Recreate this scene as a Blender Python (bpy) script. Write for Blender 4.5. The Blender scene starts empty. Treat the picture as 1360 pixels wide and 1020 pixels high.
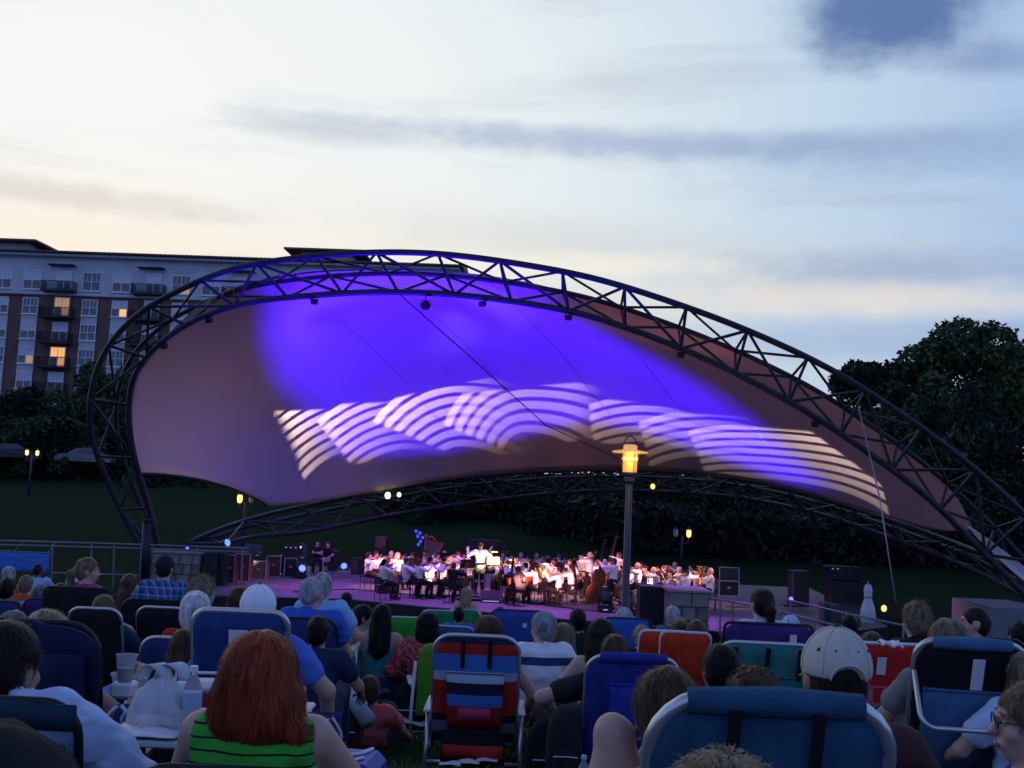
import bpy, math, random
import numpy as np
from mathutils import Vector, Matrix
random.seed(7); rng = np.random.default_rng(7)
S = bpy.context.scene
COL = S.collection
# ------------------------------------------------------------------ camera
F = 1450.0; PITCH = math.radians(5.72); ROLL = math.radians(2.5); EYE = Vector((0, 0, 1.35))
fw = Vector((0, math.cos(PITCH), math.sin(PITCH)))
r0 = Vector((1, 0, 0)); u0 = Vector((0, -math.sin(PITCH), math.cos(PITCH)))
rt = r0*math.cos(ROLL)+u0*math.sin(ROLL); up = u0*math.cos(ROLL)-r0*math.sin(ROLL)
cd = bpy.data.cameras.new('camera'); cam = bpy.data.objects.new('camera', cd); COL.objects.link(cam)
cam.matrix_world = Matrix(((rt.x, up.x, -fw.x, EYE.x), (rt.y, up.y, -fw.y, EYE.y), (rt.z, up.z, -fw.z, EYE.z), (0, 0, 0, 1)))
cd.sensor_width = 36; cd.lens = 36*F/1360; cd.clip_start = 0.05; cd.clip_end = 3000
S.camera = cam
def at(px, py, Y):
    """point in the place seen at photo pixel (px,py), Y metres ahead of the camera"""
    d = fw+rt*((px-680)/F)+up*((510-py)/F)
    return EYE+d*(Y/d.y)
def pix(p):
    d = Vector(p)-EYE; z = d.dot(fw)
    return 680+F*d.dot(rt)/z, 510-F*d.dot(up)/z
# ------------------------------------------------------------------ node helpers
class NT:
    def __init__(s, nt): s.n = nt.nodes; s.l = nt.links
    def put(s, sock, v):
        if hasattr(v, 'is_output'): s.l.new(v, sock)
        elif v is not None: sock.default_value = v
    def m(s, op, a, b=None, c=None, clamp=False):
        k = s.n.new('ShaderNodeMath'); k.operation = op; k.use_clamp = clamp
        s.put(k.inputs[0], a)
        if b is not None: s.put(k.inputs[1], b)
        if c is not None: s.put(k.inputs[2], c)
        return k.outputs[0]
    def v(s, op, a, b=None):
        k = s.n.new('ShaderNodeVectorMath'); k.operation = op
        s.put(k.inputs[0], a)
        if b is not None: s.put(k.inputs[1], b)
        return k.outputs['Value'] if op in ('DOT_PRODUCT', 'LENGTH') else k.outputs[0]
    def mix(s, f, a, b, mode='MIX'):
        k = s.n.new('ShaderNodeMix'); k.data_type = 'RGBA'; k.blend_type = mode
        s.put(k.inputs[0], f)
        for i, x in ((6, a), (7, b)):
            s.put(k.inputs[i], (*x, 1) if isinstance(x, tuple) and len(x) == 3 else x)
        return k.outputs[2]
    def ss(s, x, a, b):
        k = s.n.new('ShaderNodeMapRange'); k.interpolation_type = 'SMOOTHSTEP'
        s.put(k.inputs[0], x); k.inputs[1].default_value = a; k.inputs[2].default_value = b
        return k.outputs[0]
    def noise(s, vec, scale, det=4, rough=.5, dist=0):
        k = s.n.new('ShaderNodeTexNoise'); s.put(k.inputs['Vector'], vec)
        k.inputs['Scale'].default_value = scale; k.inputs['Detail'].default_value = det
        k.inputs['Roughness'].default_value = rough; k.inputs['Distortion'].default_value = dist
        return k.outputs[0]
    def ramp(s, f, stops, interp='LINEAR'):
        k = s.n.new('ShaderNodeValToRGB'); s.put(k.inputs[0], f); cr = k.color_ramp; cr.interpolation = interp
        while len(cr.elements) < len(stops): cr.elements.new(.5)
        for e, (p, c) in zip(cr.elements, stops): e.position = p; e.color = (*c, 1)
        return k.outputs[0]
    def comb(s, x, y, z):
        k = s.n.new('ShaderNodeCombineXYZ')
        for i, q in enumerate((x, y, z)): s.put(k.inputs[i], q)
        return k.outputs[0]
# ------------------------------------------------------------------ world: dusk sky, sunset glow low on the left
W = bpy.data.worlds.new('World'); S.world = W; W.use_nodes = True
def build_world():
    W.node_tree.nodes.clear(); t = NT(W.node_tree)
    out = t.n.new('ShaderNodeOutputWorld'); bg = t.n.new('ShaderNodeBackground')
    tc = t.n.new('ShaderNodeTexCoord'); d = tc.outputs['Generated']
    sp = t.n.new('ShaderNodeSeparateXYZ'); t.l.new(d, sp.inputs[0]); x, y, z = sp.outputs
    az = t.m('ARCTAN2', x, y); el = t.m('ARCSINE', z)
    sa = math.radians(-22)
    hl = t.m('SQRT', t.m('MAXIMUM', t.m('SUBTRACT', 1, t.m('MULTIPLY', z, z)), .0001))
    s = t.m('DIVIDE', t.v('DOT_PRODUCT', d, (math.sin(sa), math.cos(sa), 0)), hl)
    sr = t.m('MULTIPLY_ADD', s, .5, .5)
    low = t.ramp(sr, [(0, (.24, .36, .86)), (.45, (.29, .40, .80)), (.80, (.30, .44, .74)), (.915, (.56, .65, .76)), (.97, (.84, .80, .71)), (1, (.91, .82, .66))])
    high = t.ramp(sr, [(0, (.21, .33, .84)), (.45, (.27, .38, .79)), (.80, (.32, .47, .76)), (.91, (.58, .71, .83)), (.97, (.81, .86, .87)), (1, (.90, .91, .90))])
    top = t.ramp(sr, [(0, (.17, .27, .70)), (.5, (.20, .30, .64)), (.85, (.34, .47, .72)), (.97, (.66, .77, .90)), (1, (.76, .84, .92))])
    c = t.mix(t.ss(el, .14, .30), low, high)
    c = t.mix(t.ss(el, .36, .62), c, top)
    zen = t.ramp(sr, [(0, (.09, .14, .40)), (.5, (.09, .14, .36)), (1, (.10, .14, .24))])
    c = t.mix(t.ss(el, .62, 1.0), c, zen)
    # cloud plane coordinates (perspective streaks towards the horizon)
    pl = t.m('DIVIDE', 1, t.m('MAXIMUM', t.m('ADD', z, .12), .05))
    pv = t.comb(t.m('MULTIPLY', x, pl), t.m('MULTIPLY', y, pl), 0)
    stv = t.comb(t.m('MULTIPLY', az, 2.2), t.m('MULTIPLY', el, 17), 0)
    n1 = t.noise(stv, 1.25, 5, .55, .35); n2 = t.noise(t.v('ADD', stv, (7.3, 2.1, 4)), 2.3, 6, .6, .5)
    wv = t.noise(t.comb(az, el, 0), 9, 5, .6)
    # broad grey-blue streaks
    m1 = t.m('MULTIPLY', t.ss(n1, .50, .72), t.ss(el, .03, .14))
    c = t.mix(t.m('MULTIPLY', m1, .46), c, t.mix(t.m('POWER', sr, 7), (.20, .30, .52), (.60, .64, .70)))
    # pale peach bars, lit from below
    m2 = t.m('MULTIPLY', t.ss(n2, .52, .75), t.m('SUBTRACT', 1, t.ss(el, .16, .34)))
    c = t.mix(t.m('MULTIPLY', m2, .55), c, t.mix(t.m('POWER', sr, 5), (.30, .36, .55), (.94, .86, .72)))
    def blob(px, py, wx, wy, soft, amt, col, wob=.9, tilt=0., fine=26):
        nonlocal c
        q = at(px, py, 100)-EYE; q.normalize(); a0 = math.atan2(q.x, q.y); e0 = math.asin(q.z)
        da = t.m('SUBTRACT', az, a0); de = t.m('SUBTRACT', el, e0)
        de = t.m('ADD', de, t.m('MULTIPLY', da, tilt))
        r = t.m('ADD', t.m('POWER', t.m('ABSOLUTE', t.m('DIVIDE', da, wx/F)), 2), t.m('POWER', t.m('ABSOLUTE', t.m('DIVIDE', de, wy/F)), 2))
        nn = t.noise(t.comb(t.m('MULTIPLY', az, 1), t.m('MULTIPLY', el, 1.6), px*.01), fine, 6, .62)
        r = t.m('ADD', t.m('SQRT', r), t.m('MULTIPLY', t.m('SUBTRACT', nn, .5), wob*2))
        mk = t.m('SUBTRACT', 1, t.ss(r, 1-soft, 1+soft))
        c = t.mix(t.m('MULTIPLY', mk, amt), c, col)
    blob(1180, 18, 115, 55, .55, .92, (.075, .150, .37), .6, .03, 17)
    blob(1325, 80, 55, 18, .8, .6, (.17, .25, .48), .5, 0, 15)
    blob(900, 193, 380, 17, .8, .70, (.30, .40, .60), .8, .02)
    blob(420, 176, 110, 14, .9, .55, (.52, .58, .66), .9)
    blob(1230, 205, 230, 26, .9, .45, (.22, .33, .58), .9)
    blob(760, 318, 230, 26, .9, .40, (.62, .63, .64), .9, .05)
    blob(60, 256, 190, 15, .8, .55, (.60, .57, .55), .9)
    blob(1150, 358, 190, 22, .9, .55, (.32, .38, .53), .9)
    blob(1130, 398, 230, 20, .8, .75, (.80, .73, .66), .9, .02)
    blob(780, 352, 190, 16, .8, .6, (.93, .87, .75), .9)
    blob(1180, 452, 240, 22, .9, .5, (.27, .40, .66), .8)
    # a thin real atmosphere under it all
    sky = t.n.new('ShaderNodeTexSky'); sky.sky_type = 'NISHITA'; sky.sun_disc = False
    sky.sun_elevation = math.radians(1.0); sky.sun_rotation = sa
    c = t.mix(1.0, c, t.mix(1.0, sky.outputs[0], (.012, .014, .018), 'MULTIPLY'), 'ADD')
    c = t.mix(t.ss(el, -.02, -.10), c, (.02, .025, .04))
    t.l.new(c, bg.inputs[0]); bg.inputs[1].default_value = WORLD_STRENGTH
    t.l.new(bg.outputs[0], out.inputs[0])
WORLD_STRENGTH = 1.0
build_world()
sd = bpy.data.lights.new('sun', 'SUN'); sd.energy = 0.05; sd.angle = math.radians(14); sd.color = (1, .8, .6)
sun = bpy.data.objects.new('sun', sd); COL.objects.link(sun)
_sdir = Vector((math.sin(math.radians(-22))*math.cos(.07), math.cos(math.radians(-22))*math.cos(.07), math.sin(.07)))
sun.rotation_euler = _sdir.to_track_quat('Z', 'Y').to_euler()
V = S.view_settings; V.view_transform = 'Standard'; V.look = 'None'; V.exposure = 0; V.gamma = 1; V.use_curve_mapping = False
S.cycles.max_bounces = 5; S.cycles.diffuse_bounces = 2; S.cycles.glossy_bounces = 2; S.cycles.transparent_max_bounces = 8
S.cycles.use_denoising = True; S.cycles.sample_clamp_indirect = 3
# ------------------------------------------------------------------ materials
MATS = {}
def mat(name, col, rough=.7, metal=0., bump=0., bscale=60., var=0., vscale=4., stretch=(1, 1, 1), emit=None, estr=0., spec=.3, sub=0.):
    if name in MATS: return MATS[name]
    m = bpy.data.materials.new(name); m.use_nodes = True; t = NT(m.node_tree)
    b = t.n['Principled BSDF']; b.inputs['Base Color'].default_value = (*col, 1)
    b.inputs['Roughness'].default_value = rough; b.inputs['Metallic'].default_value = metal
    b.inputs['Specular IOR Level'].default_value = spec
    if var or bump:
        tc = t.n.new('ShaderNodeTexCoord'); v = t.v('MULTIPLY', tc.outputs['Object'], stretch)
    if var:
        n = t.noise(v, vscale, 5, .6)
        lo = tuple(c*(1-var) for c in col); hi = tuple(min(1, c*(1+var)) for c in col)
        t.l.new(t.ramp(n, [(.3, lo), (.7, hi)]), b.inputs['Base Color'])
    if bump:
        k = t.n.new('ShaderNodeBump'); k.inputs['Strength'].default_value = bump; k.inputs['Distance'].default_value = .01
        t.l.new(t.noise(v, bscale, 4, .6), k.inputs['Height']); t.l.new(k.outputs[0], b.inputs['Normal'])
    if emit:
        b.inputs['Emission Color'].default_value = (*emit, 1); b.inputs['Emission Strength'].default_value = estr
    if sub:
        b.inputs['Subsurface Weight'].default_value = sub; b.inputs['Subsurface Radius'].default_value = (.6, .25, .15); b.inputs['Subsurface Scale'].default_value = .01
    MATS[name] = m; return m
def matfn(name, fn, rough=.8):
    """material whose base colour comes from fn(t, objectcoord)"""
    if name in MATS: return MATS[name]
    m = bpy.data.materials.new(name); m.use_nodes = True; t = NT(m.node_tree)
    b = t.n['Principled BSDF']; b.inputs['Roughness'].default_value = rough; b.inputs['Specular IOR Level'].default_value = .25
    tc = t.n.new('ShaderNodeTexCoord'); c = fn(t, tc.outputs['Object'], b)
    if c is not None: t.l.new(c, b.inputs['Base Color'])
    MATS[name] = m; return m
# ------------------------------------------------------------------ mesh helpers
class MB:
    def __init__(s): s.v = []; s.f = []; s.n = 0
    def add(s, v, f):
        s.v.append(np.asarray(v, float).reshape(-1, 3)); k = s.n
        s.f += [tuple(i+k for i in q) for q in f]; s.n += len(s.v[-1]); return s
    def box(s, c, d, rot=None, bev=0.):
        x, y, z = (q/2 for q in d)
        if bev > 0:
            b = min(bev, x*.9, y*.9, z*.9); vs = []; ix = {}
            for sx in (-1, 1):
                for sy in (-1, 1):
                    for sz in (-1, 1):
                        for ax in range(3):
                            p = [x-b, y-b, z-b]; p[ax] = (x, y, z)[ax]
                            ix[(sx, sy, sz, ax)] = len(vs); vs.append((p[0]*sx, p[1]*sy, p[2]*sz))
            fs = []
            for ax in range(3):
                o = [a for a in range(3) if a != ax]
                for sg in (-1, 1):
                    q = []
                    for (a, b2) in ((-1, -1), (1, -1), (1, 1), (-1, 1)):
                        k = [0, 0, 0]; k[ax] = sg; k[o[0]] = a; k[o[1]] = b2; q.append(ix[(*k, ax)])
                    fs.append(q)
                for a in (-1, 1):
                    for b2 in (-1, 1):
                        k1 = [0, 0, 0]; k1[o[0]] = a; k1[o[1]] = b2; k2 = list(k1); k1[ax] = -1; k2[ax] = 1
                        fs.append([ix[(*k1, o[0])], ix[(*k2, o[0])], ix[(*k2, o[1])], ix[(*k1, o[1])]])
            for sx in (-1, 1):
                for sy in (-1, 1):
                    for sz in (-1, 1): fs.append([ix[(sx, sy, sz, a)] for a in range(3)])
            v = np.array(vs)
        else:
            v = np.array([(a, b, q) for a in (-x, x) for b in (-y, y) for q in (-z, z)])
            fs = [(0, 1, 3, 2), (4, 6, 7, 5), (0, 4, 5, 1), (2, 3, 7, 6), (0, 2, 6, 4), (1, 5, 7, 3)]
        if rot is not None: v = v @ np.array(rot.to_3x3()).T
        return s.add(v+np.array(c), fs)
    def tube(s, pts, r, n=8, closed=False, cap=True):
        P = np.asarray([tuple(p) for p in pts], float); m = len(P)
        R = np.full(m, r) if np.isscalar(r) else np.asarray(r, float)
        T = np.zeros_like(P)
        if closed: T = np.roll(P, -1, 0)-np.roll(P, 1, 0)
        else:
            T[1:-1] = P[2:]-P[:-2]; T[0] = P[1]-P[0]; T[-1] = P[-1]-P[-2]
        T /= np.linalg.norm(T, axis=1)[:, None]+1e-9
        a = np.array([0, 0, 1.]) if abs(T[0][2]) < .9 else np.array([1., 0, 0])
        N = np.cross(T[0], a); N /= np.linalg.norm(N); vs = []
        for i in range(m):
            N = N-T[i]*N.dot(T[i]); N /= np.linalg.norm(N)+1e-9; B = np.cross(T[i], N)
            for k in range(n):
                an = 2*math.pi*k/n; vs.append(P[i]+R[i]*(math.cos(an)*N+math.sin(an)*B))
        fs = []
        for i in range(m if closed else m-1):
            j = (i+1) % m
            for k in range(n): fs.append((i*n+k, i*n+(k+1) % n, j*n+(k+1) % n, j*n+k))
        if cap and not closed: fs += [tuple(range(n))[::-1], tuple(range((m-1)*n, m*n))]
        return s.add(vs, fs)
    def lathe(s, c, prof, n=16):
        vs = [(c[0]+r*math.cos(2*math.pi*k/n), c[1]+r*math.sin(2*math.pi*k/n), c[2]+z) for r, z in prof for k in range(n)]
        fs = [(i*n+k, i*n+(k+1) % n, (i+1)*n+(k+1) % n, (i+1)*n+k) for i in range(len(prof)-1) for k in range(n)]
        fs += [tuple(range(n))[::-1], tuple(range((len(prof)-1)*n, len(prof)*n))]
        return s.add(vs, fs)
    def ell(s, c, r, nu=10, nv=7):
        vs = [(0, 0, -r[2])]; fs = []
        for i in range(1, nv):
            ph = -math.pi/2+math.pi*i/nv
            for k in range(nu):
                a = 2*math.pi*k/nu; vs.append((r[0]*math.cos(ph)*math.cos(a), r[1]*math.cos(ph)*math.sin(a), r[2]*math.sin(ph)))
        vs.append((0, 0, r[2])); L = len(vs)-1
        for k in range(nu):
            fs.append((0, 1+(k+1) % nu, 1+k)); b = 1+(nv-2)*nu; fs.append((L, b+k, b+(k+1) % nu))
            for i in range(nv-2):
                q = 1+i*nu; fs.append((q+k, q+(k+1) % nu, q+nu+(k+1) % nu, q+nu+k))
        return s.add(np.array(vs)+np.array(c), fs)
    def sheet(s, grid, th):
        """grid[i][j] of points -> a sheet with thickness"""
        G = np.asarray([[tuple(p) for p in r] for r in grid], float); a, b = G.shape[:2]
        du = np.gradient(G, axis=0); dv = np.gradient(G, axis=1); N = np.cross(du, dv); N /= np.linalg.norm(N, axis=2)[..., None]+1e-12
        v = np.concatenate([(G+N*th/2).reshape(-1, 3), (G-N*th/2).reshape(-1, 3)]); o = a*b; fs = []
        for i in range(a-1):
            for j in range(b-1):
                q = (i*b+j, i*b+j+1, (i+1)*b+j+1, (i+1)*b+j); fs += [q[::-1], tuple(k+o for k in q)]
        for i in range(a-1):
            for j in (0, b-1): q = (i*b+j, (i+1)*b+j, (i+1)*b+j+o, i*b+j+o); fs.append(q if j else q[::-1])
        for j in range(b-1):
            for i in (0, a-1): q = (i*b+j, i*b+j+1, i*b+j+1+o, i*b+j+o); fs.append(q[::-1] if i else q)
        return s.add(v, fs)
    def mesh(s, name, m=None, smooth=False):
        me = bpy.data.meshes.new(name); v = np.concatenate(s.v) if s.v else np.zeros((0, 3))
        me.from_pydata(v.tolist(), [], s.f)
        if m:
            for q in (m if isinstance(m, (list, tuple)) else [m]): me.materials.append(q)
        if smooth: me.shade_smooth() if smooth is True else me.set_sharp_from_angle(angle=smooth)
        if smooth and smooth is not True: pass
        me.update(); return me
    def obj(s, name, m=None, parent=None, smooth=False, loc=None):
        return link(name, s.mesh(name, m, smooth), parent, loc)
def link(name, me, parent=None, loc=None, M=None):
    o = bpy.data.objects.new(name, me); COL.objects.link(o)
    if parent: o.parent = parent
    if loc is not None: o.location = loc
    if M is not None: o.matrix_basis = M
    return o
def tag(o, label=None, cat=None, group=None, kind=None):
    if label: o['label'] = label
    if cat: o['category'] = cat
    if group: o['group'] = group
    if kind: o['kind'] = kind
    return o
def thing(name, label, cat, loc=(0, 0, 0), rz=0., group=None):
    o = bpy.data.objects.new(name, None); COL.objects.link(o); o.location = loc; o.rotation_euler = (0, 0, rz); o.empty_display_size = .1
    return tag(o, label, cat, group)
def copy_tree(o, parent=None):
    c = o.copy(); COL.objects.link(c)
    if parent: c.parent = parent
    for ch in list(o.children): copy_tree(ch, c)
    return c
_unit = {}
def rod(name, a, b, r, m, parent=None, n=6):
    """one straight member as an object of its own, sharing a unit cylinder"""
    key = (m.name, n)
    if key not in _unit: _unit[key] = MB().tube([(0, 0, 0), (0, 0, 1)], 1, n).mesh('rod_'+m.name, m, True)
    a = Vector(a); b = Vector(b); d = b-a; L = d.length
    M = Matrix.Translation(a) @ d.to_track_quat('Z', 'Y').to_matrix().to_4x4() @ Matrix.Diagonal((r, r, L, 1))
    return link(name, _unit[key], parent, M=M)
def spline(pts, n):
    """Catmull-Rom through pts, n samples evenly by arc length"""
    P = np.array([tuple(p) for p in pts], float); P = np.vstack([2*P[0]-P[1], P, 2*P[-1]-P[-2]]); o = []
    for i in range(1, len(P)-2):
        for t in np.linspace(0, 1, 24, endpoint=False):
            a, b, c, d = P[i-1:i+3]
            o.append(.5*((2*b)+(c-a)*t+(2*a-5*b+4*c-d)*t*t+(3*b-a-3*c+d)*t**3))
    o.append(P[-2]); o = np.array(o); L = np.r_[0, np.cumsum(np.linalg.norm(np.diff(o, axis=0), axis=1))]
    q = np.linspace(0, L[-1], n); return np.stack([np.interp(q, L, o[:, k]) for k in range(o.shape[1])], 1)
_gy = np.array([-40, -5, 0, 2.85, 7.3, 11.5, 16, 22, 30, 47, 52, 60, 85, 110, 160, 2000.]); _gz = np.array([1.6, .62, .42, .12, -.47, -.92, -1.32, -1.80, -2.55, -2.55, -2.1, -1.1, 1.1, 2.3, 3.5, 5.])
def gz(x, y): return float(np.interp(y, _gy, _gz))
FLOOR = -2.09
# ================================================================== the ground
def ground():
    ys = np.unique(np.r_[np.linspace(-40, -4, 8), np.linspace(-4, 62, 133), np.linspace(62, 170, 40), [300, 600, 1200, 1900]])
    xs = np.unique(np.r_[-1500, -700, -300, -140, np.linspace(-80, 80, 81), 140, 300, 700, 1500])
    X, Y = np.meshgrid(xs, ys); Z = np.interp(Y, _gy, _gz)
    Z = Z+.035*np.sin(X*1.3+Y*.7)*np.sin(Y*.9-X*.4)*np.clip((Y-3)/4, 0, 1)
    Z = Z+np.clip((Y-52)/60, 0, 1)*1.0*np.sin(X*.045+1)
    v = np.stack([X, Y, Z], -1).reshape(-1, 3); b = len(xs)
    fs = [(i*b+j, i*b+j+1, (i+1)*b+j+1, (i+1)*b+j) for i in range(len(ys)-1) for j in range(b-1)]
    def f(t, co, bs):
        bs.inputs['Specular IOR Level'].default_value = .04; n = t.noise(co, 1.1, 6, .65); n2 = t.noise(co, 45, 3, .7)
        k = t.n.new('ShaderNodeBump'); k.inputs['Strength'].default_value = .9; k.inputs['Distance'].default_value = .03
        t.l.new(n2, k.inputs['Height']); t.l.new(k.outputs[0], bs.inputs['Normal'])
        c = t.mix(t.ss(n, .35, .7), (.008, .027, .012), (.015, .034, .013))
        return t.mix(t.ss(n2, .35, .75), t.mix(.5, c, (.005, .014, .007)), c)
    o = MB().add(v, fs).obj('ground', matfn('lawn', f, 1.), smooth=True); tag(o, kind='structure')
ground()
# ================================================================== the band shell
steel = mat('dark_painted_steel', (.024, .028, .036), .45, .35, var=.25, vscale=3, bump=.05, bscale=30)
# outline of the front arch: (outer chord px,py), (inner chord px,py), metres ahead
FA = [(197, 745, 213, 742, 39.6), (150, 655, 196, 668, 39.1), (122, 580, 178, 605, 38.5), (121, 525, 171, 545, 38.1), (138, 470, 180, 497, 37.7), (178, 422, 212, 457, 37.2),
      (235, 387, 262, 424, 36.8), (310, 357, 330, 402, 36.4), (400, 342, 420, 392, 36.0), (490, 335.5, 500, 388, 35.7), (580, 337, 585, 390, 35.4), (680, 349, 680, 400, 35.1), (790, 370, 780, 419, 34.8),
      (900, 404, 885, 455, 34.6), (1000, 442, 975, 495, 34.5), (1100, 489, 1070, 546, 34.4), (1190, 545, 1150, 599, 34.3), (1270, 603, 1230, 659, 34.2), (1345, 668, 1300, 728, 34.1), (1420, 745, 1362, 792, 34.0), (1455, 792, 1395, 830, 34.)]
NA = 44
A_out = spline([at(a, b, Y-.35) for a, b, c, d, Y in FA], NA)
A_in = spline([at(c, d, Y) for a, b, c, d, Y in FA], NA)
# third chord runs behind the outer one
A_mid = (A_out*.66+A_in*.34)+np.array([0, 1.25, 0])
BA = [(248, 722, 300, 722, 41.2), (300, 700, 345, 712, 43.0), (360, 682, 410, 706, 45.5), (440, 665, 490, 690, 48.4), (530, 648, 580, 674, 51.0), (640, 632, 690, 660, 53.2), (750, 625, 790, 652, 54.2), (850, 624.5, 880, 653, 54.0),
      (950, 632, 975, 660, 52.0), (1050, 650, 1075, 679, 48.5), (1150, 680, 1160, 706, 44.5), (1240, 711, 1245, 737, 40.8), (1310, 738, 1310, 765, 37.8), (1385, 775, 1375, 800, 35.0)]
NB = 30
B_out = spline([at(a, b, Y) for a, b, c, d, Y in BA], NB)
B_in = spline([at(c, d, Y) for a, b, c, d, Y in BA], NB)
B_mid = (B_out*.6+B_in*.4)+np.array([0, .85, .1])
def truss(label, name, chords, rc, rb, grp):
    root = thing(name, label, 'truss arch', tuple(chords[0][0]))
    def chord(P, r):
        o = MB().tube(P-chords[0][0], r, 10).obj('chord', steel, root, True); return o
    for P, r in zip(chords, rc): chord(np.array([*spline(P, len(P)*3)]), r)
    o0 = Vector(chords[0][0]); a, b, c = chords; n = len(a)
    for i in range(0, n, 1):
        if i % 2 == 0:
            rod('brace', Vector(a[i])-o0, Vector(b[i])-o0, rb, steel, root)
            rod('brace', Vector(c[i])-o0, Vector(b[i])-o0, rb*.85, steel, root)
            rod('brace', Vector(a[i])-o0, Vector(c[i])-o0, rb*.85, steel, root)
        if i+2 < n and i % 2 == 0:
            s0, s1 = (i, i+2) if (i//2) % 2 else (i+2, i)
            rod('brace', Vector(a[s0])-o0, Vector(b[s1])-o0, rb, steel, root)
            rod('brace', Vector(c[s1])-o0, Vector(b[s0])-o0, rb*.85, steel, root)
            rod('brace', Vector(a[s1])-o0, Vector(c[s0])-o0, rb*.85, steel, root)
    return root
fr_arch = truss('large dark steel lattice arch framing the front of the glowing bandshell', 'truss_arch', (A_out, A_in, A_mid), (.105, .105, .085), .052, None)
bk_arch = truss('low dark lattice arch leaning back behind the orchestra along the canopy hem', 'truss_arch', (B_out, B_in, B_mid), (.09, .09, .07), .045, None)
# gusset plates at the nodes catch the sky
# ------------------------------------------------------------------ fabric canopy
CAN_TOP = [(182, 629, 39.0), (172, 591, 38.9), (174, 531, 38.6), (188, 488, 38.3), (218, 450, 37.9), (262, 409, 37.6), (318, 379, 37.3), (398, 361, 37.0), (498, 357, 36.7), (600, 361, 36.4), (700, 375, 36.1), (800, 401, 35.9),
           (900, 432, 35.8), (1000, 474, 35.6), (1100, 527, 35.5), (1200, 596, 35.4), (1262, 650, 35.2), (1290, 698, 35.0)]
CAN_BOT = [(355, 673, 44.9), (440, 659, 48.1), (530, 643, 50.8), (640, 626, 53.0), (750, 619, 54.0), (850, 619, 53.8), (950, 627, 51.8), (1050, 645, 48.3), (1150, 674, 44.3), (1240, 703, 40.6), (1291, 704, 36.0)]
CAN_LEFT = [(182, 629, 39.0), (215, 630, 40.0), (260, 636, 41.3), (300, 646, 42.6), (332, 659, 43.8), (350, 668, 44.6), (355, 673, 44.9)]
nu, nv = 90, 44
def canopy_grid():
    T = spline([at(*p) for p in CAN_TOP], nu); B = spline([at(a, b+(4 if 400 < a < 1230 else 0), c) for a, b, c in CAN_BOT], nu); L = spline([at(*p) for p in CAN_LEFT], nv)
    u = np.linspace(0, 1, nu)[:, None, None]; v = np.linspace(0, 1, nv)[None, :, None]
    rul = T[:, None]*(1-v)+B[:, None]*v
    lin = T[0]*(1-v[0])+B[0]*v[0]; dl = (L-lin)[None]
    fade = np.clip(1-u/.55, 0, 1)**1.6
    G = rul+dl*fade
    # tension: pulled up and back in the middle (saddle)
    sag = (np.sin(math.pi*v)**1.0)*(np.sin(math.pi*np.clip(u*1.02, 0, 1))**.8)
    G = G+sag*np.array([0, 2.2, 1.1])
    # belly over the right half of the hem
    bel = np.exp(-((u-.46)/.17)**2)*np.exp(-((v-.84)/.13)**2)
    G = G+bel*np.clip((1-v)/.1, 0, 1)*np.array([0, -1.1, .25])
    return G
CG = canopy_grid()
def fcan(t, co, bs):
    wr = t.n.new('ShaderNodeBump'); wr.inputs['Strength'].default_value = .25; wr.inputs['Distance'].default_value = .08; t.l.new(t.noise(t.v('MULTIPLY', co, (.9, .35, .35)), 1.1, 4, .55), wr.inputs['Height']); t.l.new(wr.outputs[0], bs.inputs['Normal'])
    n = t.noise(co, .5, 4, .6); bs.inputs['Sheen Weight'].default_value = .05
    return t.mix(n, (.45, .385, .31), (.53, .46, .38))
canopy = thing('bandshell_canopy', 'cream tensile fabric canopy lit violet with projected white wave stripes', 'canopy', tuple(CG[0, 0]))
MB().sheet(CG-CG[0, 0], .02).obj('membrane', matfn('canopy_fabric', fcan, .65), canopy, True)
for i in range(7, nu-6, 9):  # welded seams between the fabric panels
    MB().tube([CG[i, j]-CG[0, 0]+np.array([0, -.012, -.012]) for j in range(0, nv, 3)]+[CG[i, nv-1]-CG[0, 0]], .016, 4).obj('panel_seam', MATS['canopy_fabric'], canopy, True)
# hem cable, lacing ties on the left side
MB().tube(CG[0]-CG[0, 0], .035, 6).obj('hem_cable', steel, canopy, True)
tl = [at(1284, 697, 34.9), at(1312, 716, 34.6), at(1345, 741, 34.3), at(1372, 762, 34.1)]; tl2 = [at(1296, 712, 34.9), at(1318, 733, 34.6), at(1343, 757, 34.3), at(1366, 776, 34.1)]
MB().sheet([[Vector(a)-Vector(CG[0, 0]), (Vector(a)+Vector(b))/2+Vector((0, .25, .1))-Vector(CG[0, 0]), Vector(b)-Vector(CG[0, 0])] for a, b in zip(spline(tl, 12), spline(tl2, 12))], .02).obj('canopy_tail', mat('tail_fabric', (.72, .74, .76), .5), canopy, True)
for i in range(2, 16):  # ties between the membrane edge and the arch on the left
    p = spline([at(*q) for q in CAN_TOP], 60)[i]; j = int(np.argmin(np.linalg.norm(A_in-p, axis=1)))
    rod('lacing_tie', Vector(p)-Vector(CG[0, 0]), Vector(A_in[j])-Vector(CG[0, 0]), .02, steel, canopy, 5)
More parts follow.
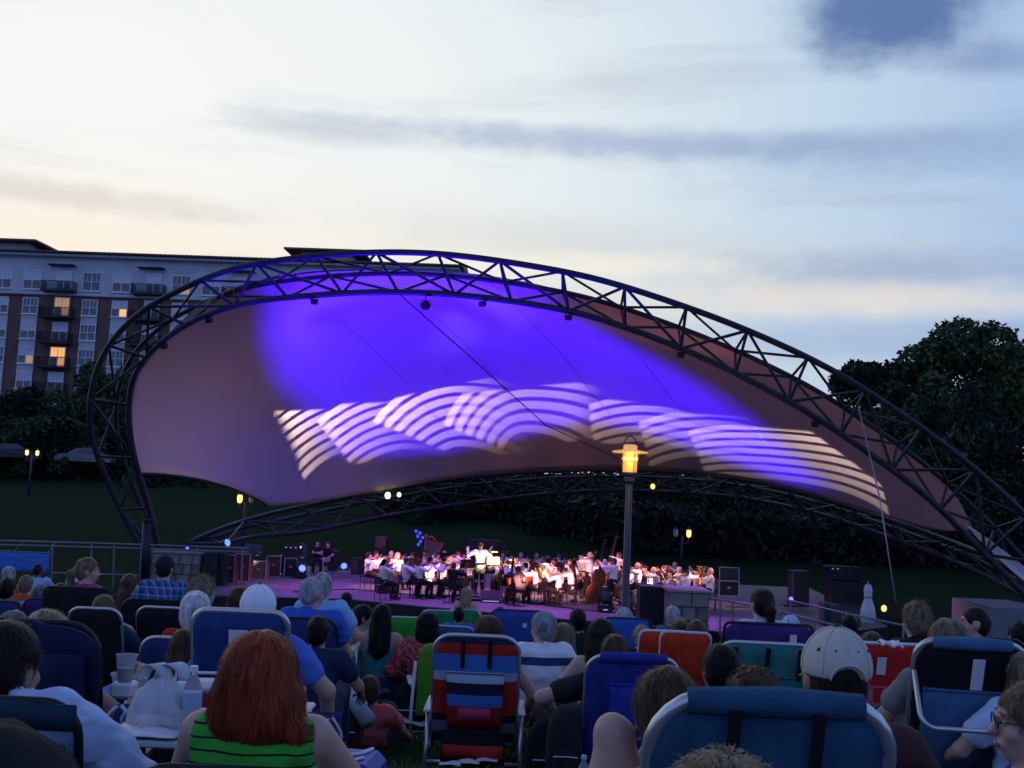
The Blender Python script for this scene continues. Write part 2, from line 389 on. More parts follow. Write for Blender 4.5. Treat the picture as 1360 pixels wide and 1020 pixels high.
# ------------------------------------------------------------------ small fixtures clamped to the arch
black = mat('matt_black', (.012, .012, .014), .6, var=.3, bump=.1)
def clamp_light(i, where, label, P=A_in, drop=.28):
    p = Vector(P[i]); t = thing('floodlight', label, 'floodlight', tuple(p-Vector((0, 0, .1))), random.uniform(-.4, .4), 'small black fixtures clamped to the lattice')
    t.scale = (.62, .62, .62)
    b = MB().box((0, 0, -.19), (.36, .30, .24), Matrix.Rotation(.5, 3, 'X'), .03).obj('housing', black, t)
    MB().tube([(-.2, 0, -.19), (-.2, 0, .02), (.2, 0, .02), (.2, 0, -.19)], .018, 6).obj('yoke', black, t)
ordn = ['lowest on the left curve', 'second up the left curve', 'above the left of the purple glow', 'right of the hanging ball', 'right of the purple crown of the canopy', 'over the right end of the stripes', 'lowest on the right slope']
for px, w in zip((212, 292, 432, 640, 742, 922, 1075), ordn):
    i = min(range(NA), key=lambda k: (abs(pix(A_in[k])[0]-px)+(1e4 if k < 5 else 0)))
    clamp_light(i, w, 'small black floodlight clamped under the arch, '+w)
# hanging ball
i = min(range(8, NA), key=lambda k: abs(pix(A_in[k])[0]-560)); p = Vector(A_in[i])
t = thing('hanging_ball', 'dark round ball fixture hanging under the arch above the purple glow', 'light fixture', tuple(p))
MB().ell((0, 0, -.42), (.16, .16, .16), 14, 10).obj('ball', black, t, True); MB().tube([(0, 0, -.05), (0, 0, -.3)], .02, 6).obj('stem', black, t)
MB().tube([(-.17, 0, -.42), (-.17, 0, -.26), (.17, 0, -.26), (.17, 0, -.42)], .014, 6).obj('yoke', black, t)
# cables
def cable(label, pts, r, m):
    P = [Vector(p) for p in pts]; o = MB().tube([q-P[0] for q in P], r, 6).obj('steel_cable', m, None, True, P[0]); tag(o, label, 'cable', )
galv = mat('galvanised', (.32, .33, .36), .45, .6, var=.2)
cable('thin pale stay cable running down from the right slope of the arch', [at(1140, 540, 34.4), at(1168, 660, 33.2), at(1190, 800, 32)], .022, galv)
cable('dark cable crossing diagonally under the violet canopy', [at(532, 392, 35.5), at(620, 470, 37.2), at(725, 565, 39.5), at(822, 609, 42)], .02, black)
# ================================================================== stage slab
def onz(px, py, z):
    d = fw+rt*((px-680)/F)+up*((510-py)/F); return EYE+d*((z-EYE.z)/d.z)
front = [onz(x, y, FLOOR) for x, y in ((232, 788), (300, 791), (459, 795), (553, 804), (640, 812), (740, 821), (806, 826), (951, 838), (1040, 846))]
back = [Vector((x, 47, FLOOR)) for x in (13, 6, -8, -14.5)]
def stage():
    ring = front+[Vector((11.5, 33, FLOOR))]+back; n = len(ring); b = MB()
    v = [tuple(p) for p in ring]+[(p.x, p.y, FLOOR-.75) for p in ring]
    b.add(v, [tuple(range(n))]+[(i, i+n, (i+1) % n+n, (i+1) % n) for i in range(n)])
    def f(t, co, bs):
        n1 = t.noise(co, .7, 6, .65); n2 = t.noise(co, 9, 4, .6)
        k = t.n.new('ShaderNodeBump'); k.inputs['Strength'].default_value = .25; t.l.new(n2, k.inputs['Height']); t.l.new(k.outputs[0], bs.inputs['Normal'])
        return t.mix(t.ss(n1, .3, .75), (.11, .105, .10), (.19, .18, .175))
    o = b.obj('stage', matfn('stage_concrete', f, .55)); tag(o, kind='structure')
    fr_ = [(p.x, p.y-.012, FLOOR-.03) for p in ring[:10]]; fr2 = [(p.x, p.y-.012, FLOOR-.75) for p in ring[:10]]
    tag(MB().add(fr_+fr2, [(i, i+1, i+11, i+10) for i in range(9)]).obj('stage_front_sheet', black), kind='structure')  # black sheet added over the concrete front face
    pts = [Vector(onz(x, y, FLOOR+.02)) for x, y in ((390, 786), (470, 783), (540, 789), (600, 791), (700, 800), (760, 808), (900, 822))]
    P = spline(pts, 60); P[:, 1] += .06*np.sin(np.arange(60)*.9)
    tag(MB().tube(P, .02, 5).obj('stage_cable', black), 'thin black cable lying across the front of the violet stage floor', 'cable')
stage()
# ================================================================== stage lamps
def spot(name, loc, tgt, energy, col, ang, blend=.5, size=.08):
    l = bpy.data.lights.new(name, 'SPOT'); l.energy = energy; l.color = col; l.spot_size = math.radians(ang); l.spot_blend = blend; l.shadow_soft_size = size
    o = bpy.data.objects.new(name, l); COL.objects.link(o); o.location = loc
    o.rotation_euler = (Vector(tgt)-Vector(loc)).to_track_quat('-Z', 'Y').to_euler(); return o
CGf = CG.reshape(-1, 3); CPX = np.array([pix(p) for p in CGf])
def shaped(o, region, build):
    """give a profile spot its gobo: build(t, X, Y) returns the transmission at gobo coordinates X, Y.
    The gobo coordinates are a quadratic in the beam direction, calibrated on the canopy."""
    x0, y0, x1, y1 = region; L = np.array(o.location); c = np.array([(x0+x1)/2, (y0+y1)/2])
    k = np.argmin(((CPX-c)**2).sum(1)); e3 = CGf[k]-L; e3 /= np.linalg.norm(e3)
    e1 = np.cross(e3, [0, 0, 1]); e1 /= np.linalg.norm(e1); e2 = np.cross(e1, e3)
    mk = (CPX[:, 0] > x0) & (CPX[:, 0] < x1) & (CPX[:, 1] > y0) & (CPX[:, 1] < y1)
    D = CGf[mk]-L; a = D@e1/(D@e3); b = D@e2/(D@e3)
    A = np.stack([np.ones_like(a), a, b, a*a, a*b, b*b, a**3, a*a*b, a*b*b, b**3], 1)
    cx = np.linalg.lstsq(A, CPX[mk, 0]/100, rcond=None)[0]; cy = np.linalg.lstsq(A, CPX[mk, 1]/100, rcond=None)[0]
    l = o.data; l.use_nodes = True; t = NT(l.node_tree); t.n.clear()
    out = t.n.new('ShaderNodeOutputLight'); em = t.n.new('ShaderNodeEmission'); em.inputs[0].default_value = (1, 1, 1, 1)
    inc = t.n.new('ShaderNodeNewGeometry').outputs['Incoming']
    w = t.v('DOT_PRODUCT', inc, tuple(e3)); na = t.m('DIVIDE', t.v('DOT_PRODUCT', inc, tuple(e1)), w); nb = t.m('DIVIDE', t.v('DOT_PRODUCT', inc, tuple(e2)), w)
    aa, ab, bb = t.m('MULTIPLY', na, na), t.m('MULTIPLY', na, nb), t.m('MULTIPLY', nb, nb)
    terms = [na, nb, aa, ab, bb, t.m('MULTIPLY', aa, na), t.m('MULTIPLY', aa, nb), t.m('MULTIPLY', bb, na), t.m('MULTIPLY', bb, nb)]
    def poly(c):
        r = float(c[0])
        for q, z in zip(c[1:], terms): r = t.m('MULTIPLY_ADD', z, float(q), r)
        return r
    sz = t.n.new('ShaderNodeSeparateXYZ'); t.l.new(inc, sz.inputs[0]); zz = D[:, 2]/np.linalg.norm(D, axis=1); zm = float(zz.min())
    s = t.m('MULTIPLY', t.m('MULTIPLY', build(t, poly(cx), poly(cy)), .5 if o.name.startswith('violet') else .25), t.ss(sz.outputs[2], zm-.03, zm)); t.l.new(s, em.inputs[1]); t.l.new(em.outputs[0], out.inputs[0])
def arcs(C, r0, r1, n, xl, xr, lefty, top, right, bot=None, fade=0.):
    """nested arcs: centre, radius range, x stretch each side, cut by half planes (a,b,c): aX+bY>c"""
    def f(t, X, Y):
        dx = t.m('SUBTRACT', X, C[0]/100); dy = t.m('SUBTRACT', C[1]/100, Y)
        dx = t.m('MULTIPLY', dx, t.m('ADD', xl, t.m('MULTIPLY', t.ss(dx, -.15, .15), xr-xl)))
        r = t.m('SQRT', t.m('ADD', t.m('MULTIPLY', dx, dx), t.m('MULTIPLY', dy, dy)))
        q = t.m('MULTIPLY', t.m('SUBTRACT', r, r0/100), 100*n/(r1-r0)); fr = t.m('ABSOLUTE', t.m('SUBTRACT', t.m('FRACT', q), .5))
        s = t.m('SUBTRACT', 1, t.ss(fr, .29, .35))
        s = t.m('MULTIPLY', s, t.m('MULTIPLY', t.m('GREATER_THAN', q, 0), t.m('LESS_THAN', q, n)))
        s = t.m('MULTIPLY', s, t.m('GREATER_THAN', dy, 0))
        s = t.m('MULTIPLY', s, t.m('MULTIPLY_ADD', t.m('DIVIDE', q, n), .75, .30))
        for hp in (lefty, top, right, bot):
            if hp:
                (xa, ya), (xb, yb), side = hp      # line through two points; keep the side (+1: below/right of travel)
                a, b = -(yb-ya), (xb-xa); L = math.hypot(a, b); a /= L; b /= L; c = (a*xa+b*ya)/100
                e = t.m('MULTIPLY', t.m('SUBTRACT', t.m('ADD', t.m('MULTIPLY', X, a), t.m('MULTIPLY', Y, b)), c), side)
                s = t.m('MULTIPLY', s, t.ss(e, -.015, (fade if hp is right and fade else .025)))
        return s
    return f
def arch_at(px, py): return Vector(A_in[min(range(NA), key=lambda k: (pix(A_in[k])[0]-px)**2+(pix(A_in[k])[1]-py)**2)])
GOBO = [  # region, arcs(...), moving head, gain
    ((330, 500, 540, 640), arcs((490, 700), 104, 202, 8, 1, 1, ((353, 556), (394, 620), -1), ((354, 545), (500, 541), 1), ((470, 500), (500, 640), 1), None, .9), 0, .8),
    ((390, 500, 640, 640), arcs((545, 700), 102, 190, 7, 1, .9, ((407, 542), (462, 612), -1), ((404, 537), (560, 533), 1), ((585, 500), (620, 640), 1), ((420, 618), (640, 606), -1), 1.2), 1, .7),
    ((470, 500, 760, 630), arcs((615, 645), 50, 150, 7, 1, .72, ((486, 556), (598, 602), -1), ((488, 536), (560, 520), 1), ((690, 500), (730, 640), 1), ((460, 616), (760, 598), -1), 1.3), 2, 1.1),
    ((560, 490, 820, 620), arcs((700, 606), 30, 122, 6, 1, .5, ((565, 555), (690, 606), -1), ((590, 524), (760, 508), 1), ((800, 480), (812, 640), 1), ((600, 606), (810, 580), -1), .5), 3, 1.7),
    ((740, 500, 1000, 640), arcs((850, 700), 112, 176, 5, .9, .8, ((776, 520), (800, 620), -1), ((776, 527), (930, 545), 1), ((925, 500), (980, 640), 1), ((760, 582), (980, 612), -1), 1.0), 3, 1.8),
    ((800, 500, 1060, 660), arcs((930, 720), 112, 178, 5, .9, .75, ((836, 520), (870, 640), -1), ((840, 541), (1000, 556), 1), ((1000, 540), (1050, 640), 1), None, .9), 4, .8),
    ((860, 510, 1220, 690), arcs((985, 745), 112, 182, 7, .8, .5, ((896, 540), (950, 640), -1), ((890, 556), (1050, 572), 1), ((1030, 540), (1200, 668), 1)), 5, .95),
]
HEADS = [(340, 765), (372, 765), (398, 768), (739, 800), (803, 813), (846, 818)]
HP = [onz(x, y, FLOOR) for x, y in HEADS]
GOBO_E = 9500*4; VIOLET_E = 27000*2; VLAMP = Vector((-6.2, 34.5, -1.1))
for reg, f, h, g in GOBO:
    loc = (HP[2]+Vector((0, .25, .75))) if h < 3 else (VLAMP if h == 3 else arch_at(1000, 508)+Vector((0, -.3, -.45))); g = g*(1.9 if h > 3 else 1); x0, y0, x1, y1 = reg; c = np.array([(x0+x1)/2, (y0+y1)/2]); k = np.argmin(((CPX-c)**2).sum(1))
    o = spot('projector_beam', loc, CGf[k], GOBO_E*g, (1, .78, .82), 50, .05, .02); shaped(o, reg, f)
def wash(t, X, Y):
    def curve(v, pts, lo, hi):   # piecewise-linear lookup
        q = t.n.new('ShaderNodeMapRange'); t.put(q.inputs[0], v); q.inputs[1].default_value = lo; q.inputs[2].default_value = hi
        r = t.ramp(q.outputs[0], [((a-lo)/(hi-lo), (b/14, b/14, b/14)) for a, b in pts])
        s = t.n.new('ShaderNodeSeparateColor'); t.l.new(r, s.inputs[0]); return t.m('MULTIPLY', s.outputs[0], 14)
    lft = curve(Y, [(3.3, 3.3), (4.4, 3.42), (4.9, 3.75), (5.3, 4.22), (5.8, 4.55), (6.3, 5.0)], 3.3, 6.4)
    bot = curve(X, [(3.5, 6.05), (5.2, 6.10), (6.3, 6.10), (7.0, 5.94), (7.7, 5.74), (8.3, 5.84), (9.0, 6.08), (10, 6.32), (11, 6.40)], 3.4, 11.5)
    s = t.ss(t.m('SUBTRACT', X, lft), -.3, .75); s = t.m('MULTIPLY', s, t.ss(t.m('SUBTRACT', bot, Y), -.04, .16))
    e = t.m('ADD', t.m('MULTIPLY', t.m('SUBTRACT', X, 7.55), -.573), t.m('MULTIPLY', t.m('SUBTRACT', Y, 4.0), .819))
    s = t.m('MULTIPLY', s, t.ss(e, -.12, .35))
    fall = t.m('ADD', .85, t.m('MULTIPLY', t.ss(X, 5.0, 11.0), 1.9))
    return t.m('MULTIPLY', s, fall)
o = spot('violet_wash', VLAMP, at(640, 500, 44), VIOLET_E, (.036, .0, 1), 140, .1, .05); shaped(o, (200, 350, 1250, 690), wash)
# broad amber-mauve spots added low, standing in for stage bounce on the canopy
for (px, py), tg, e in (((330, 770), (300, 540, 40), 190), ((700, 800), (760, 590, 45), 50), ((846, 822), (1080, 560, 37), 135)):
    spot('added_canopy_wash', onz(px, py, FLOOR)+Vector((0, .3, .5)), at(*tg), e*1.7, (1, .60, .40), 120, 1, .3)
# front light from lamps on the arch: warm white on the players, purple on the floor; low spots are added
def archp(px, k=0): i = min(range(5, NA), key=lambda k: abs(pix(A_in[k])[0]-px)); return Vector(A_in[i])+Vector((0, -.15, -.5))
for pa, tg, e, an in (((1075, 549), (540, 757, 37.5), 9000, 15), ((1075, 549), (715, 752, 38.5), 6500, 19), ((1150, 599), (880, 757, 36.5), 4200, 26), ((180, 497), (545, 752, 38.5), 4200, 24), ((180, 497), (720, 752, 38.5), 8000, 17), ((178, 545), (880, 757, 37), 8000, 12)):
    spot('player_light', arch_at(*pa)+Vector((.3 if pa[0] < 500 else -.3, -.35, -.3)), at(*tg), e*1.3, (1, .36, .34), an, .7, .1)
spot('added_conductor_spot', onz(650, 800, FLOOR)+Vector((0, .1, .4)), at(639, 738, 35.6), 700, (1, .60, .30), 50, .6, .06)  # added spot by the floor monitor, brightens the conductor
for (px, py), tg, e in (((505, 789), (520, 752, 38.5), 420), ((570, 797), (575, 752, 38.5), 420), ((690, 808), (690, 756, 38.5), 420), ((750, 815), (755, 758, 38), 420), ((858, 808), (865, 758, 37), 330), ((925, 806), (920, 762, 36.5), 260)):
    spot('added_player_spot', onz(px, py, FLOOR)+Vector((0, .1, .72)), at(tg[0], tg[1]-12, tg[2]), e*1.7, (1, .36, .34), 58, .8, .08)  # added low spots brighten the players, no fixtures modelled
for a, b, e, col, an in ((432, (560, 755, 38.5), 4200, (1, .50, .50), 24), (640, (560, 755, 38), 2800, (1, .45, .55), 26), (640, (720, 765, 38), 4200, (1, .50, .50), 26), (742, (760, 765, 38), 3400, (1, .42, .62), 26), (922, (860, 770, 37), 4600, (1, .45, .52), 26), (742, (900, 770, 37), 3000, (1, .48, .55), 24), (640, (640, 745, 35.5), 2600, (1, .62, .32), 7)):
    spot('front_light', archp(a), at(*b), e, col, an, .6, .15)
for a, b, e, an in ((432, (430, 780, 36), 3000, 46), (640, (620, 800, 33), 3600, 44), (742, (800, 815, 32), 3000, 46), (922, (980, 820, 31), 2200, 46), (640, (520, 770, 41), 2000, 60)):
    spot('floor_wash', archp(a), at(*b), e*1.5, (.44, .10, .95), an, .8, .2)
# ================================================================== the apartment block behind on the left
def building():
    D = 124.0; sc = D/1450; yaw = math.radians(-2.5)
    o0 = at(27, 560, D); base = 1.0; org = Vector((o0.x, o0.y, base))
    root = thing('apartment_building', 'brick and grey apartment block with balconies and a few lit windows behind the shell', 'building', tuple(org), yaw)
    U = lambda px: (px-27)*sc*1.0
    def Z(px, py): return at(px, py, D).z-base
    z_roof = Z(27, 336); rows = [Z(27, y) for y in (371, 405.5, 438.5, 471.5, 505)]; fh = (rows[0]-rows[4])/4
    rows += [rows[4]-fh, rows[4]-2*fh]
    u0, u1 = U(-60), U(600)
    def fb(t, co, bs):
        k = t.n.new('ShaderNodeTexBrick'); t.l.new(t.v('MULTIPLY', t.n['Texture Coordinate'].outputs['Object'], (1, 1, 1)), k.inputs['Vector'])
        mp = t.n.new('ShaderNodeMapping'); mp.inputs['Rotation'].default_value = (math.radians(-90), 0, 0); t.l.new(co, mp.inputs['Vector']); t.l.new(mp.outputs[0], k.inputs['Vector'])
        k.inputs['Scale'].default_value = 4; k.inputs['Color1'].default_value = (.21, .105, .085, 1); k.inputs['Color2'].default_value = (.155, .078, .066, 1); k.inputs['Mortar'].default_value = (.2, .16, .14, 1)
        return t.mix(t.ss(t.noise(co, .35, 5), .3, .7), k.outputs[0], t.mix(.5, k.outputs[0], (.09, .04, .03)))
    brick = matfn('brick_facade', fb, .85); grey = mat('grey_render', (.50, .52, .57), .8, var=.15, vscale=.6, bump=.1)
    white = mat('window_white', (.75, .76, .8), .5); roofm = mat('roof_tile', (.19, .11, .09), .7, var=.3, vscale=2, stretch=(1, 1, .2))
    glass = mat('window_glass', (.05, .065, .09), .08, spec=.8, var=.5, vscale=.8); blind = mat('window_blind', (.55, .60, .70), .6, var=.12)
    lit = mat('window_lit', (.6, .4, .2), .5, emit=(1, .42, .08), estr=1.1); dim = mat('window_dim_lit', (.5, .35, .2), .5, emit=(1, .5, .16), estr=.35)
    iron = mat('balcony_iron', (.018, .02, .026), .5, .4); slabm = mat('balcony_slab', (.05, .055, .07), .8); recess_shade = mat('recess_shade', (.10, .07, .07), .8)
    zt = (rows[0]+rows[1])/2-.05
    MB().box(((u0+u1)/2, 8, (zt)/2-2), (u1-u0, 15.9, zt+4)).obj('brick_wall', brick, root)
    MB().box(((u0+u1)/2, 7.93, (zt+z_roof)/2+.01), (u1-u0+.1, 15.96, z_roof-zt)).obj('upper_wall', grey, root)
    MB().box(((u0+u1)/2, 7.9, zt), (u1-u0+.2, 16.4, .34), None, .05).obj('band_course', grey, root)
    MB().box(((u0+u1)/2, 7.7, z_roof-.2), (u1-u0+.4, 17.2, .3), None, .06).obj('cornice', grey, root)
    b = MB(); x0, x1 = u0-.6, u1+.6
    b.add([(x0, -1.3, z_roof), (x1, -1.3, z_roof), (x1, -1.3, z_roof+.18), (x0, -1.3, z_roof+.18), (x0, 3.5, z_roof+1.05), (x1, 3.5, z_roof+1.05), (x0, 17, z_roof), (x1, 17, z_roof)],
          [(0, 1, 2, 3), (3, 2, 5, 4), (4, 5, 7, 6), (0, 6, 7, 1), (0, 3, 4, 6), (1, 7, 5, 2)]); b.obj('roof', roofm, root)
    # dentil-like tile ends along the eave
    b = MB()
    for k in range(int((x1-x0)/.5)): b.box((x0+.25+k*.5, -1.34, z_roof+.1), (.3, .14, .16))
    tag(b.obj('eave_tile', roofm, root), kind='stuff')
    def pavilion(pa, pb, ztop, hip):
        a, c = U(pa), U(pb); zb = z_roof+.1
        MB().box(((a+c)/2, 6, (zb+ztop)/2), (c-a-3.2, 11, ztop-zb)).obj('pavilion_wall', grey, root)
        b = MB(); e = [(a, -1.2, ztop), (c, -1.2, ztop), (c, 13.2, ztop), (a, 13.2, ztop)]; r = [(q[0], q[1], ztop+.2) for q in e]
        m = (c-a)*.3; tp = [(a+m, 4, ztop+hip), (c-m, 4, ztop+hip), (c-m, 8, ztop+hip), (a+m, 8, ztop+hip)]
        b.add(e+r+tp, [(3, 2, 1, 0), (0, 1, 5, 4), (1, 2, 6, 5), (2, 3, 7, 6), (3, 0, 4, 7), (4, 5, 9, 8), (5, 6, 10, 9), (6, 7, 11, 10), (7, 4, 8, 11), (8, 9, 10, 11)])
        b.obj('pavilion_roof', roofm, root)
    pavilion(-75, 33, Z(27, 322), .85); pavilion(368, 474, Z(27, 321), .3)
    # window prototype meshes, shared
    def frame(w, h):
        b = MB(); q = .09
        for x in (-w/2, w/2): b.box((x, 0, 0), (q, .14, h+q))
        for z in (-h/2, h/2): b.box((0, 0, z), (w-q, .15, q))
        b.box((0, -.005, 0), (q*.9, .12, h-q)); b.box((-w/4, -.01, .0), (w/2-q, .09, q*.7)); b.box((w/4, -.01, .0), (w/2-q, .09, q*.7))
        for x in (-w/4, w/4): b.box((x, -.002, h*.25), (.045, .07, h/2-q))
        b.box((0, -.1, -h/2-.09), (w+.3, .22, .1)); return b.mesh('window_frame', white)
    fr = {}; pn = {}
    def pane(w, h, m):
        if (w, h, m.name) not in pn: pn[(w, h, m.name)] = MB().box((0, 0, 0), (w, .03, h)).mesh('pane', m)
        return pn[(w, h, m.name)]
    def window(u, z, w, h, lo, hi):
        if (w, h) not in fr: fr[(w, h)] = frame(w, h)
        f = link('window', fr[(w, h)], root, (u, -.06, z))
        for x in (-w/4, w/4):
            link('pane', pane(w/2-.08, h/2-.05, lo if x > 0 or lo not in (lit, dim) else glass), f, (x, .012, -h/4)); link('pane', pane(w/2-.08, h/2-.05, hi), f, (x, .012, h/4))
    rr = random.Random(3); pitch = 40.6; kinds = 'wbwwbwwwbwwbw'
    rail = None; c0 = [27+pitch*k for k in range(-1, 11)]
    sp = MB().box((0, -.02, 0), (1.9, .1, fh-1.95)).mesh('spandrel', grey)
    for ci, px in enumerate(c0):
        kd = 'wwbwwbwwbwwb'[ci]
        for ri, z in enumerate(rows):
            u = U(px)
            if kd == 'w':
                w, h = ((2.05, 2.1) if ri == 0 else (1.75, 1.8))
                l = glass if rr.random() < .8 else blind; hi = blind if rr.random() < .75 else glass
                if (ci, ri) in ((4, 1),): l = lit
                if (ci, ri) == (1, 3): l = dim
                if (ci, ri) == (6, 0): l = dim
                window(u, z, w, h, l, hi)
                if (ci, ri) == (4, 1): pass
                if ri: link('spandrel_panel', sp, root, (u, -.02, z-1.8/2-(fh-1.8)/2-.02))
            else:
                b = MB(); w = 2.9; h = 2.45
                b.box((0, .02, .1), (w, .06, h)); b.obj('recess_shade_panel', recess_shade, root, loc=(u, -.02, z))  # flat dark panel, the shade of a recess put into its colour
                d = link('balcony_door', fr.setdefault((1.7, 2.2), frame(1.7, 2.2)), root, (u+.25, -.14, z-.05))
                gl = lit if (ci, ri) == (2, 3) else (dim if (ci, ri) == (2, 1) else glass)
                for x in (-.425, .425):
                    link('pane', pane(.77, 1.05, gl if x > 0 else glass), d, (x, .0, -.55)); link('pane', pane(.77, 1.05, blind if gl is glass else gl), d, (x, .0, .55))
                s = MB().box((0, -.75, -1.32), (3.7, 1.5, .22), None, .03).obj('balcony', slabm, root, loc=(u, 0, z))
                if rail is None:
                    q = MB()
                    for zz in (-1.15, -.25): q.tube([(-1.8, 0, zz), (-1.8, -1.45, zz), (1.8, -1.45, zz), (1.8, 0, zz)], .04, 5)
                    for k in range(33): x = -1.8+k*3.6/32; q.box((x, -1.45, -.7), (.035, .035, .9))
                    for k in range(1, 9):
                        for sx in (-1.8, 1.8): q.box((sx, -1.45*k/9, -.7), (.035, .035, .9))
                    rail = q.mesh('railing', iron)
                link('railing', rail, s)
                if ri == 0: MB().box((0, -.5, 1.75), (3.0, 1.0, .16), None, .03).obj('balcony_canopy', slabm, root, loc=(u, 0, z))
building()
# ================================================================== trees
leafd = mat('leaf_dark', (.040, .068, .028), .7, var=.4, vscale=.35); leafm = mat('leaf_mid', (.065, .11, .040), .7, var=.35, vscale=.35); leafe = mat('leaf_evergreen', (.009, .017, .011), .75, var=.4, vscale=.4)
bark = mat('bark', (.06, .045, .035), .9, var=.3, bump=.5, bscale=8)
def crown_mesh(seed, rad, n, leaf, mats, lobes=22, flat=.85, gap=.25):
    g = np.random.default_rng(seed)
    L = []; 
    for k in range(lobes):
        a = g.uniform(0, 6.28); ph = g.uniform(-.6, 1); rr = g.uniform(.5, .88)
        L.append((math.cos(a)*rr*math.sqrt(max(0, 1-ph*ph*.6)), math.sin(a)*rr*math.sqrt(max(0, 1-ph*ph*.6)), ph*.62, g.uniform(.17, .36)))
    L.append((0, 0, .05, .5)); L = np.array(L)
    w = L[:, 3]**2; idx = g.choice(len(L), n, p=w/w.sum())
    d = g.normal(size=(n, 3)); d /= np.linalg.norm(d, axis=1)[:, None]
    r = L[idx, 3]*(g.uniform(.35, 1, n)**.4)
    r *= 1+.22*np.sin(d[:, 0]*7+idx)*np.sin(d[:, 1]*6+idx*2)*np.sin(d[:, 2]*8)
    c = (L[idx, :3]+d*r[:, None])*np.array([rad, rad, rad*flat])
    cl = g.normal(size=(n, 3)); cl /= np.linalg.norm(cl, axis=1)[:, None]
    e = np.cross(cl, g.normal(size=(n, 3))); e /= np.linalg.norm(e, axis=1)[:, None]; f = np.cross(cl, e)
    s = leaf*g.uniform(.5, 1.25, n)[:, None]
    v = np.stack([c-e*s, c-f*s*.55, c+e*s*.9, c+f*s*.55], 1).reshape(-1, 3)
    me = bpy.data.meshes.new('crown'); q = np.arange(n*4, dtype=np.int32)
    me.vertices.add(n*4); me.vertices.foreach_set('co', v.ravel()); me.loops.add(n*4); me.loops.foreach_set('vertex_index', q)
    me.polygons.add(n); me.polygons.foreach_set('loop_start', q[::4]); me.polygons.foreach_set('loop_total', np.full(n, 4, np.int32))
    for m in mats: me.materials.append(m)
    mi = ((np.sin(c[:, 0]*1.1/rad*5)+np.sin(c[:, 2]*1.3/rad*5+c[:, 1]*4/rad)+g.normal(size=n)*.8) > .3).astype(np.int32) % len(mats)
    me.polygons.foreach_set('material_index', mi); me.update(calc_edges=True); return me
def trunk(h, r, spread, seed):
    g = random.Random(seed); b = MB()
    b.tube([(0, 0, -.3), (.05*h*.1, 0, h*.3), (0, .1, h*.62), (.1, 0, h)], [r*1.25, r, r*.7, r*.3], 9)
    for k in range(7):
        a = g.uniform(0, 6.28); z = h*g.uniform(.4, .8); L = spread*g.uniform(.5, .85)
        b.tube([(0, 0, z), (math.cos(a)*L*.5, math.sin(a)*L*.5, z+L*.4), (math.cos(a)*L, math.sin(a)*L, z+L*.75)], [r*.45, r*.28, r*.08], 6)
    return b.mesh('trunk', bark, True)
CR = {}
def tree(name, label, px, py_top, Y, rad, kind, seed, grp=None, flat=.9, n=16000, leaf=.3, base=None):
    top = at(px, py_top, Y); g0 = gz(top.x, Y) if base is None else base; H = top.z-g0
    t = thing(name, label, 'tree', (top.x, Y, g0), random.uniform(0, 6), grp)
    key = (kind, seed, round(flat, 2), n, leaf)
    if key not in CR: CR[key] = crown_mesh(seed, 1.0, n, leaf/rad, {'d': [leafd, leafm], 'e': [leafe, leafd], 'm': [leafm, leafd]}[kind], flat=flat)
    c = link('crown', CR[key], t, (0, 0, H-rad*flat*.98)); c.scale = (rad, rad, rad)
    link('trunk', trunk(max(H-rad*flat*.9, H*.45), max(.12, H*.022), rad*.8, seed), t); return t
tree('broadleaf_tree', 'tall round broadleaf tree rising highest beyond the right end of the shell', 1290, 424, 72, 6.6, 'm', 11, n=26000, leaf=.24)
tree('broadleaf_tree', 'broad dark tree cut by the right edge of the photo', 1390, 432, 76, 7.2, 'd', 12, n=26000, leaf=.26)
tree('broadleaf_tree', 'small feathery tree beside the arch, left of the tall round one', 1152, 474, 70, 2.4, 'e', 13, n=7000, leaf=.2)
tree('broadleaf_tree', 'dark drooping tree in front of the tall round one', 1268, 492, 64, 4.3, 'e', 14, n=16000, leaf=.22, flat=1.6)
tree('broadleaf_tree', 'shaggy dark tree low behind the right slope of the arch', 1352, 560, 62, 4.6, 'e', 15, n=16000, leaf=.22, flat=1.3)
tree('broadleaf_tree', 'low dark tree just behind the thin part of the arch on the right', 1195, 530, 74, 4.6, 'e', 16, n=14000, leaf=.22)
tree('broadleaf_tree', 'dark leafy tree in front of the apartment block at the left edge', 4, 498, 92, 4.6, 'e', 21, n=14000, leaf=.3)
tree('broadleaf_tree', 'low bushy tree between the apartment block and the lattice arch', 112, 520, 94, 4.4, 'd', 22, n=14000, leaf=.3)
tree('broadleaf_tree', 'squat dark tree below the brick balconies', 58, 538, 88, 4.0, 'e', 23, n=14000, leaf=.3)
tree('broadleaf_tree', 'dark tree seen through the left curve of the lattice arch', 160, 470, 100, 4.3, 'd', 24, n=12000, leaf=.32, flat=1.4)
# the black mass of woodland on the rise behind the stage: trees one by one, alike
ROW = [(150, 'behind the left foot of the arch'), (202, 'seen in the gap under the canopy hem'), (254, 'over the stone wall on the left'), (306, 'left of the blue-lit lantern post'), (358, 'behind the blue-lit lantern post'), (410, 'over the seated stagehand'),
       (462, 'over the dark loudspeaker stand'), (514, 'over the first violins'), (566, 'behind the harp column'), (618, 'behind the conductor'), (670, 'just right of the conductor'), (722, 'over the middle of the orchestra'), (774, 'over the standing player'), (826, 'straight behind the tall lamp post'),
       (878, 'right of the tall lamp post'), (930, 'behind the small lantern with one lamp lit'), (982, 'over the open flight case'), (1034, 'over the woman in the purple chair'), (1086, 'over the black loudspeaker'), (1138, 'over the closed umbrella'), (1190, 'where the stay cable comes down'), (1242, 'over the spiky blond head'),
       (1294, 'over the balding man'), (1346, 'at the right edge below the arch'), (1398, 'beyond the right edge')]
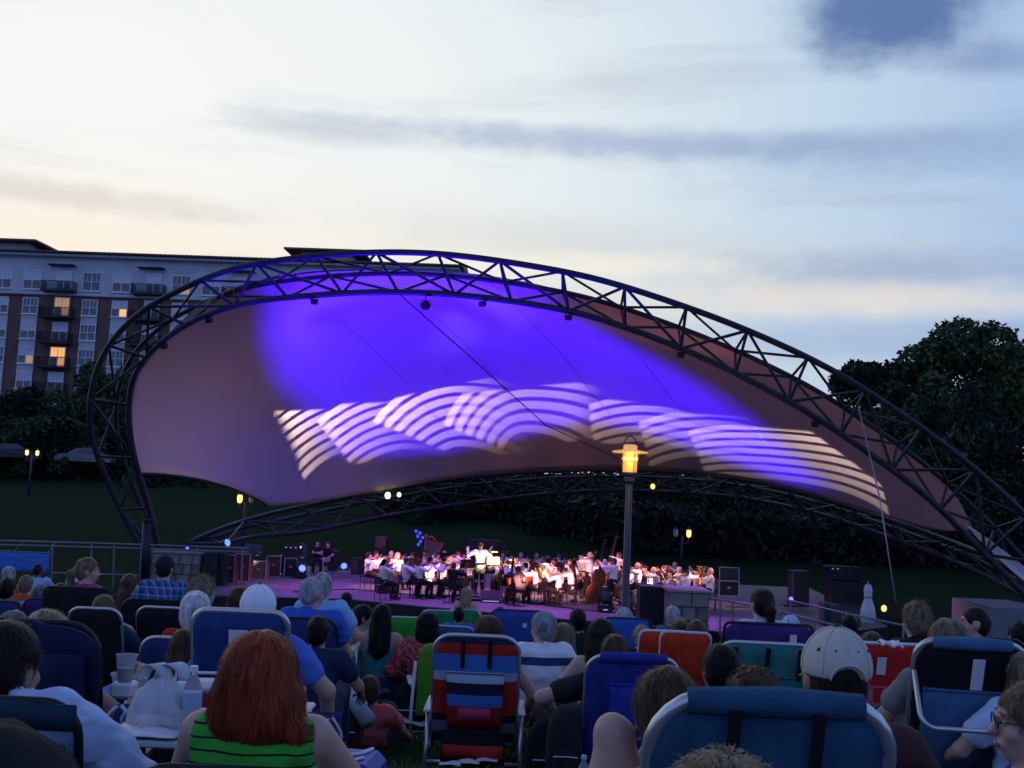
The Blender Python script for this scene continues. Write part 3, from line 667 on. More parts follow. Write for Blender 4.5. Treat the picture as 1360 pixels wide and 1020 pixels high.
rr = random.Random(5)
for k, (px, w) in enumerate(ROW):
    nr = px > 560
    Y = rr.uniform(62, 70) if nr else rr.uniform(84, 97); topy = (628 if nr else 600)+rr.uniform(-18, 8)+max(0, px-1000)*.06
    if px > 1120: topy -= 26
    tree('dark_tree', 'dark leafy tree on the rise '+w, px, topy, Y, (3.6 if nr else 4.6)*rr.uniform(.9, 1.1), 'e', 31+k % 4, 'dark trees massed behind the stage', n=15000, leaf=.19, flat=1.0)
def wood():
    b = MB(); g = np.random.default_rng(9); n = 110000
    x = g.uniform(-75, 75, n); y = g.uniform(90, 104, n); q = g.uniform(size=n) < .5; x = np.where(q, g.uniform(-6, 40, n), x); y = np.where(q, 56+g.uniform(0, 9, n)+np.clip(6-x, 0, 12)*1.6, y)
    z = np.interp(y, _gy, _gz)+g.uniform(0, 1, n)**1.1*np.where(q, 2.6, 5.2+1.5*np.sin(x*.35)+np.sin(x*.9))-.3
    c = np.stack([x, y, z], 1); e = g.normal(size=(n, 3)); e /= np.linalg.norm(e, axis=1)[:, None]; f = np.cross(e, g.normal(size=(n, 3))); f /= np.linalg.norm(f, axis=1)[:, None]; s = g.uniform(.12, .34, n)[:, None]
    v = np.stack([c-e*s, c-f*s*.6, c+e*s, c+f*s*.6], 1).reshape(-1, 3)
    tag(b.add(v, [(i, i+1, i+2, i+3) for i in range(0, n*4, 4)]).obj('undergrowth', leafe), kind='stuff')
wood()
# ================================================================== walls, rails, lamps and gear round the stage
stone = mat('wall_stone', (.17, .13, .12), .85, var=.4, vscale=3, bump=.5, bscale=14); stone2 = mat('wall_stone_pale', (.24, .20, .18), .85, var=.35, vscale=2.2, bump=.5, bscale=12)
def stone_wall(label, pa, pb, y0, y1, depth, thick, courses, per, cap=True):
    """wall of separate blocks; y0/y1 photo heights of its top and foot at the left end"""
    a = at(pa, y0, depth); c = at(pb, y0+(pb-pa)*.044, depth); h = a.z-at(pa, y1, depth).z; w = c.x-a.x
    t = thing('stone_wall', label, 'stone wall', (a.x, depth, a.z-h)); g = random.Random(int(pa)); ch = h/courses
    MB().box((w/2, thick/2, h/2), (w-.04, thick-.05, h-.02)).obj('wall_core', stone, t)
    for k in range(courses):
        x = -.0; n = per+(k % 2); cw = [g.uniform(.7, 1.3) for _ in range(n)]; s = sum(cw)
        for q in cw:
            L = q/s*w; o = MB().box((0, 0, 0), (L-.014, .12, ch-.014), None, .03).obj('stone', g.choice((stone, stone2)), t, loc=(x+L/2, -.03+g.uniform(-.012, .012), ch*(k+.5))); x += L
    if cap: MB().box((w/2, thick/2-.03, h+.05), (w+.1, thick+.14, .1), None, .03).obj('coping', stone2, t)
    return t
stone_wall('low stone wall behind the man in the plaid shirt', 203, 268, 735, 775, 36.5, .6, 3, 4)
stone_wall('stone pier at the front of the stage right of the black cabinet', 890, 942, 787, 842, 29.3, 1.2, 3, 2)
# handrails
railm = mat('rail_steel', (.22, .23, .25), .45, .5, var=.2)
def rail(label, tops, posts, r=.035, m=railm, extra=()):
    p0 = Vector(tops[0][0]); t = thing('handrail', label, 'handrail', tuple(p0))
    for ln in tops: MB().tube([Vector(p)-p0 for p in ln], r, 6).obj('rail', m, t, True)
    for a, b in posts: rod('post', Vector(a)-p0, Vector(b)-p0, r, m, t)
    return t
rail('double steel handrail running along the slope behind the blue banner', [[at(-40, 717, 37), at(110, 721, 37), at(205, 724, 37), at(330, 728, 37)], [at(-40, 722.5, 37), at(110, 726.5, 37), at(205, 729, 37), at(330, 733, 37)], [at(70, 761, 36.6), at(185, 764, 36.6)]],
     [(at(x, 717+(x+40)*.035, 37.02), at(x-2, 780, 37.02)) for x in (-20, 70, 122, 152, 188, 262, 322)])
t = thing('steel_column', 'dark round post standing in front of the left foot of the arch', 'post', tuple(at(192, 775, 35.5)))
a = at(195, 692, 35.5)-Vector(t.location); MB().tube([(0, 0, 0), a], .13, 10).obj('shaft', steel, t, True); MB().lathe(tuple(a), [(.14, -.02), (.16, .0), (.16, .05), (.05, .08)], 10).obj('cap', steel, t)
purplerail = railm
def ramp_rail():
    up_ = [onz(950, 838, FLOOR)+Vector((0, -.3, 1.0)), at(985, 804, 28.6), at(1060, 799, 27.6), at(1125, 814, 26.4), at(1200, 831, 25)]
    P = [at(948, 797, 29), at(1010, 806, 28.4)]
    rail('handrail beside the stone pier with posts on the violet floor', [[at(944, 794, 29), at(1000, 804, 28.2), at(1062, 818, 27.4)]], [(at(x, y, 28.6), at(x-1, y+46, 28.6)) for x, y in ((957, 797), (973.5, 800), (1046, 813))], .03)
    rail('upper ramp handrail running down to the right past the umbrella', [[at(1046, 797, 29), at(1125, 815, 27.6), at(1205, 832, 26.2)]], [(at(x, y, z), at(x-1, y+34, z)) for x, y, z in ((1050, 798, 28.9), (1128, 815, 27.5), (1200, 831, 26.3))], .03)
    rail('lower ramp handrail lit violet, behind the tan cap', [[at(1030, 811, 27.6), at(1075, 822, 26.9), at(1130, 836, 26)]], [(at(x, y, z), at(x-1, y+36, z)) for x, y, z in ((1036, 813, 27.5), (1082, 824, 26.8), (1127, 835, 26.05))], .035)
ramp_rail()
# blue banner
def banner():
    def f(t, co, bs):
        s = t.n.new('ShaderNodeSeparateXYZ'); t.l.new(co, s.inputs[0])
        wv = t.m('ADD', s.outputs[2], t.m('MULTIPLY', t.m('SINE', t.m('MULTIPLY', s.outputs[0], 4.2)), .07))
        ln = t.ss(t.m('ABSOLUTE', t.m('SUBTRACT', t.m('FRACT', t.m('MULTIPLY', wv, 4.5)), .5)), .3, .45)
        return t.mix(t.m('MULTIPLY', ln, .5), (.045, .16, .52), (.10, .27, .62))
    p = at(-30, 731, 35); q = at(67, 731, 35); h = p.z-at(-30, 757, 35).z
    t = thing('banner', 'blue banner with pale wave lines hung on the handrail at the left edge', 'banner', (p.x, 35, p.z-h))
    w = q.x-p.x; G = [[(w*i/20, .03*math.sin(i*1.3)*(1-j/6), h*j/6+(w*i/20)*(-.0)-.02*math.sin(i*.8)) for j in range(7)] for i in range(21)]
    MB().sheet(G, .008).obj('cloth', matfn('banner_print', f, .6), t, True)
    MB().tube([(0, 0, h+.02), (w, 0, h+.02)], .018, 6).obj('rod', railm, t); 
    for x in (.1, w/2, w-.1): rod('tie', (x, 0, h), (x, .6, h+.3), .012, railm, t, 4)
banner()
# ------------------------------------------------------------------ lamps
lampglow = mat('lamp_glow', (.9, .6, .2), .4, emit=(1, .27, .025), estr=.85); lamphot = mat('lamp_hot', (1, .9, .6), .4, emit=(1, .50, .07), estr=2.4)
post = mat('lamp_post_paint', (.045, .058, .085), .45, .3, var=.15)
def point(loc, e, col, r=.05, par=None):
    l = bpy.data.lights.new('lamp_light', 'POINT'); l.energy = e; l.color = col; l.shadow_soft_size = r; o = bpy.data.objects.new('lamp_light', l); COL.objects.link(o); o.location = loc; return o
def big_lamp():
    Y = 17; b = at(829, 900, Y); tp = at(836, 629, Y); t = thing('street_lamp', 'tall lamp post with a glowing orange lantern under a flat disc', 'street lamp', (tp.x, Y, gz(tp.x, Y)))
    H = tp.z-gz(tp.x, Y)
    MB().tube([(0, 0, 0), (0, 0, .5), (0, 0, .55), (0, 0, H-.14)], [.09, .08, .062, .052], 14).obj('post', post, t, True)
    MB().lathe((0, 0, H-.14), [(.062, 0), (.085, .02), (.085, .10), (.11, .12), (.115, .16)], 16).obj('collar', post, t, .6)
    g = MB().lathe((0, 0, H+.02), [(.105, 0), (.112, .04), (.118, .16), (.125, .26), (.122, .32)], 18).obj('lantern_glass', lampglow, t, .6)
    MB().ell((0, 0, H+.235), (.128, .128, .09), 14, 8).obj('bulb_globe', lamphot, t, True)
    dm = mat('lamp_disc', (.75, .55, .3), .5, emit=(1, .42, .06), estr=.55)
    MB().lathe((0, 0, H+.33), [(.272, -.012), (.277, 0), (.272, .014), (.13, .035), (.12, .04)], 28).obj('disc', dm, t)
    MB().lathe((0, 0, H+.365), [(.11, 0), (.11, .07), (.08, .085)], 14).obj('cap', dm, t)
    MB().tube([(.115*math.cos(a), 0, H+.38+.20*math.sin(a)) for a in np.linspace(0, math.pi, 15)], .011, 6).obj('handle', post, t, True)
    for k in range(4): a = k*math.pi/2+.4; MB().tube([(.128*math.cos(a), .128*math.sin(a), H), (.133*math.cos(a), .133*math.sin(a), H+.34)], .007, 5).obj('guard_bar', post, t)
    point((tp.x, Y-.28, tp.z+.22), 6, (1, .5, .12), .1)
big_lamp()
def lantern_post(label, px, y_top, Y, foot, lit, arm=.42, col=post, glob=.10, e=2.):
    tp = at(px, y_top, Y); z0 = at(px, foot, Y).z; t = thing('lantern_post', label, 'street lamp', (tp.x, Y, z0)); H = tp.z-z0
    MB().tube([(0, 0, 0), (0, 0, H*.5), (0, 0, H)], [.075, .06, .045], 10).obj('post', col, t, True)
    for k, s in enumerate((-1, 1)):
        MB().tube([(0, 0, H-.28), (s*arm*.6, 0, H-.36), (s*arm, 0, H-.22), (s*arm, 0, H-.06)], .025, 6).obj('arm', col, t, True)
        m = lamphot if lit[k] else mat('lamp_off', (.35, .36, .40), .3)
        MB().lathe((s*arm, 0, H-.04), [(.05, 0), (glob, .06), (glob*1.1, .24), (glob*.8, .34)], 12).obj('globe', m, t, .6)
        MB().lathe((s*arm, 0, H+.29), [(glob*1.2, 0), (glob*.4, .09), (.02, .16)], 12).obj('hood', col, t)
        if lit[k]: point((tp.x+s*arm, Y-.35, tp.z+.1), e, (1, .5, .12), .1)
lantern_post('far double lantern post glowing amber above the grass bank on the left', 42.5, 604, 72, 660, (1, 1), .34)
lantern_post('double lantern post with its shaft lit blue beside the left of the stage', 326, 667, 45, 728, (1, 0), .24)
lantern_post('far lantern post behind the brass with only its right lamp lit', 906, 712, 50, 752, (0, 1), .30)
def glow(label, px, py, Y, r=.09, m=None, e=1.):
    p = at(px, py, Y); t = thing('small_lamp', label, 'lamp', tuple(p)); MB().ell((0, 0, 0), (r, r, r*1.2), 10, 7).obj('bulb', m or lamphot, t, True); MB().box((0, .05, r*1.3), (r*1.6, r*1.2, r*.7), None, .01).obj('fitting', black, t); return t
glow('bright bulb on the back arch just right of the tall lamp post', 867, 646, 53, .11)
glow('bright work lamp on the back arch, the left of two side by side', 515, 658, 50.2, .13, mat('lamp_cool', (1, 1, .8), .4, emit=(1, .8, .35), estr=5))
glow('paler work lamp on the back arch, the right of two side by side', 530, 657, 50.5, .09, mat('lamp_cool', (1, 1, .8), .4))
glow('small amber lamp beyond the ramp, right of the closed umbrella', 1174, 808, 40, .10, mat('lamp_amber', (1, .5, .2), .4, emit=(1, .35, .08), estr=3))
# ------------------------------------------------------------------ stage lamps as objects
bluelens = mat('blue_lens', (.1, .1, .9), .2, emit=(.10, .17, 1), estr=2.6); blk2 = mat('lamp_housing', (.016, .016, .02), .45, var=.3)
def moving_head(loc, label, yaw, tilt, lens=None, s=1.):
    t = thing('moving_head_lamp', label, 'stage lamp', tuple(loc), yaw, 'moving head lamps on the stage floor')
    MB().box((0, 0, .06*s), (.36*s, .36*s, .12*s), None, .03).obj('base', blk2, t)
    b = MB()
    for x in (-.17, .17): b.box((x*s, 0, .27*s), (.05*s, .14*s, .34*s), None, .015)
    b.box((0, 0, .14*s), (.36*s, .16*s, .05*s), None, .01); b.obj('yoke', blk2, t)
    h = MB().lathe((0, 0, -.2*s), [(.09*s, 0), (.13*s, .05*s), (.14*s, .22*s), (.115*s, .30*s), (.13*s, .33*s), (.13*s, .41*s)], 16).obj('head', blk2, t, .6, (0, 0, .42*s)); h.rotation_euler = (tilt, 0, 0)
    MB().lathe((0, 0, .205*s), [(.115*s, 0), (.10*s, .02*s), (.03*s, .03*s)], 16).obj('lens', lens or mat('lens_glass', (.3, .3, .4), .08, emit=(1, .75, .8), estr=1.2), h, .6)
    MB().box((0, -.19*s, .08*s), (.12*s, .02*s, .03*s)).obj('display', mat('display_pale', (.8, .7, .75), .4, emit=(1, .7, .8), estr=.25), t)
for (x, y), lb in zip(HEADS, ('leftmost of the three dark moving lamps on the left of the stage', 'middle of the three dark moving lamps on the left of the stage', 'moving lamp right of the other two on the left, under the bright blue wash light', 'leftmost of the three dark moving lamps in front of the players', 'middle of the three dark moving lamps in front of the players', 'moving lamp close beside the tall lamp post')):
    p = onz(x, y, FLOOR); moving_head(p, lb, random.uniform(-.3, .3), -.45, s=1.15)
def wash_light(label, px, py, Y, foot, rz=0., par=(.10, .12, 1), r=.13, stand=True):
    p = at(px, py, Y); t = thing('wash_light', label, 'stage lamp', tuple(p), rz, 'blue wash lamps')
    h = MB().lathe((0, 0, -.2), [(r*.7, 0), (r, .08), (r*1.1, .22), (r*1.15, .24)], 14).obj('can', blk2, t, .6); h.rotation_euler = (1.25, .5, 0)
    MB().lathe((0, 0, .035), [(r, 0), (r*.9, .02), (.02, .025)], 14).obj('lens', bluelens, h)
    z0 = at(px, foot, Y).z-p.z
    if stand: MB().tube([(0, .12, z0), (0, .12, -.05)], .03, 6).obj('stand', blk2, t); MB().box((0, .12, z0+.03), (.4, .4, .06), None, .02).obj('foot', blk2, t)
wash_light('blue wash lamp glaring on the left of the stage, in front of the work case', 401, 755, 40.5, 766, .3)
wash_light('blue wash lamp on the floor left of the first violin', 457, 752, 42, 757, -.2, r=.12)
wash_light('slanting blue wash lamp on top of the equipment at far left', 301, 721, 38, 745, .9)
wash_light('small blue point of light on the ramp behind the woman in the purple chair', 1050, 796, 30, 806, 0, r=.06)
wash_light('pale blue spot of light above the low stone wall', 249, 728, 37.2, 740, 0, r=.05)
# floor monitors
wedge_v = [(-.35, 0, 0), (.35, 0, 0), (.35, .42, 0), (-.35, .42, 0), (-.35, .06, .12), (.35, .06, .12), (.35, .42, .36), (-.35, .42, .36)]
wedge_f = [(3, 2, 1, 0), (0, 1, 5, 4), (4, 5, 6, 7), (6, 2, 3, 7), (0, 4, 7, 3), (1, 2, 6, 5)]
def monitor(px, py, label, rz):
    p = onz(px, py, FLOOR); t = thing('stage_monitor', label, 'speaker', tuple(p), rz, 'wedge monitors on the stage floor'); MB().add(wedge_v, wedge_f).obj('cabinet', blk2, t)
    MB().add([(-.31, .075, .145), (.31, .075, .145), (.31, .40, .355), (-.31, .40, .355)], [(0, 1, 2, 3)]).obj('grille', mat('grille', (.03, .03, .035), .8, bump=.4, bscale=200), t)
    MB().box((0, -.005, .06), (.5, .012, .03)).obj('display', MATS['display_pale'], t)
monitor(513, 787, 'wedge monitor on the violet floor left of the conductor, a white tag on it', math.pi+.3); monitor(652, 801, 'wedge monitor on the floor below the conductor', .05)
# ------------------------------------------------------------------ cases, cabinets, equipment
edge = mat('case_edge', (.42, .40, .40), .4, .7); redcase = mat('case_brown', (.06, .028, .026), .7, var=.3); greycase = mat('case_grey', (.06, .06, .066), .7, var=.2)
def case(label, px0, px1, y0, y1, Y, dp, m=blk2, ed=True, lid=False, name='flight_case', cat='flight case', knobs=0, grp=None):
    a = at(px0, y1, Y); c = at(px1, y1, Y); h = at(px0, y0, Y).z-a.z; w = c.x-a.x
    z0 = FLOOR if Y > 33 and a.z < FLOOR+.25 else a.z
    if z0 == FLOOR: h = at(px0, y0, Y).z-FLOOR
    t = thing(name, label, cat, ((a.x+c.x)/2, Y, z0), 0, grp)
    MB().box((0, dp/2, h/2), (w, dp, h), None, .02).obj('body', m, t)
    if ed:
        b = MB(); q = .035
        for x in (-w/2, w/2): b.box((x, -.004, h/2), (q, q, h+q))
        for z in (0, h): b.box((0, -.006, z), (w+q*.9, q*.9, q))
        b.obj('edge_trim', edge, t); MB().box((0, -.012, h*.55), (.10, .02, .07), None, .008).obj('latch', edge, t)
    if lid:
        l = MB().box((0, .03, h*.42), (w, .08, h*.8), None, .015).obj('lid', m, t, loc=(.12, dp, h)); l.rotation_euler = (-.1, 0, 0); b = MB()
        for x in (-w/2, w/2): b.box((x, -.02, h*.42), (.02, .03, h*.8))
        b.box((0, -.02, h*.82), (w, .03, .02)); b.obj('lid_trim', edge, l)
    for k in range(knobs): MB().lathe((0, 0, 0), [(.03, 0), (.03, .03)], 8).obj('knob', MATS['display_pale'], t, loc=(-w/2+.12+k*.18, -.03, h*.8))
    return t
case('flight case with pale edges and its lid up, right of the tuba', 955, 981, 771, 791, 36.5, .6, lid=True)
case('tall black loudspeaker cabinet at the right end of the stage', 1053, 1075, 758, 797, 38, .7, ed=False, name='loudspeaker', cat='speaker')
case('black equipment rack with two pale lamps right of the loudspeaker', 1101, 1146, 752, 770, 39, .8, name='equipment_rack', cat='equipment', knobs=2, ed=False)
case('long black equipment rack under the one with two lamps', 1103, 1150, 771, 796, 38.9, .8, name='equipment_rack', cat='equipment', ed=False)
case('big black cabinet at the front of the stage left of the stone pier', 849, 888, 778, 826, 30.6, .9, ed=False, name='loudspeaker', cat='speaker')
case('narrow black column right of the low stone wall', 268, 286, 733, 782, 36.2, .6, ed=False, name='loudspeaker', cat='speaker')
case('black column standing close against the first one', 286, 297, 735, 782, 36.4, .5, ed=False, name='loudspeaker', cat='speaker')
case('brownish case with a pale latch beside the black columns', 297, 310, 737, 776, 37.5, .6, redcase)
case('dark brown case in the middle of the left-hand pile', 311, 330, 735, 776, 38.5, .6, redcase)
case('grey equipment box topmost on the left-hand pile', 322, 343, 724, 735, 38.8, .6, greycase, ed=False, name='equipment_box', cat='equipment')
case('low dark case behind the left moving lamps', 331, 352, 745, 776, 39.5, .6, greycase)
case('dark brown case left of the work case', 353, 372, 738, 765, 41, .6, redcase)
case('work case with a white frame round its dark front', 377.5, 394, 741, 758, 41, .5)
case('black amplifier resting on the work case', 375, 397, 724, 740, 41.05, .5, ed=False, name='amplifier', cat='equipment', knobs=3)
case('black box with a strip of lamps beside the seated stagehand', 398, 404, 722, 752, 42, .4, greycase, ed=False, name='equipment_box', cat='equipment')
case('black bin behind the stagehand', 435, 447, 731, 752, 45, .6, ed=False, name='equipment_box', cat='equipment')
case('dark amplifier stack behind the first violin', 466, 477, 741, 757, 43.5, .6, ed=False, name='amplifier', cat='equipment')
case('tall black loudspeaker with a blue-lit front left of the violins', 494, 511, 713, 757, 43, .7, ed=False, name='loudspeaker', cat='speaker')
case('grey bin standing upright on the ramp left of the other', 1094, 1102, 800, 832, 29.4, .5, greycase, ed=False, name='bin', cat='bin')
case('grey bin standing upright on the ramp, the right of two', 1105, 1114, 803, 835, 29.2, .5, greycase, ed=False, name='bin', cat='bin')
case('low dark cabin with a flat roof at the far right below the arch', 1318, 1400, 806, 850, 33, 3, mat('cabin_grey', (.16, .18, .2), .8, var=.2), ed=False, name='cabin', cat='cabin')
def picket():
    p = at(1116, 801, 29.5); t = thing('picket_fence', 'short fence of upright slats beside the grey bins', 'fence', tuple(p)); hh = p.z-at(1116, 836, 29.5).z
    for k in range(6): MB().box((k*.1, 0, -hh/2), (.07, .02, hh-k*.02), None, .004).obj('slat', greycase, t)
    for z in (-.15, -hh+.2): MB().box((.26, .03, z), (.62, .025, .05)).obj('rail', greycase, t)
picket()
def umbrella():
    Y = 28; tp = at(1153, 775, Y); z0 = at(1150, 835, Y).z; t = thing('closed_umbrella', 'white umbrella folded shut standing beyond the ramp rail', 'umbrella', (tp.x, Y, z0)); H = tp.z-z0
    MB().tube([(0, 0, 0), (0, 0, H)], .02, 8).obj('pole', railm, t)
    n = 20; prof = [(.05, H-.02), (.09, H-.12), (.085, H-.3), (.075, H-.36), (.14, H-.6), (.17, H-.85), (.12, H-.98)]; b = MB(); vs = [(r*(1+.25*math.cos(6*2*math.pi*k/n))*math.cos(2*math.pi*k/n), r*(1+.25*math.cos(6*2*math.pi*k/n))*math.sin(2*math.pi*k/n), z) for r, z in prof for k in range(n)]
    b.add(vs, [(i*n+k, i*n+(k+1) % n, (i+1)*n+(k+1) % n, (i+1)*n+k) for i in range(len(prof)-1) for k in range(n)]); b.obj('canopy_cloth', mat('umbrella_cloth', (.62, .58, .60), .8, var=.1), t, True)
    MB().tube([(.082*math.cos(a), .082*math.sin(a), H-.34) for a in np.linspace(0, 6.28, 17)[:-1]], .012, 5, True).obj('strap', black, t)
    MB().ell((0, 0, H+.01), (.03, .03, .05), 8, 6).obj('finial', railm, t)
umbrella()
# parked cars on the road above the bank
def car(label, px, py, Y, rz, col, glowing=False):
    p = at(px, py, Y); t = thing('parked_car', label, 'car', (p.x, Y, p.z), rz, 'cars parked above the bank'); z = 0
    b = MB(); prof = [(-2.1, .35), (-2.15, .65), (-1.9, .85), (-1.2, .95), (-.6, 1.38), (.6, 1.42), (1.3, 1.0), (2.0, .88), (2.15, .6), (2.1, .35)]; n = len(prof)
    vs = [(x, s*(.82 if zz < 1 else .66), zz) for s in (-1, 1) for x, zz in prof]
    b.add(vs, [tuple(range(n)), tuple(range(n, 2*n))[::-1]]+[(i, i+n, (i+1) % n+n, (i+1) % n) for i in range(n)]); b.obj('body', mat('car_paint_'+col[0], col[1], .25, .2), t)
    for s in (-1, 1):
        MB().add([(-1.05, s*.79, .98), (-.55, s*.70, 1.32), (.55, s*.70, 1.35), (1.1, s*.79, 1.0)], [(0, 1, 2, 3)]).obj('side_window', mat('car_glass', (.02, .025, .03), .05, spec=.8), t)
        for x in (-1.3, 1.35): MB().tube([(x, s*.72, .33), (x, s*.86, .33)], .33, 14).obj('wheel', black, t)
        MB().box((-2.13, s*.6, .68), (.06, .3, .13), None, .02).obj('headlight', lamphot if glowing else MATS['car_glass'], t)
car('pale car parked above the grass bank left of the lattice arch', 113, 619, 86, .1, ('pale', (.13, .145, .155)))
car('car with glowing lamps at the far left edge above the bank', 7, 613, 84, .7, ('dark', (.04, .04, .05)), True)
# ================================================================== figures: one continuous skin grown from a signed distance field
def rmat(yaw=0, pitch=0, roll=0):
    return np.array((Matrix.Rotation(yaw, 3, 'Z') @ Matrix.Rotation(pitch, 3, 'X') @ Matrix.Rotation(roll, 3, 'Y')))
def prim_sdf(p, X):
    if p[0] == 'c':
        a, b, r0_, r1 = np.array(p[1]), np.array(p[2]), p[3], p[4]; d = b-a; L2 = d@d+1e-12
        t = np.clip(((X-a)@d)/L2, 0, 1); return np.linalg.norm(X-a-t[..., None]*d, axis=-1)-(r0_+(r1-r0_)*t)
    c, r, R = np.array(p[1]), np.array(p[2]), p[3]
    q = (X-c) if R is None else (X-c)@R
    k0 = np.linalg.norm(q/r, axis=-1); k1 = np.linalg.norm(q/(r*r), axis=-1)+1e-9
    return k0*(k0-1)/k1
def prim_box(p):
    if p[0] == 'c':
        a, b = np.array(p[1]), np.array(p[2]); m = max(p[3], p[4]); return np.minimum(a, b)-m, np.maximum(a, b)+m
    m = np.array(p[2]) if p[3] is None else np.full(3, max(p[2])); return np.array(p[1])-m, np.array(p[1])+m
def sminf(a, b, k):
    h = np.clip(.5+.5*(a-b)/k, 0, 1); return a+(b-a)*h-k*h*(1-h)
def ev(prims, X, k=.03):
    f = np.full(X.shape[:-1], 9.)
    for p in prims: f = sminf(f, prim_sdf(p, X), k)
    return f
def field(prims, h, k=.03, cut=None, inflate=0.):
    bx = [prim_box(p) for p in prims]; m = h*3+inflate+k*.3
    lo = np.min([b[0] for b in bx], 0)-m; hi = np.max([b[1] for b in bx], 0)+m; n = np.ceil((hi-lo)/h).astype(int)+1
    f = np.full(n, 9., np.float32); ax = [lo[i]+h*np.arange(n[i]) for i in range(3)]
    for p, b in zip(prims, bx):
        e = k+m+.02; i0 = np.maximum(((b[0]-e-lo)/h).astype(int), 0); i1 = np.minimum(((b[1]+e-lo)/h).astype(int)+2, n)
        g = np.stack(np.meshgrid(*[ax[i][i0[i]:i1[i]] for i in range(3)], indexing='ij'), -1)
        sl = tuple(slice(i0[i], i1[i]) for i in range(3)); f[sl] = sminf(f[sl], prim_sdf(p, g), k)
    f -= inflate
    if cut is not None:
        g = np.stack(np.meshgrid(*ax, indexing='ij'), -1); f = np.maximum(f, cut(g))
    return f, lo
def nets(f, lo, h):
    ins = f < 0; n = np.array(f.shape)
    c = np.zeros(n-1, np.int8)
    for i in (0, 1):
        for j in (0, 1):
            for k in (0, 1): c += ins[i:n[0]-1+i, j:n[1]-1+j, k:n[2]-1+k]
    act = (c > 0) & (c < 8); I = np.argwhere(act)
    if len(I) == 0: return np.zeros((0, 3)), np.zeros((0, 4), int)
    idx = -np.ones(n-1, np.int64); idx[act] = np.arange(len(I))
    acc = np.zeros((len(I), 3)); cnt = np.zeros(len(I))
    cr = [(i, j, k) for i in (0, 1) for j in (0, 1) for k in (0, 1)]
    val = {q: f[I[:, 0]+q[0], I[:, 1]+q[1], I[:, 2]+q[2]] for q in cr}
    for a in cr:
        for ax_ in range(3):
            if a[ax_]: continue
            b = list(a); b[ax_] = 1; b = tuple(b); va, vb = val[a], val[b]; m = (va < 0) != (vb < 0)
            t = np.where(m, va/(va-vb+1e-12), 0); p = np.tile(np.array(a, float), (len(I), 1)); p[:, ax_] = t
            acc[m] += p[m]; cnt[m] += 1
    v = lo+h*(I+acc/cnt[:, None]); Q = []
    for ax_ in range(3):
        o1, o2 = [(1, 2), (2, 0), (0, 1)][ax_]
        s0 = [slice(1, -1)]*3; s1 = [slice(1, -1)]*3
        s0[ax_] = slice(0, -1); s1[ax_] = slice(1, None)
        A = ins[tuple(s0)]; B = ins[tuple(s1)]; E = np.argwhere(A != B)
        if len(E) == 0: continue
        fl = A[tuple(E.T)]; E = E+1; E[:, ax_] -= 1
        def cell(d1, d2):
            q = E.copy(); q[:, o1] -= d1; q[:, o2] -= d2; return idx[tuple(q.T)]
        q = np.stack([cell(1, 1), cell(0, 1), cell(0, 0), cell(1, 0)], 1); q[~fl] = q[~fl][:, ::-1]; Q.append(q)
    return v, np.concatenate(Q)
def mesh_np(name, v, q, m, extra=None):
    if extra is not None:
        q = np.concatenate([q, extra[1]+len(v)]) if len(q) else extra[1]; v = np.concatenate([v, extra[0]])
    me = bpy.data.meshes.new(name); nq = len(q)
    me.vertices.add(len(v)); me.vertices.foreach_set('co', np.ascontiguousarray(v, np.float32).ravel()); me.loops.add(nq*4); me.loops.foreach_set('vertex_index', np.ascontiguousarray(q, np.int32).ravel())
    me.polygons.add(nq); me.polygons.foreach_set('loop_start', np.arange(0, nq*4, 4, dtype=np.int32)); me.polygons.foreach_set('loop_total', np.full(nq, 4, np.int32))
    me.polygons.foreach_set('use_smooth', np.ones(nq, bool)); me.materials.append(m); me.update(calc_edges=True); me.validate(); return me
def noise3(X, s, seed):
    g = np.random.default_rng(seed); o = 0
    for k in range(5):
        d = g.normal(size=3)*s; o = o+np.sin(X@d+g.uniform(0, 6.28))*np.sin(X@g.normal(size=3)*s*.7+g.uniform(0, 6.28))
    return o/2.5
def ik(S, H, l1, l2, pole):
    S, H, pole = np.array(S, float), np.array(H, float), np.array(pole, float); d = H-S; L = np.linalg.norm(d)
    if L > (l1+l2)*.985: H = S+d/L*(l1+l2)*.985; d = H-S; L = np.linalg.norm(d)
    a = (l1*l1-l2*l2+L*L)/(2*L); u = d/L; p = pole-u*(pole@u); p /= np.linalg.norm(p)+1e-9
    return S+u*a+p*math.sqrt(max(l1*l1-a*a, 0)), H
SKIN = {'fair': (.52, .32, .25), 'tan': (.38, .22, .155), 'brown': (.20, .105, .07), 'dark': (.09, .048, .035)}
def skinmat(k): return mat('skin_'+k, SKIN[k], .5, bump=.06, bscale=180, var=.07, vscale=22, sub=.06)
HAIR = {'red': (.21, .036, .014), 'black': (.006, .006, .007), 'dkbrown': (.016, .010, .008), 'brown': (.062, .034, .018), 'ltbrown': (.12, .076, .042), 'blond': (.23, .165, .10), 'dkblond': (.14, .105, .065), 'grey': (.26, .27, .29), 'white': (.55, .56, .60), 'dkgrey': (.10, .10, .11)}
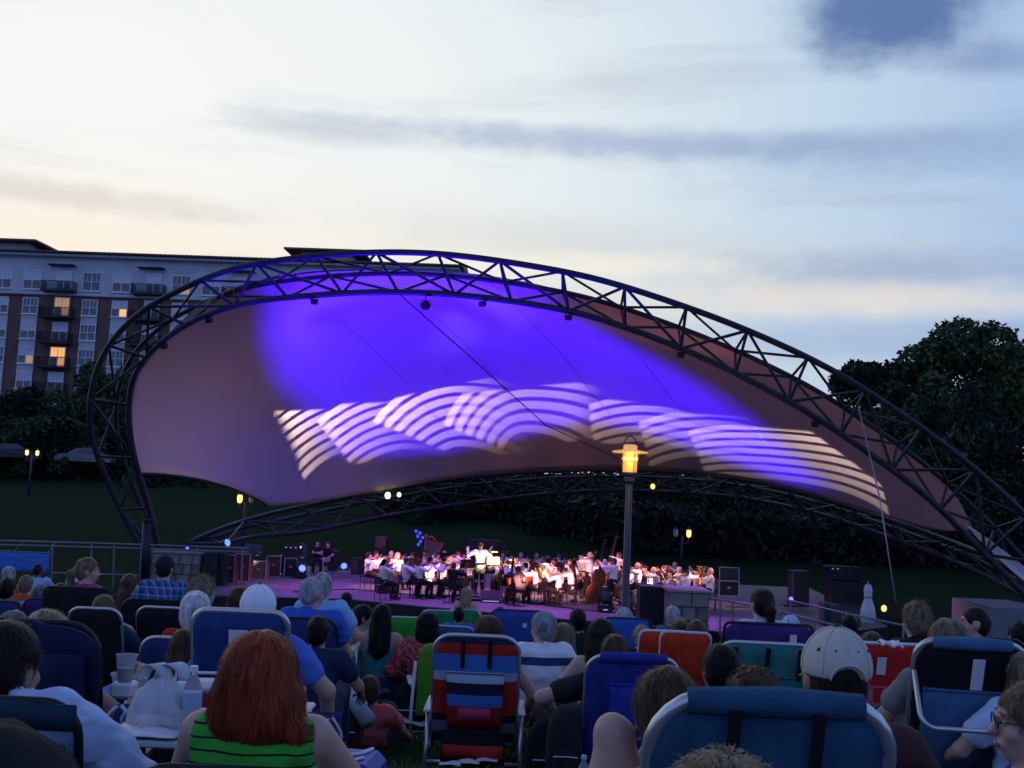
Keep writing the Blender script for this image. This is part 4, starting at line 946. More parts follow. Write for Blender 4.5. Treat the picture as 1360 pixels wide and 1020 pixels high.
def hairmat(k):
    def f(t, co, b):
        n = t.noise(t.v('MULTIPLY', co, (1, 1, .09)), 130, 3, .6); n2 = t.noise(t.v('MULTIPLY', co, (1, 1, .3)), 26, 4, .6)
        c = HAIR[k]; b.inputs['Specular IOR Level'].default_value = .16
        kk = t.n.new('ShaderNodeBump'); kk.inputs['Strength'].default_value = .35; kk.inputs['Distance'].default_value = .006; t.l.new(n, kk.inputs['Height']); t.l.new(kk.outputs[0], b.inputs['Normal'])
        return t.mix(t.ss(t.m('MULTIPLY_ADD', n, .5, t.m('MULTIPLY', n2, .6)), .33, .72), tuple(q*.35 for q in c), tuple(min(1, q*1.9) for q in c))
    return matfn('hair_'+k, f, .42)
def cloth(name, col, **k): return mat('cloth_'+name, col, .85, var=.10, vscale=9, bump=.25, bscale=160, **k)
def strands(prims, v, n, comb, length, k, seed, width=.003, off=.004, fly=.004, steps=7):
    """thin ribbons of hair combed over the hair surface"""
    g = np.random.default_rng(seed); p = v[g.choice(len(v), n)].copy(); out = [p]; h = 2e-3; L = length*g.uniform(.5, 1.2, n)
    def grad(x):
        e = np.eye(3)*h; return np.stack([ev(prims, x+e[i], k)-ev(prims, x-e[i], k) for i in range(3)], 1)/(2*h)
    lift = off*g.uniform(.1, 1.2, n); N0 = None; g0 = g.normal(size=(n, 3))
    for s in range(steps):
        N = grad(p); N /= np.linalg.norm(N, axis=1)[:, None]+1e-9
        if N0 is None: N0 = N; p = p+N*lift[:, None]*.3
        d = comb(p); d = d/(np.linalg.norm(d, axis=1)[:, None]+1e-9)+g0*.16; d = d-N*(d*N).sum(1)[:, None]; d /= np.linalg.norm(d, axis=1)[:, None]+1e-9
        p = p+d*(L/steps)[:, None]; sd_ = ev(prims, p, k); tgt = lift+fly*(s/steps)**2*g.normal(size=n)
        p = p-N*(sd_-tgt)[:, None]; out.append(p)
    P = np.stack(out, 1); T = np.gradient(P, axis=1); Nn = np.repeat(N0[:, None], P.shape[1], 1); B = np.cross(T, Nn); B /= np.linalg.norm(B, axis=2)[..., None]+1e-9
    w = width*g.uniform(.6, 1.3, n)[:, None, None]*np.linspace(1, .25, P.shape[1])[None, :, None]
    V = np.stack([P-B*w/2, P+B*w/2], 2); m = P.shape[1]; base = (np.arange(n)*m*2)[:, None]; i = np.arange(m-1)[None]*2
    Q = np.stack([base+i, base+i+1, base+i+3, base+i+2], -1).reshape(-1, 4); return V.reshape(-1, 3), Q
def hand_quads(c, d, n, s, curl, side):
    """five fingers on a palm at c: d finger direction, n back-of-hand normal"""
    d = np.array(d, float); d /= np.linalg.norm(d); n = np.array(n, float); n -= d*(n@d); n /= np.linalg.norm(n)+1e-9; x = np.cross(d, n)*side; b = MB(); c = np.array(c, float)
    for k, (o, L) in enumerate(((-.030, .070), (-.010, .080), (.010, .076), (.028, .060))):
        p0 = c+x*o*s+d*.03*s; a = curl*.5; p1 = p0+(d*math.cos(a)-n*math.sin(a))*L*.5*s; a = curl*1.2; p2 = p1+(d*math.cos(a)-n*math.sin(a))*L*.33*s; a = curl*1.8; p3 = p2+(d*math.cos(a)-n*math.sin(a))*L*.25*s
        b.tube([p0-d*.02*s, p0, p1, p2, p3], [.0095*s, .0095*s, .0088*s, .0078*s, .006*s], 6, cap=False)
    p0 = c-x*.030*s-d*.02*s; p1 = p0+(-x*.8+d*.6-n*.2)*.035*s; p2 = p1+(-x*.25+d*.9-n*.4)*.035*s; b.tube([p0, p1, p2], [.013*s, .011*s, .007*s], 6, cap=False)
    return np.concatenate(b.v), np.array([q for q in b.f if len(q) == 4], int)
def person(label, loc, rz=0., s=1., hz=.32, lean=.25, sex='m', hair='short', hcol='brown', skin='fair', shirt=None, sleeve='short', trousers=None, legs='chair', hyaw=0., hpitch=0., hl=None, hr=None, cap=None, h=.016, group=None,
           strand=250, seed=0, neck=.88, bulk=1., eyes=False, glasses=False, legL=None, legR=None, feet=True, wrinkle=.006, brimback=True, pole=None, twist=0., curlL=.9, curlR=.9, shoe=None, legk=1.):
    root = thing('person', label, 'person', tuple(loc), rz, group); sk = skinmat(skin); B = bulk
    d = np.array([0, -math.sin(lean), math.cos(lean)]); p0 = np.array([0, 0, hz]); U = lambda t: p0+d*t*s
    sw = (.168 if sex == 'm' else .145)*s*(.5+.5*B); R = rmat(hyaw, hpitch)
    Rt = rmat(twist); X_ = Rt@np.array([1., 0, 0])
    shL, shR = U(.455)-X_*sw, U(.455)+X_*sw
    nb = U(.50); up_ = np.array([0, -math.sin(lean*.35), math.cos(lean*.35)]); hc = nb+up_*.155*s*neck+np.array([0, .022*s, 0])
    H = lambda x, y, z: hc+R@(np.array([x, y, z])*s)
    tors = [('e', p0+d*.02*s, (.168*s*B, .125*s*B, .12*s), None), ('e', U(.17), (.138*s*B, .105*s*B, .15*s), None), ('e', U(.33), (.160*s*B, .115*s*B, .165*s), None), ('c', shL+X_*.04*s-d*.02*s, shR-X_*.04*s-d*.02*s, .072*s, .072*s), ('c', U(.43), nb+up_*.02*s, .085*s, .055*s)]
    if sex == 'f': tors.append(('e', U(.31)+np.array([0, .07, 0])*s, (.125*s, .06*s, .065*s), None))
    head = [('c', nb, hc-up_*.05*s, .055*s, .052*s), ('e', H(0, -.008, .02), (.074*s, .094*s, .098*s), R), ('e', H(0, .028, -.05), (.054*s, .056*s, .066*s), R), ('e', H(0, .058, -.095), (.022*s, .020*s, .018*s), R),
            ('c', H(0, .088, .008), H(0, .108, -.030), .009*s, .014*s), ('c', H(-.03, .078, .022), H(.03, .078, .022), .013*s, .013*s), ('e', H(-.042, .058, -.03), (.022*s, .022*s, .022*s), R), ('e', H(.042, .058, -.03), (.022*s, .022*s, .022*s), R), ('c', H(-.018, .082, -.066), H(.018, .082, -.066), .010*s, .010*s)]
    ears = [('e', H(-.077, -.008, -.008), (.010*s, .020*s, .031*s), R), ('e', H(.077, -.008, -.008), (.010*s, .020*s, .031*s), R)]
    # arms
    if hl is None: hl = (-.27, .24, hz+.13*s)
    if hr is None: hr = (.27, .24, hz+.13*s)
    pl = pole or ((-.7, -.5, -.6), (.7, -.5, -.6))
    eL, hL = ik(shL, hl, .285*s, .255*s, pl[0]); eR, hR = ik(shR, hr, .285*s, .255*s, pl[1])
    uarm = [('c', shL, eL, .056*s, .042*s), ('c', shR, eR, .056*s, .042*s)]; farm = [('c', eL, hL, .042*s, .028*s), ('c', eR, hR, .042*s, .028*s)]
    def palm(e, hh): v = hh-e; v /= np.linalg.norm(v); return ('c', hh+v*.02*s, hh+v*.065*s, .026*s, .030*s), v
    pL, vL = palm(eL, hL); pR, vR = palm(eR, hR)
    # legs
    hipL, hipR = p0+np.array([-.09*s, .02, -.01]), p0+np.array([.09*s, .02, -.01])
    def leg(sd_, spec):
        hip = hipL if sd_ < 0 else hipR
        if spec is not None: return ik(hip, spec[0], .43*s*legk, .42*s*legk, spec[1])
        if legs == 'chair': return ik(hip, (sd_*.14, .58*s, .09), .43*s, .42*s, (0, .3, 1))
        if legs == 'ground': return ik(hip, (sd_*.13, .52*s, .08), .43*s, .42*s, (0, .1, 1))
        if legs == 'stool': return ik(hip, (sd_*.15, .40*s, .09), .43*s, .42*s, (0, 1, .6))
        if legs == 'stand': return ik(hip, (sd_*.11, .03*sd_, .09), .43*s, .42*s, (0, 1, 0))
        return ik(hip, (sd_*.3, .62*s, .10), .43*s, .42*s, (sd_*.3, 0, 1))
    kL, aL = leg(-1, legL); kR, aR = leg(1, legR)
    pat = [('e', kk_+np.array([0, .012, .012])*s, (.05*s, .05*s, .055*s), None) for kk_ in (kL, kR)]
    thigh = [('c', hipL, kL, .088*s*B, .056*s), ('c', hipR, kR, .088*s*B, .056*s)]; calf = []
    for kk, a in ((kL, aL), (kR, aR)):
        v = a-kk; calf += [('c', kk, a, .052*s, .034*s), ('e', kk+v*.33+np.array([0, -.018, 0])*s, (.05*s, .052*s, .10*s), None)]
    fdir = np.array([0, 1., -.15]); foot = [('c', a+np.array([0, -.03, -.03])*s, a+np.array([0, .15, -.055])*s, .034*s, .028*s) for a in (aL, aR)]
    v, q = nets(*(field(tors+head+ears+uarm+farm+[pL, pR]+thigh+pat+calf+foot, h, .022*s)), h)
    nL = np.array([-.3, .2, 1.]); fv1, fq1 = hand_quads(pL[2], vL, nL, s, curlL, -1); fv2, fq2 = hand_quads(pR[2], vR, np.array([.3, .2, 1.]), s, curlR, 1)
    link('body', mesh_np('body', v, q, sk, (np.concatenate([fv1, fv2]), np.concatenate([fq1, fq2+len(fv1)]))), root)
    # clothes
    if shirt is not None:
        pr = list(tors)
        def part_(seg, t): a, b = np.array(seg[1]), np.array(seg[2]); return ('c', a, a+(b-a)*t, seg[3], seg[3]+(seg[4]-seg[3])*t)
        if sleeve == 'short': pr += [('c', u[1], np.array(u[1])+(np.array(u[2])-np.array(u[1]))*.55, .062*s, .062*s) for u in uarm]
        elif sleeve == 'long': pr += [('c', u[1], u[2], .062*s, .050*s) for u in uarm]+[('c', u[1], u[2], .050*s, .038*s) for u in farm]
        elif sleeve == 'cap': pr += [part_(u, .2) for u in uarm]
        nk = nb+up_*.05*s
        def cut(g):
            c1 = -(np.linalg.norm((g-nk-np.array([0, .03, .0])*s)*np.array([1, 1, 1.0]), axis=-1)-.082*s)
            c2 = (p0[2]-.085*s)-g[..., 2]
            o = np.maximum(c1, c2)
            if sleeve == 'none': o = np.maximum(o, np.maximum(np.abs((g-U(.46))@X_)-sw*1.10, -9))
            if sleeve == 'tank': o = np.maximum(o, np.where(g[..., 2] > U(.40)[2], np.maximum(np.abs((g-U(.46))@X_)-sw*.62, (g[..., 2]-U(.475)[2])), np.abs((g-U(.4))@X_)-sw*1.02))
            return o
        v, q = nets(*field(pr, h*1.05, .035*s, cut, .012), h*1.05)
        v = v+np.stack([noise3(v, 26, seed+i) for i in range(3)], 1)*wrinkle+np.stack([noise3(v*np.array([1, 1, .6]), 9, seed+i+7) for i in range(3)], 1)*wrinkle*1.3+np.stack([noise3(v*np.array([.8, .8, 1.6]), 48, seed+i+17) for i in range(3)], 1)*wrinkle*.45
        link('shirt', mesh_np('shirt', v, q, shirt), root)
    if trousers is not None:
        tm, ln = trousers; pr = [tors[0], ('e', p0+d*.06*s, (.16*s*B, .12*s*B, .09*s), None)]
        if ln == 'tiny': pr += [('c', t[1], np.array(t[1])+(np.array(t[2])-np.array(t[1]))*.35, t[3]+.006, t[3]) for t in thigh]
        elif ln == 'short': pr += [('c', t[1], np.array(t[1])+(np.array(t[2])-np.array(t[1]))*.8, t[3]+.006, t[3]-.012) for t in thigh]
        else: pr += [('c', t[1], t[2], t[3]+.004, t[4]+.010) for t in thigh]+[('c', kk, np.array(kk)+(np.array(a)-np.array(kk))*.93, .062*s, .05*s) for kk, a in ((kL, aL), (kR, aR))]
        v, q = nets(*field(pr, h*1.1, .03*s, None, .008), h*1.1); v = v+np.stack([noise3(v, 22, seed+i) for i in range(3)], 1)*.004
        link('trousers', mesh_np('trousers', v, q, tm), root)
    if shoe is not None:
        for a in (aL, aR): MB().ell((a[0], a[1]+.055*s, max(a[2]-.035*s, .04)), (.05*s, .145*s, .05*s), 12, 8).obj('shoe', shoe, root, True)
    # hair
    hm = hairmat(hcol) if hair else None; cr = H(0, -.03, .11); nrm = R@np.array([0, .72, -.69]); dn = np.array([0, 0, -1.])
    def facecut(off): return lambda g: (g-hc)@nrm-off*s
    if hair:
        sh = [('e', H(0, -.014, .028), (.083*s, .103*s, .102*s), R), ('e', H(0, -.045, -.02), (.074*s, .062*s, .075*s), R)]; cutv = facecut(.030); k = .02; L = .06; comb = lambda p: (p-cr)+dn*.06; am = .0045
        if hair == 'reced': cutv = facecut(.006); am = .002; L = .05
        if hair == 'buzz': sh = [('e', H(0, -.012, .026), (.078*s, .098*s, .098*s), R), ('e', H(0, -.04, -.02), (.07*s, .062*s, .07*s), R)]; L = .015; am = .001
        if hair == 'bald': sh = [('c', H(-.075, -.02, -.02), H(-.045, -.085, -.02), .018*s, .03*s), ('c', H(.075, -.02, -.02), H(.045, -.085, -.02), .018*s, .03*s), ('c', H(-.045, -.085, -.02), H(.045, -.085, -.02), .03*s, .03*s)]; L = .02; am = .001
        if hair in ('curly', 'spiky'): sh = [('e', H(0, -.018, .035), (.094*s, .112*s, .110*s), R), ('e', H(0, -.055, -.02), (.084*s, .07*s, .085*s), R)]; am = .010; L = .06
        if hair == 'full': sh = [('e', H(0, -.016, .034), (.093*s, .110*s, .108*s), R), ('e', H(0, -.055, -.03), (.084*s, .066*s, .088*s), R)]; L = .07
        if hair == 'bob': sh = [('e', H(0, -.020, .030), (.098*s, .112*s, .106*s), R), ('e', H(0, -.05, -.06), (.105*s, .08*s, .10*s), R), ('e', H(-.07, -.01, -.07), (.03*s, .05*s, .08*s), R), ('e', H(.07, -.01, -.07), (.03*s, .05*s, .08*s), R)]; L = .16; comb = lambda p: (p-cr)*.5+dn*.12
        if hair == 'redbob': sh = [('e', H(0, -.022, .028), (.100*s, .114*s, .110*s), R), ('e', H(0, -.045, -.045), (.116*s, .086*s, .11*s), R), ('e', H(0, -.045, -.105), (.128*s, .078*s, .06*s), R), ('e', H(-.085, -.01, -.07), (.04*s, .06*s, .08*s), R), ('e', H(.085, -.01, -.07), (.04*s, .06*s, .08*s), R), ('e', H(-.118, -.03, -.125), (.040*s, .05*s, .032*s), R), ('e', H(.125, -.03, -.125), (.042*s, .05*s, .032*s), R)]; L = .2; comb = lambda p: (p-cr)*.55+dn*.10
        if hair == 'long': sh = [('e', H(0, -.018, .030), (.090*s, .110*s, .106*s), R), ('e', H(0, -.06, -.05), (.092*s, .062*s, .11*s), R), ('c', H(0, -.075, -.08), U(.34)+np.array([0, -.13*s, 0]), .078*s, .055*s), ('c', H(-.05, -.06, -.08), U(.36)+np.array([-.06*s, -.12*s, 0]), .045*s, .035*s), ('c', H(.05, -.06, -.08), U(.36)+np.array([.06*s, -.12*s, 0]), .045*s, .035*s)]; L = .25; comb = lambda p: (p-cr)*.3+dn*.15
        if hair in ('ponytail', 'bun'):
            sh = [('e', H(0, -.014, .028), (.082*s, .103*s, .101*s), R), ('e', H(0, -.05, -.01), (.072*s, .058*s, .075*s), R)]
            if hair == 'bun': sh += [('e', H(0, -.10, .075), (.05*s, .05*s, .045*s), R)]
            else: sh += [('c', H(0, -.11, .0), H(0, -.145, -.03), .028*s, .034*s), ('c', H(0, -.145, -.03), H(.01, -.13, -.20), .036*s, .016*s)]
            comb = lambda p: (p-cr)*.3+dn*.06
        hh = min(h, .013 if h < .02 else h)
        def cut2(g):
            f_ = cutv(g); low = g[..., 2] < (hc[2]-.12*s); return np.where(low, np.maximum(f_, -9)*0-.01, f_) if hair in ('long',) else f_
        if hair == 'bald': cut2 = None
        v, q = nets(*field(sh, hh, k*s, cut2), hh)
        if len(v):
            vd = v-hc; vd /= np.linalg.norm(vd, axis=1)[:, None]+1e-9
            rid = noise3(v*np.array([1, 1, .35]), 75, seed+3)*am+noise3(v, 34, seed+4)*am*.9
            if hair in ('curly', 'spiky'): rid = noise3(v, 60, seed+3)*am
            v = v+vd*rid[:, None]; ex = None
            if strand:
                n = strand
                if cut2 is not None: src = v[(v-hc)@nrm < .02*s]
                else: src = v
                if hair == 'spiky': cmb = lambda p: (p-hc)*.6+np.array([.3, 0, .5])*.1; fl = .03; L = .06
                elif hair == 'curly': cmb = lambda p: np.stack([np.sin(p[:, 2]*160+p[:, 1]*90), np.cos(p[:, 0]*150), np.sin(p[:, 1]*140+p[:, 0]*60)], 1); fl = .012
                else: cmb = comb; fl = .009
                ex = strands(sh, src, n, cmb, L*s, k*s, seed, width=(.0022 if h < .012 else (.0032 if h < .015 else .005)), off=.0035*s+am*.5, fly=fl*s)
            link('hair', mesh_np('hair', v, q, hm, ex), root)
    if cap is not None:
        cm, under = cap; ce = [('e', H(0, -.010, .036), (.090*s, .110*s, .100*s), R)]
        ax3 = R@np.array([0, 0, 1.]); hole_c = H(0, -.125, .005)
        def cc(g):
            o = -((g-hc)@ax3-.012*s)
            if brimback: o = np.maximum(o, -(np.linalg.norm((g-hole_c)/np.array([1.0, 1, .85]), axis=-1)-.046*s))
            return o
        hq = min(h, .009) if h < .02 else h*.6
        v, q = nets(*field(ce, hq, .01, cc), hq); cp = link('cap', mesh_np('cap', v, q, cm), root)
        MB().ell(tuple(H(0, -.010, .138)), (.011*s, .011*s, .007*s), 8, 6).obj('button', under, cp, True)
        G = [[H(x*.075*(1-.25*abs(y)**2), .088+.075*y*(1-.35*x*x)-.02*x*x, .014-.012*y-.018*x*x) for y in np.linspace(0, 1, 5)] for x in np.linspace(-1, 1, 9)]
        MB().sheet(G, .004).obj('brim', cm, cp, True)
        for a in (-2.3, -1.57, -.84, 0, .8, 1.57, 2.34, 3.14):
            pts = [H(.0905*math.cos(a)*math.cos(b), -.010+.1105*math.sin(a)*math.cos(b), .036+.1005*math.sin(b)) for b in np.linspace(.5 if (brimback and abs(a+math.pi/2) < .1) else -.12, 1.5, 12)]
            MB().tube(pts, .0024, 5).obj('seam', cm, cp, True)
        if brimback:
            e0 = [H(.046*math.cos(a), -.115-.004*math.sin(a), .012+.04*math.sin(a)) for a in np.linspace(0, math.pi, 11)]; MB().tube(e0, .0035, 5).obj('edge_binding', cm, cp, True)
            for a in (-.9, -.35, .35, .9):
                MB().ell(tuple(H(.080*math.sin(a), -.010-.098*math.cos(a)*.93, .082)), (.006*s, .006*s, .006*s), 8, 5).obj('eyelet', under, cp)
    if eyes:
        for x in (-.032, .032):
            e = MB().ell(tuple(H(x, .076, .002)), (.012*s, .012*s, .009*s), 10, 7).obj('eye', mat('eye_white', (.6, .58, .55), .2), root, True)
            MB().ell(tuple(H(x, .0855, .002)), (.006*s, .004*s, .006*s), 8, 6).obj('iris', mat('iris', (.03, .02, .015), .1), e, True)
        MB().tube([H(-.024, .093, -.068), H(-.010, .100, -.066), H(.010, .100, -.066), H(.024, .093, -.068)], .0055*s, 6).obj('lips', mat('lips', (.30, .12, .11), .5), root, True)
        for x in (-.034, .034): MB().tube([H(x-.02, .084, .026), H(x, .092, .032), H(x+.02, .084, .027)], .004*s, 5).obj('eyebrow', hm or hairmat('dkbrown'), root, True)
    if glasses:
        b = MB()
        for x in (-.034, .034): b.tube([H(x+.023*math.cos(a), .100, .002+.019*math.sin(a)) for a in np.linspace(0, 6.28, 15)[:-1]], .0022*s, 5, True)
        b.tube([H(-.011, .102, .004), H(.011, .102, .004)], .002*s, 5)
        for x in (-1, 1): b.tube([H(x*.057, .098, .006), H(x*.080, .02, .008), H(x*.080, -.02, -.004)], .002*s, 5)
        b.obj('glasses', mat('glasses_frame', (.01, .01, .012), .3), root)
    return root, dict(hc=hc, H=H, hL=pL[2], hR=pR[2], kL=kL, kR=kR, U=U, shL=shL, shR=shR, eL=eL, eR=eR, s=s)
# ================================================================== chairs
alu = mat('aluminium_tube', (.55, .56, .58), .28, .7, var=.1); whitep = mat('white_plastic', (.66, .67, .70), .4); tubeblk = mat('black_tube', (.02, .02, .025), .35, .3)
F_ = lambda n, c: mat('canvas_'+n, tuple(min(.8, q*1.12) for q in c), .9, var=.28, vscale=7, bump=.45, bscale=150, stretch=(1, 1, .6))
navy = F_('navy', (.020, .032, .13)); royal = F_('royal', (.03, .07, .30)); blk = F_('black', (.010, .010, .013)); teal = F_('teal', (.03, .17, .15)); redf = F_('red', (.42, .030, .02)); greenf = F_('green', (.02, .22, .08)); purple = F_('purple', (.045, .022, .13)); petrol = F_('petrol', (.02, .075, .14)); bluef = F_('blue', (.03, .10, .36)); slate = F_('slate', (.04, .08, .16))
pinkmesh = F_('pink_mesh', (.40, .10, .14)); paper = mat('paper_tag', (.72, .73, .75), .7)
def loop_pts(w, z0, z1, r, n=6):
    P = [(-w, 0, z0)]
    for k in range(n+1): a = math.pi-k*math.pi/2/n; P.append((-w+r+r*math.cos(a), 0, z1-r+r*math.sin(a)))
    for k in range(n+1): a = math.pi/2-k*math.pi/2/n; P.append((w-r+r*math.cos(a), 0, z1-r+r*math.sin(a)))
    return P+[(w, 0, z0)]
def beach_chair(label, loc, rz, hs, L, lean=.38, w=.27, fab=navy, tube=alu, arm=whitep, group=None, r=.10, tr=.0125, armh=.21, head=None, pouch=None, tagp=None, straps=0, rearloop=False, name='beach_chair', legs=True, sag=.03, strapm=blk, seatm=None):
    t = thing(name, label, 'chair', tuple(loc), rz, group); rot = (lean, 0, 0); bl = (0, -.17, hs)
    bf = MB().tube(loop_pts(w, -.05, L, r), tr, 8).obj('back_frame', tube, t, True, bl); bf.rotation_euler = rot
    G = []
    for i in range(13):
        x = -w+2*w*i/12; top = L-.006-(r-math.sqrt(max(0, r*r-max(0, abs(x)-(w-r))**2))) if abs(x) > w-r else L-.006
        G.append([(x, -.012-sag*math.cos(x/w*1.57)*math.sin(math.pi*j/10)-.006*math.sin(j*2.1+i*.9)-.010*math.sin(i*1.9+.8*math.sin(j*.9))*math.sin(math.pi*j/10), .02+(top-.02)*j/10) for j in range(11)])
    f = MB().sheet(G, .006).obj('back_fabric', fab, t, True, bl); f.rotation_euler = rot
    if head:
        q = MB().tube([(-w*.72, -.012, L-.005), (0, -.016, L), (w*.72, -.012, L-.005)], [.028, .034, .028], 10).obj('headrest', head, t, True, bl); q.rotation_euler = rot
    if pouch:
        m, za, zb, ww, dp = pouch; za *= L; zb *= L
        G = [[(x*ww*(1-.10*(1-j/6)), -.025-dp*(math.sin(math.pi*(.15+.75*j/6)))*(1-.25*x*x), za+(zb-za)*j/6) for j in range(7)] for x in np.linspace(-1, 1, 9)]
        q = MB().sheet(G, .008).obj('pouch', m, t, True, bl); q.rotation_euler = rot
        MB().tube([(x*ww, -.025-dp*math.sin(math.pi*.9)*(1-.25*x*x)-.004, zb) for x in np.linspace(-1, 1, 9)], .008, 6).obj('pouch_rim', m, q, True)
        for x in (-ww*.96, ww*.96): MB().add([(x, -.02, za), (x, -.02, zb), (x, -.025-dp*.35, zb), (x*.92, -.025-dp*.5, za+.02)], [(0, 1, 2, 3)]).obj('gusset', m, q)
    if tagp:
        x, z, tw, th = tagp; q = MB().box((x, -.05, z*L), (tw, .004, th)).obj('care_tag', paper, t, False, bl); q.rotation_euler = rot
    for k in range(straps):
        x = (k-(straps-1)/2)*.18; q = MB().box((x, -.045, L*.86), (.028, .008, L*.26), None, .003).obj('strap', strapm, t, False, bl); q.rotation_euler = rot
    if rearloop:
        P = loop_pts(w+.015, .02, .30, .07); P = [(x, -.05-(z)*.75, L*.86-z*.62) for x, y, z in P]; q = MB().tube(P, .013, 8).obj('carry_bar', tube, t, True, bl); q.rotation_euler = rot
    MB().tube([(-w, -.17, hs), (-w, .24, hs+.02), (-w+.03, .27, hs+.02), (w-.03, .27, hs+.02), (w, .24, hs+.02), (w, -.17, hs)], tr, 8).obj('seat_frame', tube, t, True)
    MB().sheet([[(x, y, hs+.012*(y > .1)-.03*math.cos(x/w*1.57)*math.sin((y+.17)/.42*3.0)) for y in np.linspace(-.17, .25, 9)] for x in np.linspace(-w, w, 9)], .006).obj('seat_fabric', seatm or fab, t, True)
    if legs:
        for s in (-1, 1):
            x = s*(w+.035); a = armh+hs; ya = -.20-math.tan(lean)*armh
            MB().box((x, (ya+.24)/2, a+.012), (.055, .24-ya, .026), None, .010).obj('armrest', arm, t)
            MB().tube([(x, ya+.07, a), (x*.99, ya+.03, hs*.9), (x*1.03, ya-.02, 0)], tr, 8).obj('leg', tube, t, True)
            MB().tube([(x, .18, a), (x*.99, .22, hs*.9), (x*1.03, .28, 0)], tr, 8).obj('leg', tube, t, True)
            rod('side_rail', (x*1.01, ya+.02, hs*.55), (x*1.01, .24, hs*.55), tr*.8, tube, t)
        MB().tube([(-(w+.036), -.22, .045), (w+.036, -.22, .045)], tr*.9, 7).obj('rear_bar', tube, t, True)
    return t
def chair_at(label, px, top, Y, rz, hs, lean, **k):
    q = at(px, top, Y); g = gz(q.x, Y); L = max(.3, (q.z-g-hs)/math.cos(lean)); return beach_chair(label, (q.x, Y+.17+L*math.sin(lean), g), rz, hs, L, lean, **k)
def fit(px, ytop, Y, s=1., lean=.25, rz=0., neck=.88, hat=0.):
    """where a sitter must be for the top of the head to be seen at (px, ytop) at distance Y"""
    T = at(px, ytop, Y); zo = .50*s*math.cos(lean)+.155*s*neck*math.cos(lean*.35)+(.124+hat)*s; yo = -.50*s*math.sin(lean)-.155*s*neck*math.sin(lean*.35)+.022*s
    x = T.x-(-math.sin(rz)*yo); y = T.y-math.cos(rz)*yo; g = gz(x, y); hz = T.z-g-zo
    if hz < .10: print('LOW', px, ytop, Y, round(hz, 2)); g += hz-.10; hz = .10
    if hz > .55: print('HIGH', px, ytop, Y, round(hz, 2))
    return Vector((x, y, g)), hz
PEOPLE = {}
def sit(key, label, px, ytop, Y, s=1., lean=.25, rz=0., legs='chair', chair=None, **k):
    rz = math.radians(rz); loc, hz = fit(px, ytop, Y, s, lean, rz, k.get('neck', .88), .02 if k.get('hair') in ('full', 'curly', 'spiky', 'bob', 'redbob') else 0)
    k.setdefault('h', .0105 if Y < 4.5 else (.014 if Y < 9 else (.018 if Y < 14 else .022))); k.setdefault('seed', int(px)); k.setdefault('strand', 900 if Y < 4.5 else (420 if Y < 9 else 160))
    if legs == 'ground' and 'legs_' not in k: pass
    r, J = person(label, loc, rz, s, hz, lean, legs=legs, group=None, **k); PEOPLE[key] = (r, J, loc, hz, rz)
    if chair:
        c = dict(chair); hs = max(.06, hz-.105); lb = c.pop('label'); ct = c.pop('top', None); cl = c.pop('lean', lean+.06); fnc = c.pop('fn', beach_chair); dy = c.pop('dy', 0.); dx = c.pop('dx', 0.)
        L = c.pop('L', .66)
        if ct is not None:
            q = at(px, ct, loc.y-.35); L = max(.25, (q.z-loc.z-hs)/math.cos(cl))
        fnc(lb, loc+Vector((dx, dy, 0)), rz+c.pop('drz', 0.), hs, L, cl, **c)
    return r, J
jeans = (cloth('denim', (.02, .035, .085)), 'long'); dark_tr = (cloth('dark_trousers', (.015, .016, .02)), 'long'); khaki = (cloth('khaki', (.16, .13, .09)), 'short'); shorts_n = (cloth('navy_shorts', (.02, .03, .07)), 'short'); shorts_b = (cloth('black_shorts', (.012, .012, .014)), 'short')
def striped_green(t, co, b):
    s = t.n.new('ShaderNodeSeparateXYZ'); t.l.new(co, s.inputs[0]); w = t.m('ADD', s.outputs[2], t.m('MULTIPLY', t.noise(co, 7, 2), .02))
    k = t.m('ABSOLUTE', t.m('SUBTRACT', t.m('FRACT', t.m('MULTIPLY', w, 30)), .5)); wv = t.noise(t.v('MULTIPLY', co, (1, 1, .35)), 220, 3)
    kk = t.n.new('ShaderNodeBump'); kk.inputs['Strength'].default_value = .3; t.l.new(wv, kk.inputs['Height']); t.l.new(kk.outputs[0], b.inputs['Normal'])
    return t.mix(t.ss(k, .395, .425), t.mix(wv, (.035, .34, .035), (.06, .46, .055)), (.008, .02, .010))
def plaid(c0, c1, c2, sc=16):
    def f(t, co, b):
        s = t.n.new('ShaderNodeSeparateXYZ'); t.l.new(co, s.inputs[0]); fx = t.m('FRACT', t.m('MULTIPLY', t.m('ADD', s.outputs[0], s.outputs[1]), sc)); fz = t.m('FRACT', t.m('MULTIPLY', s.outputs[2], sc))
        c = t.mix(t.m('GREATER_THAN', fx, .5), c0, c1); c = t.mix(t.m('MULTIPLY', t.m('GREATER_THAN', fz, .5), .6), c, c1)
        return t.mix(t.m('MULTIPLY', t.m('MAXIMUM', t.ss(fx, .86, .9), t.ss(fz, .86, .9)), .8), c, c2)
    return f
def polo(t, co, b):
    s = t.n.new('ShaderNodeSeparateXYZ'); t.l.new(co, s.inputs[0]); z = s.outputs[2]; 
    return t.mix(t.m('MULTIPLY', t.m('GREATER_THAN', z, POLO_Z), t.m('LESS_THAN', z, POLO_Z+.062)), (.80, .82, .84), (.03, .06, .15))
def floral(c0, c1): return lambda t, co, b: t.mix(t.ss(t.noise(co, 38, 3, .6), .5, .58), c0, c1)
# ================================================================== the audience, nearest first
G_AUD = 'seated concert audience on the lawn'
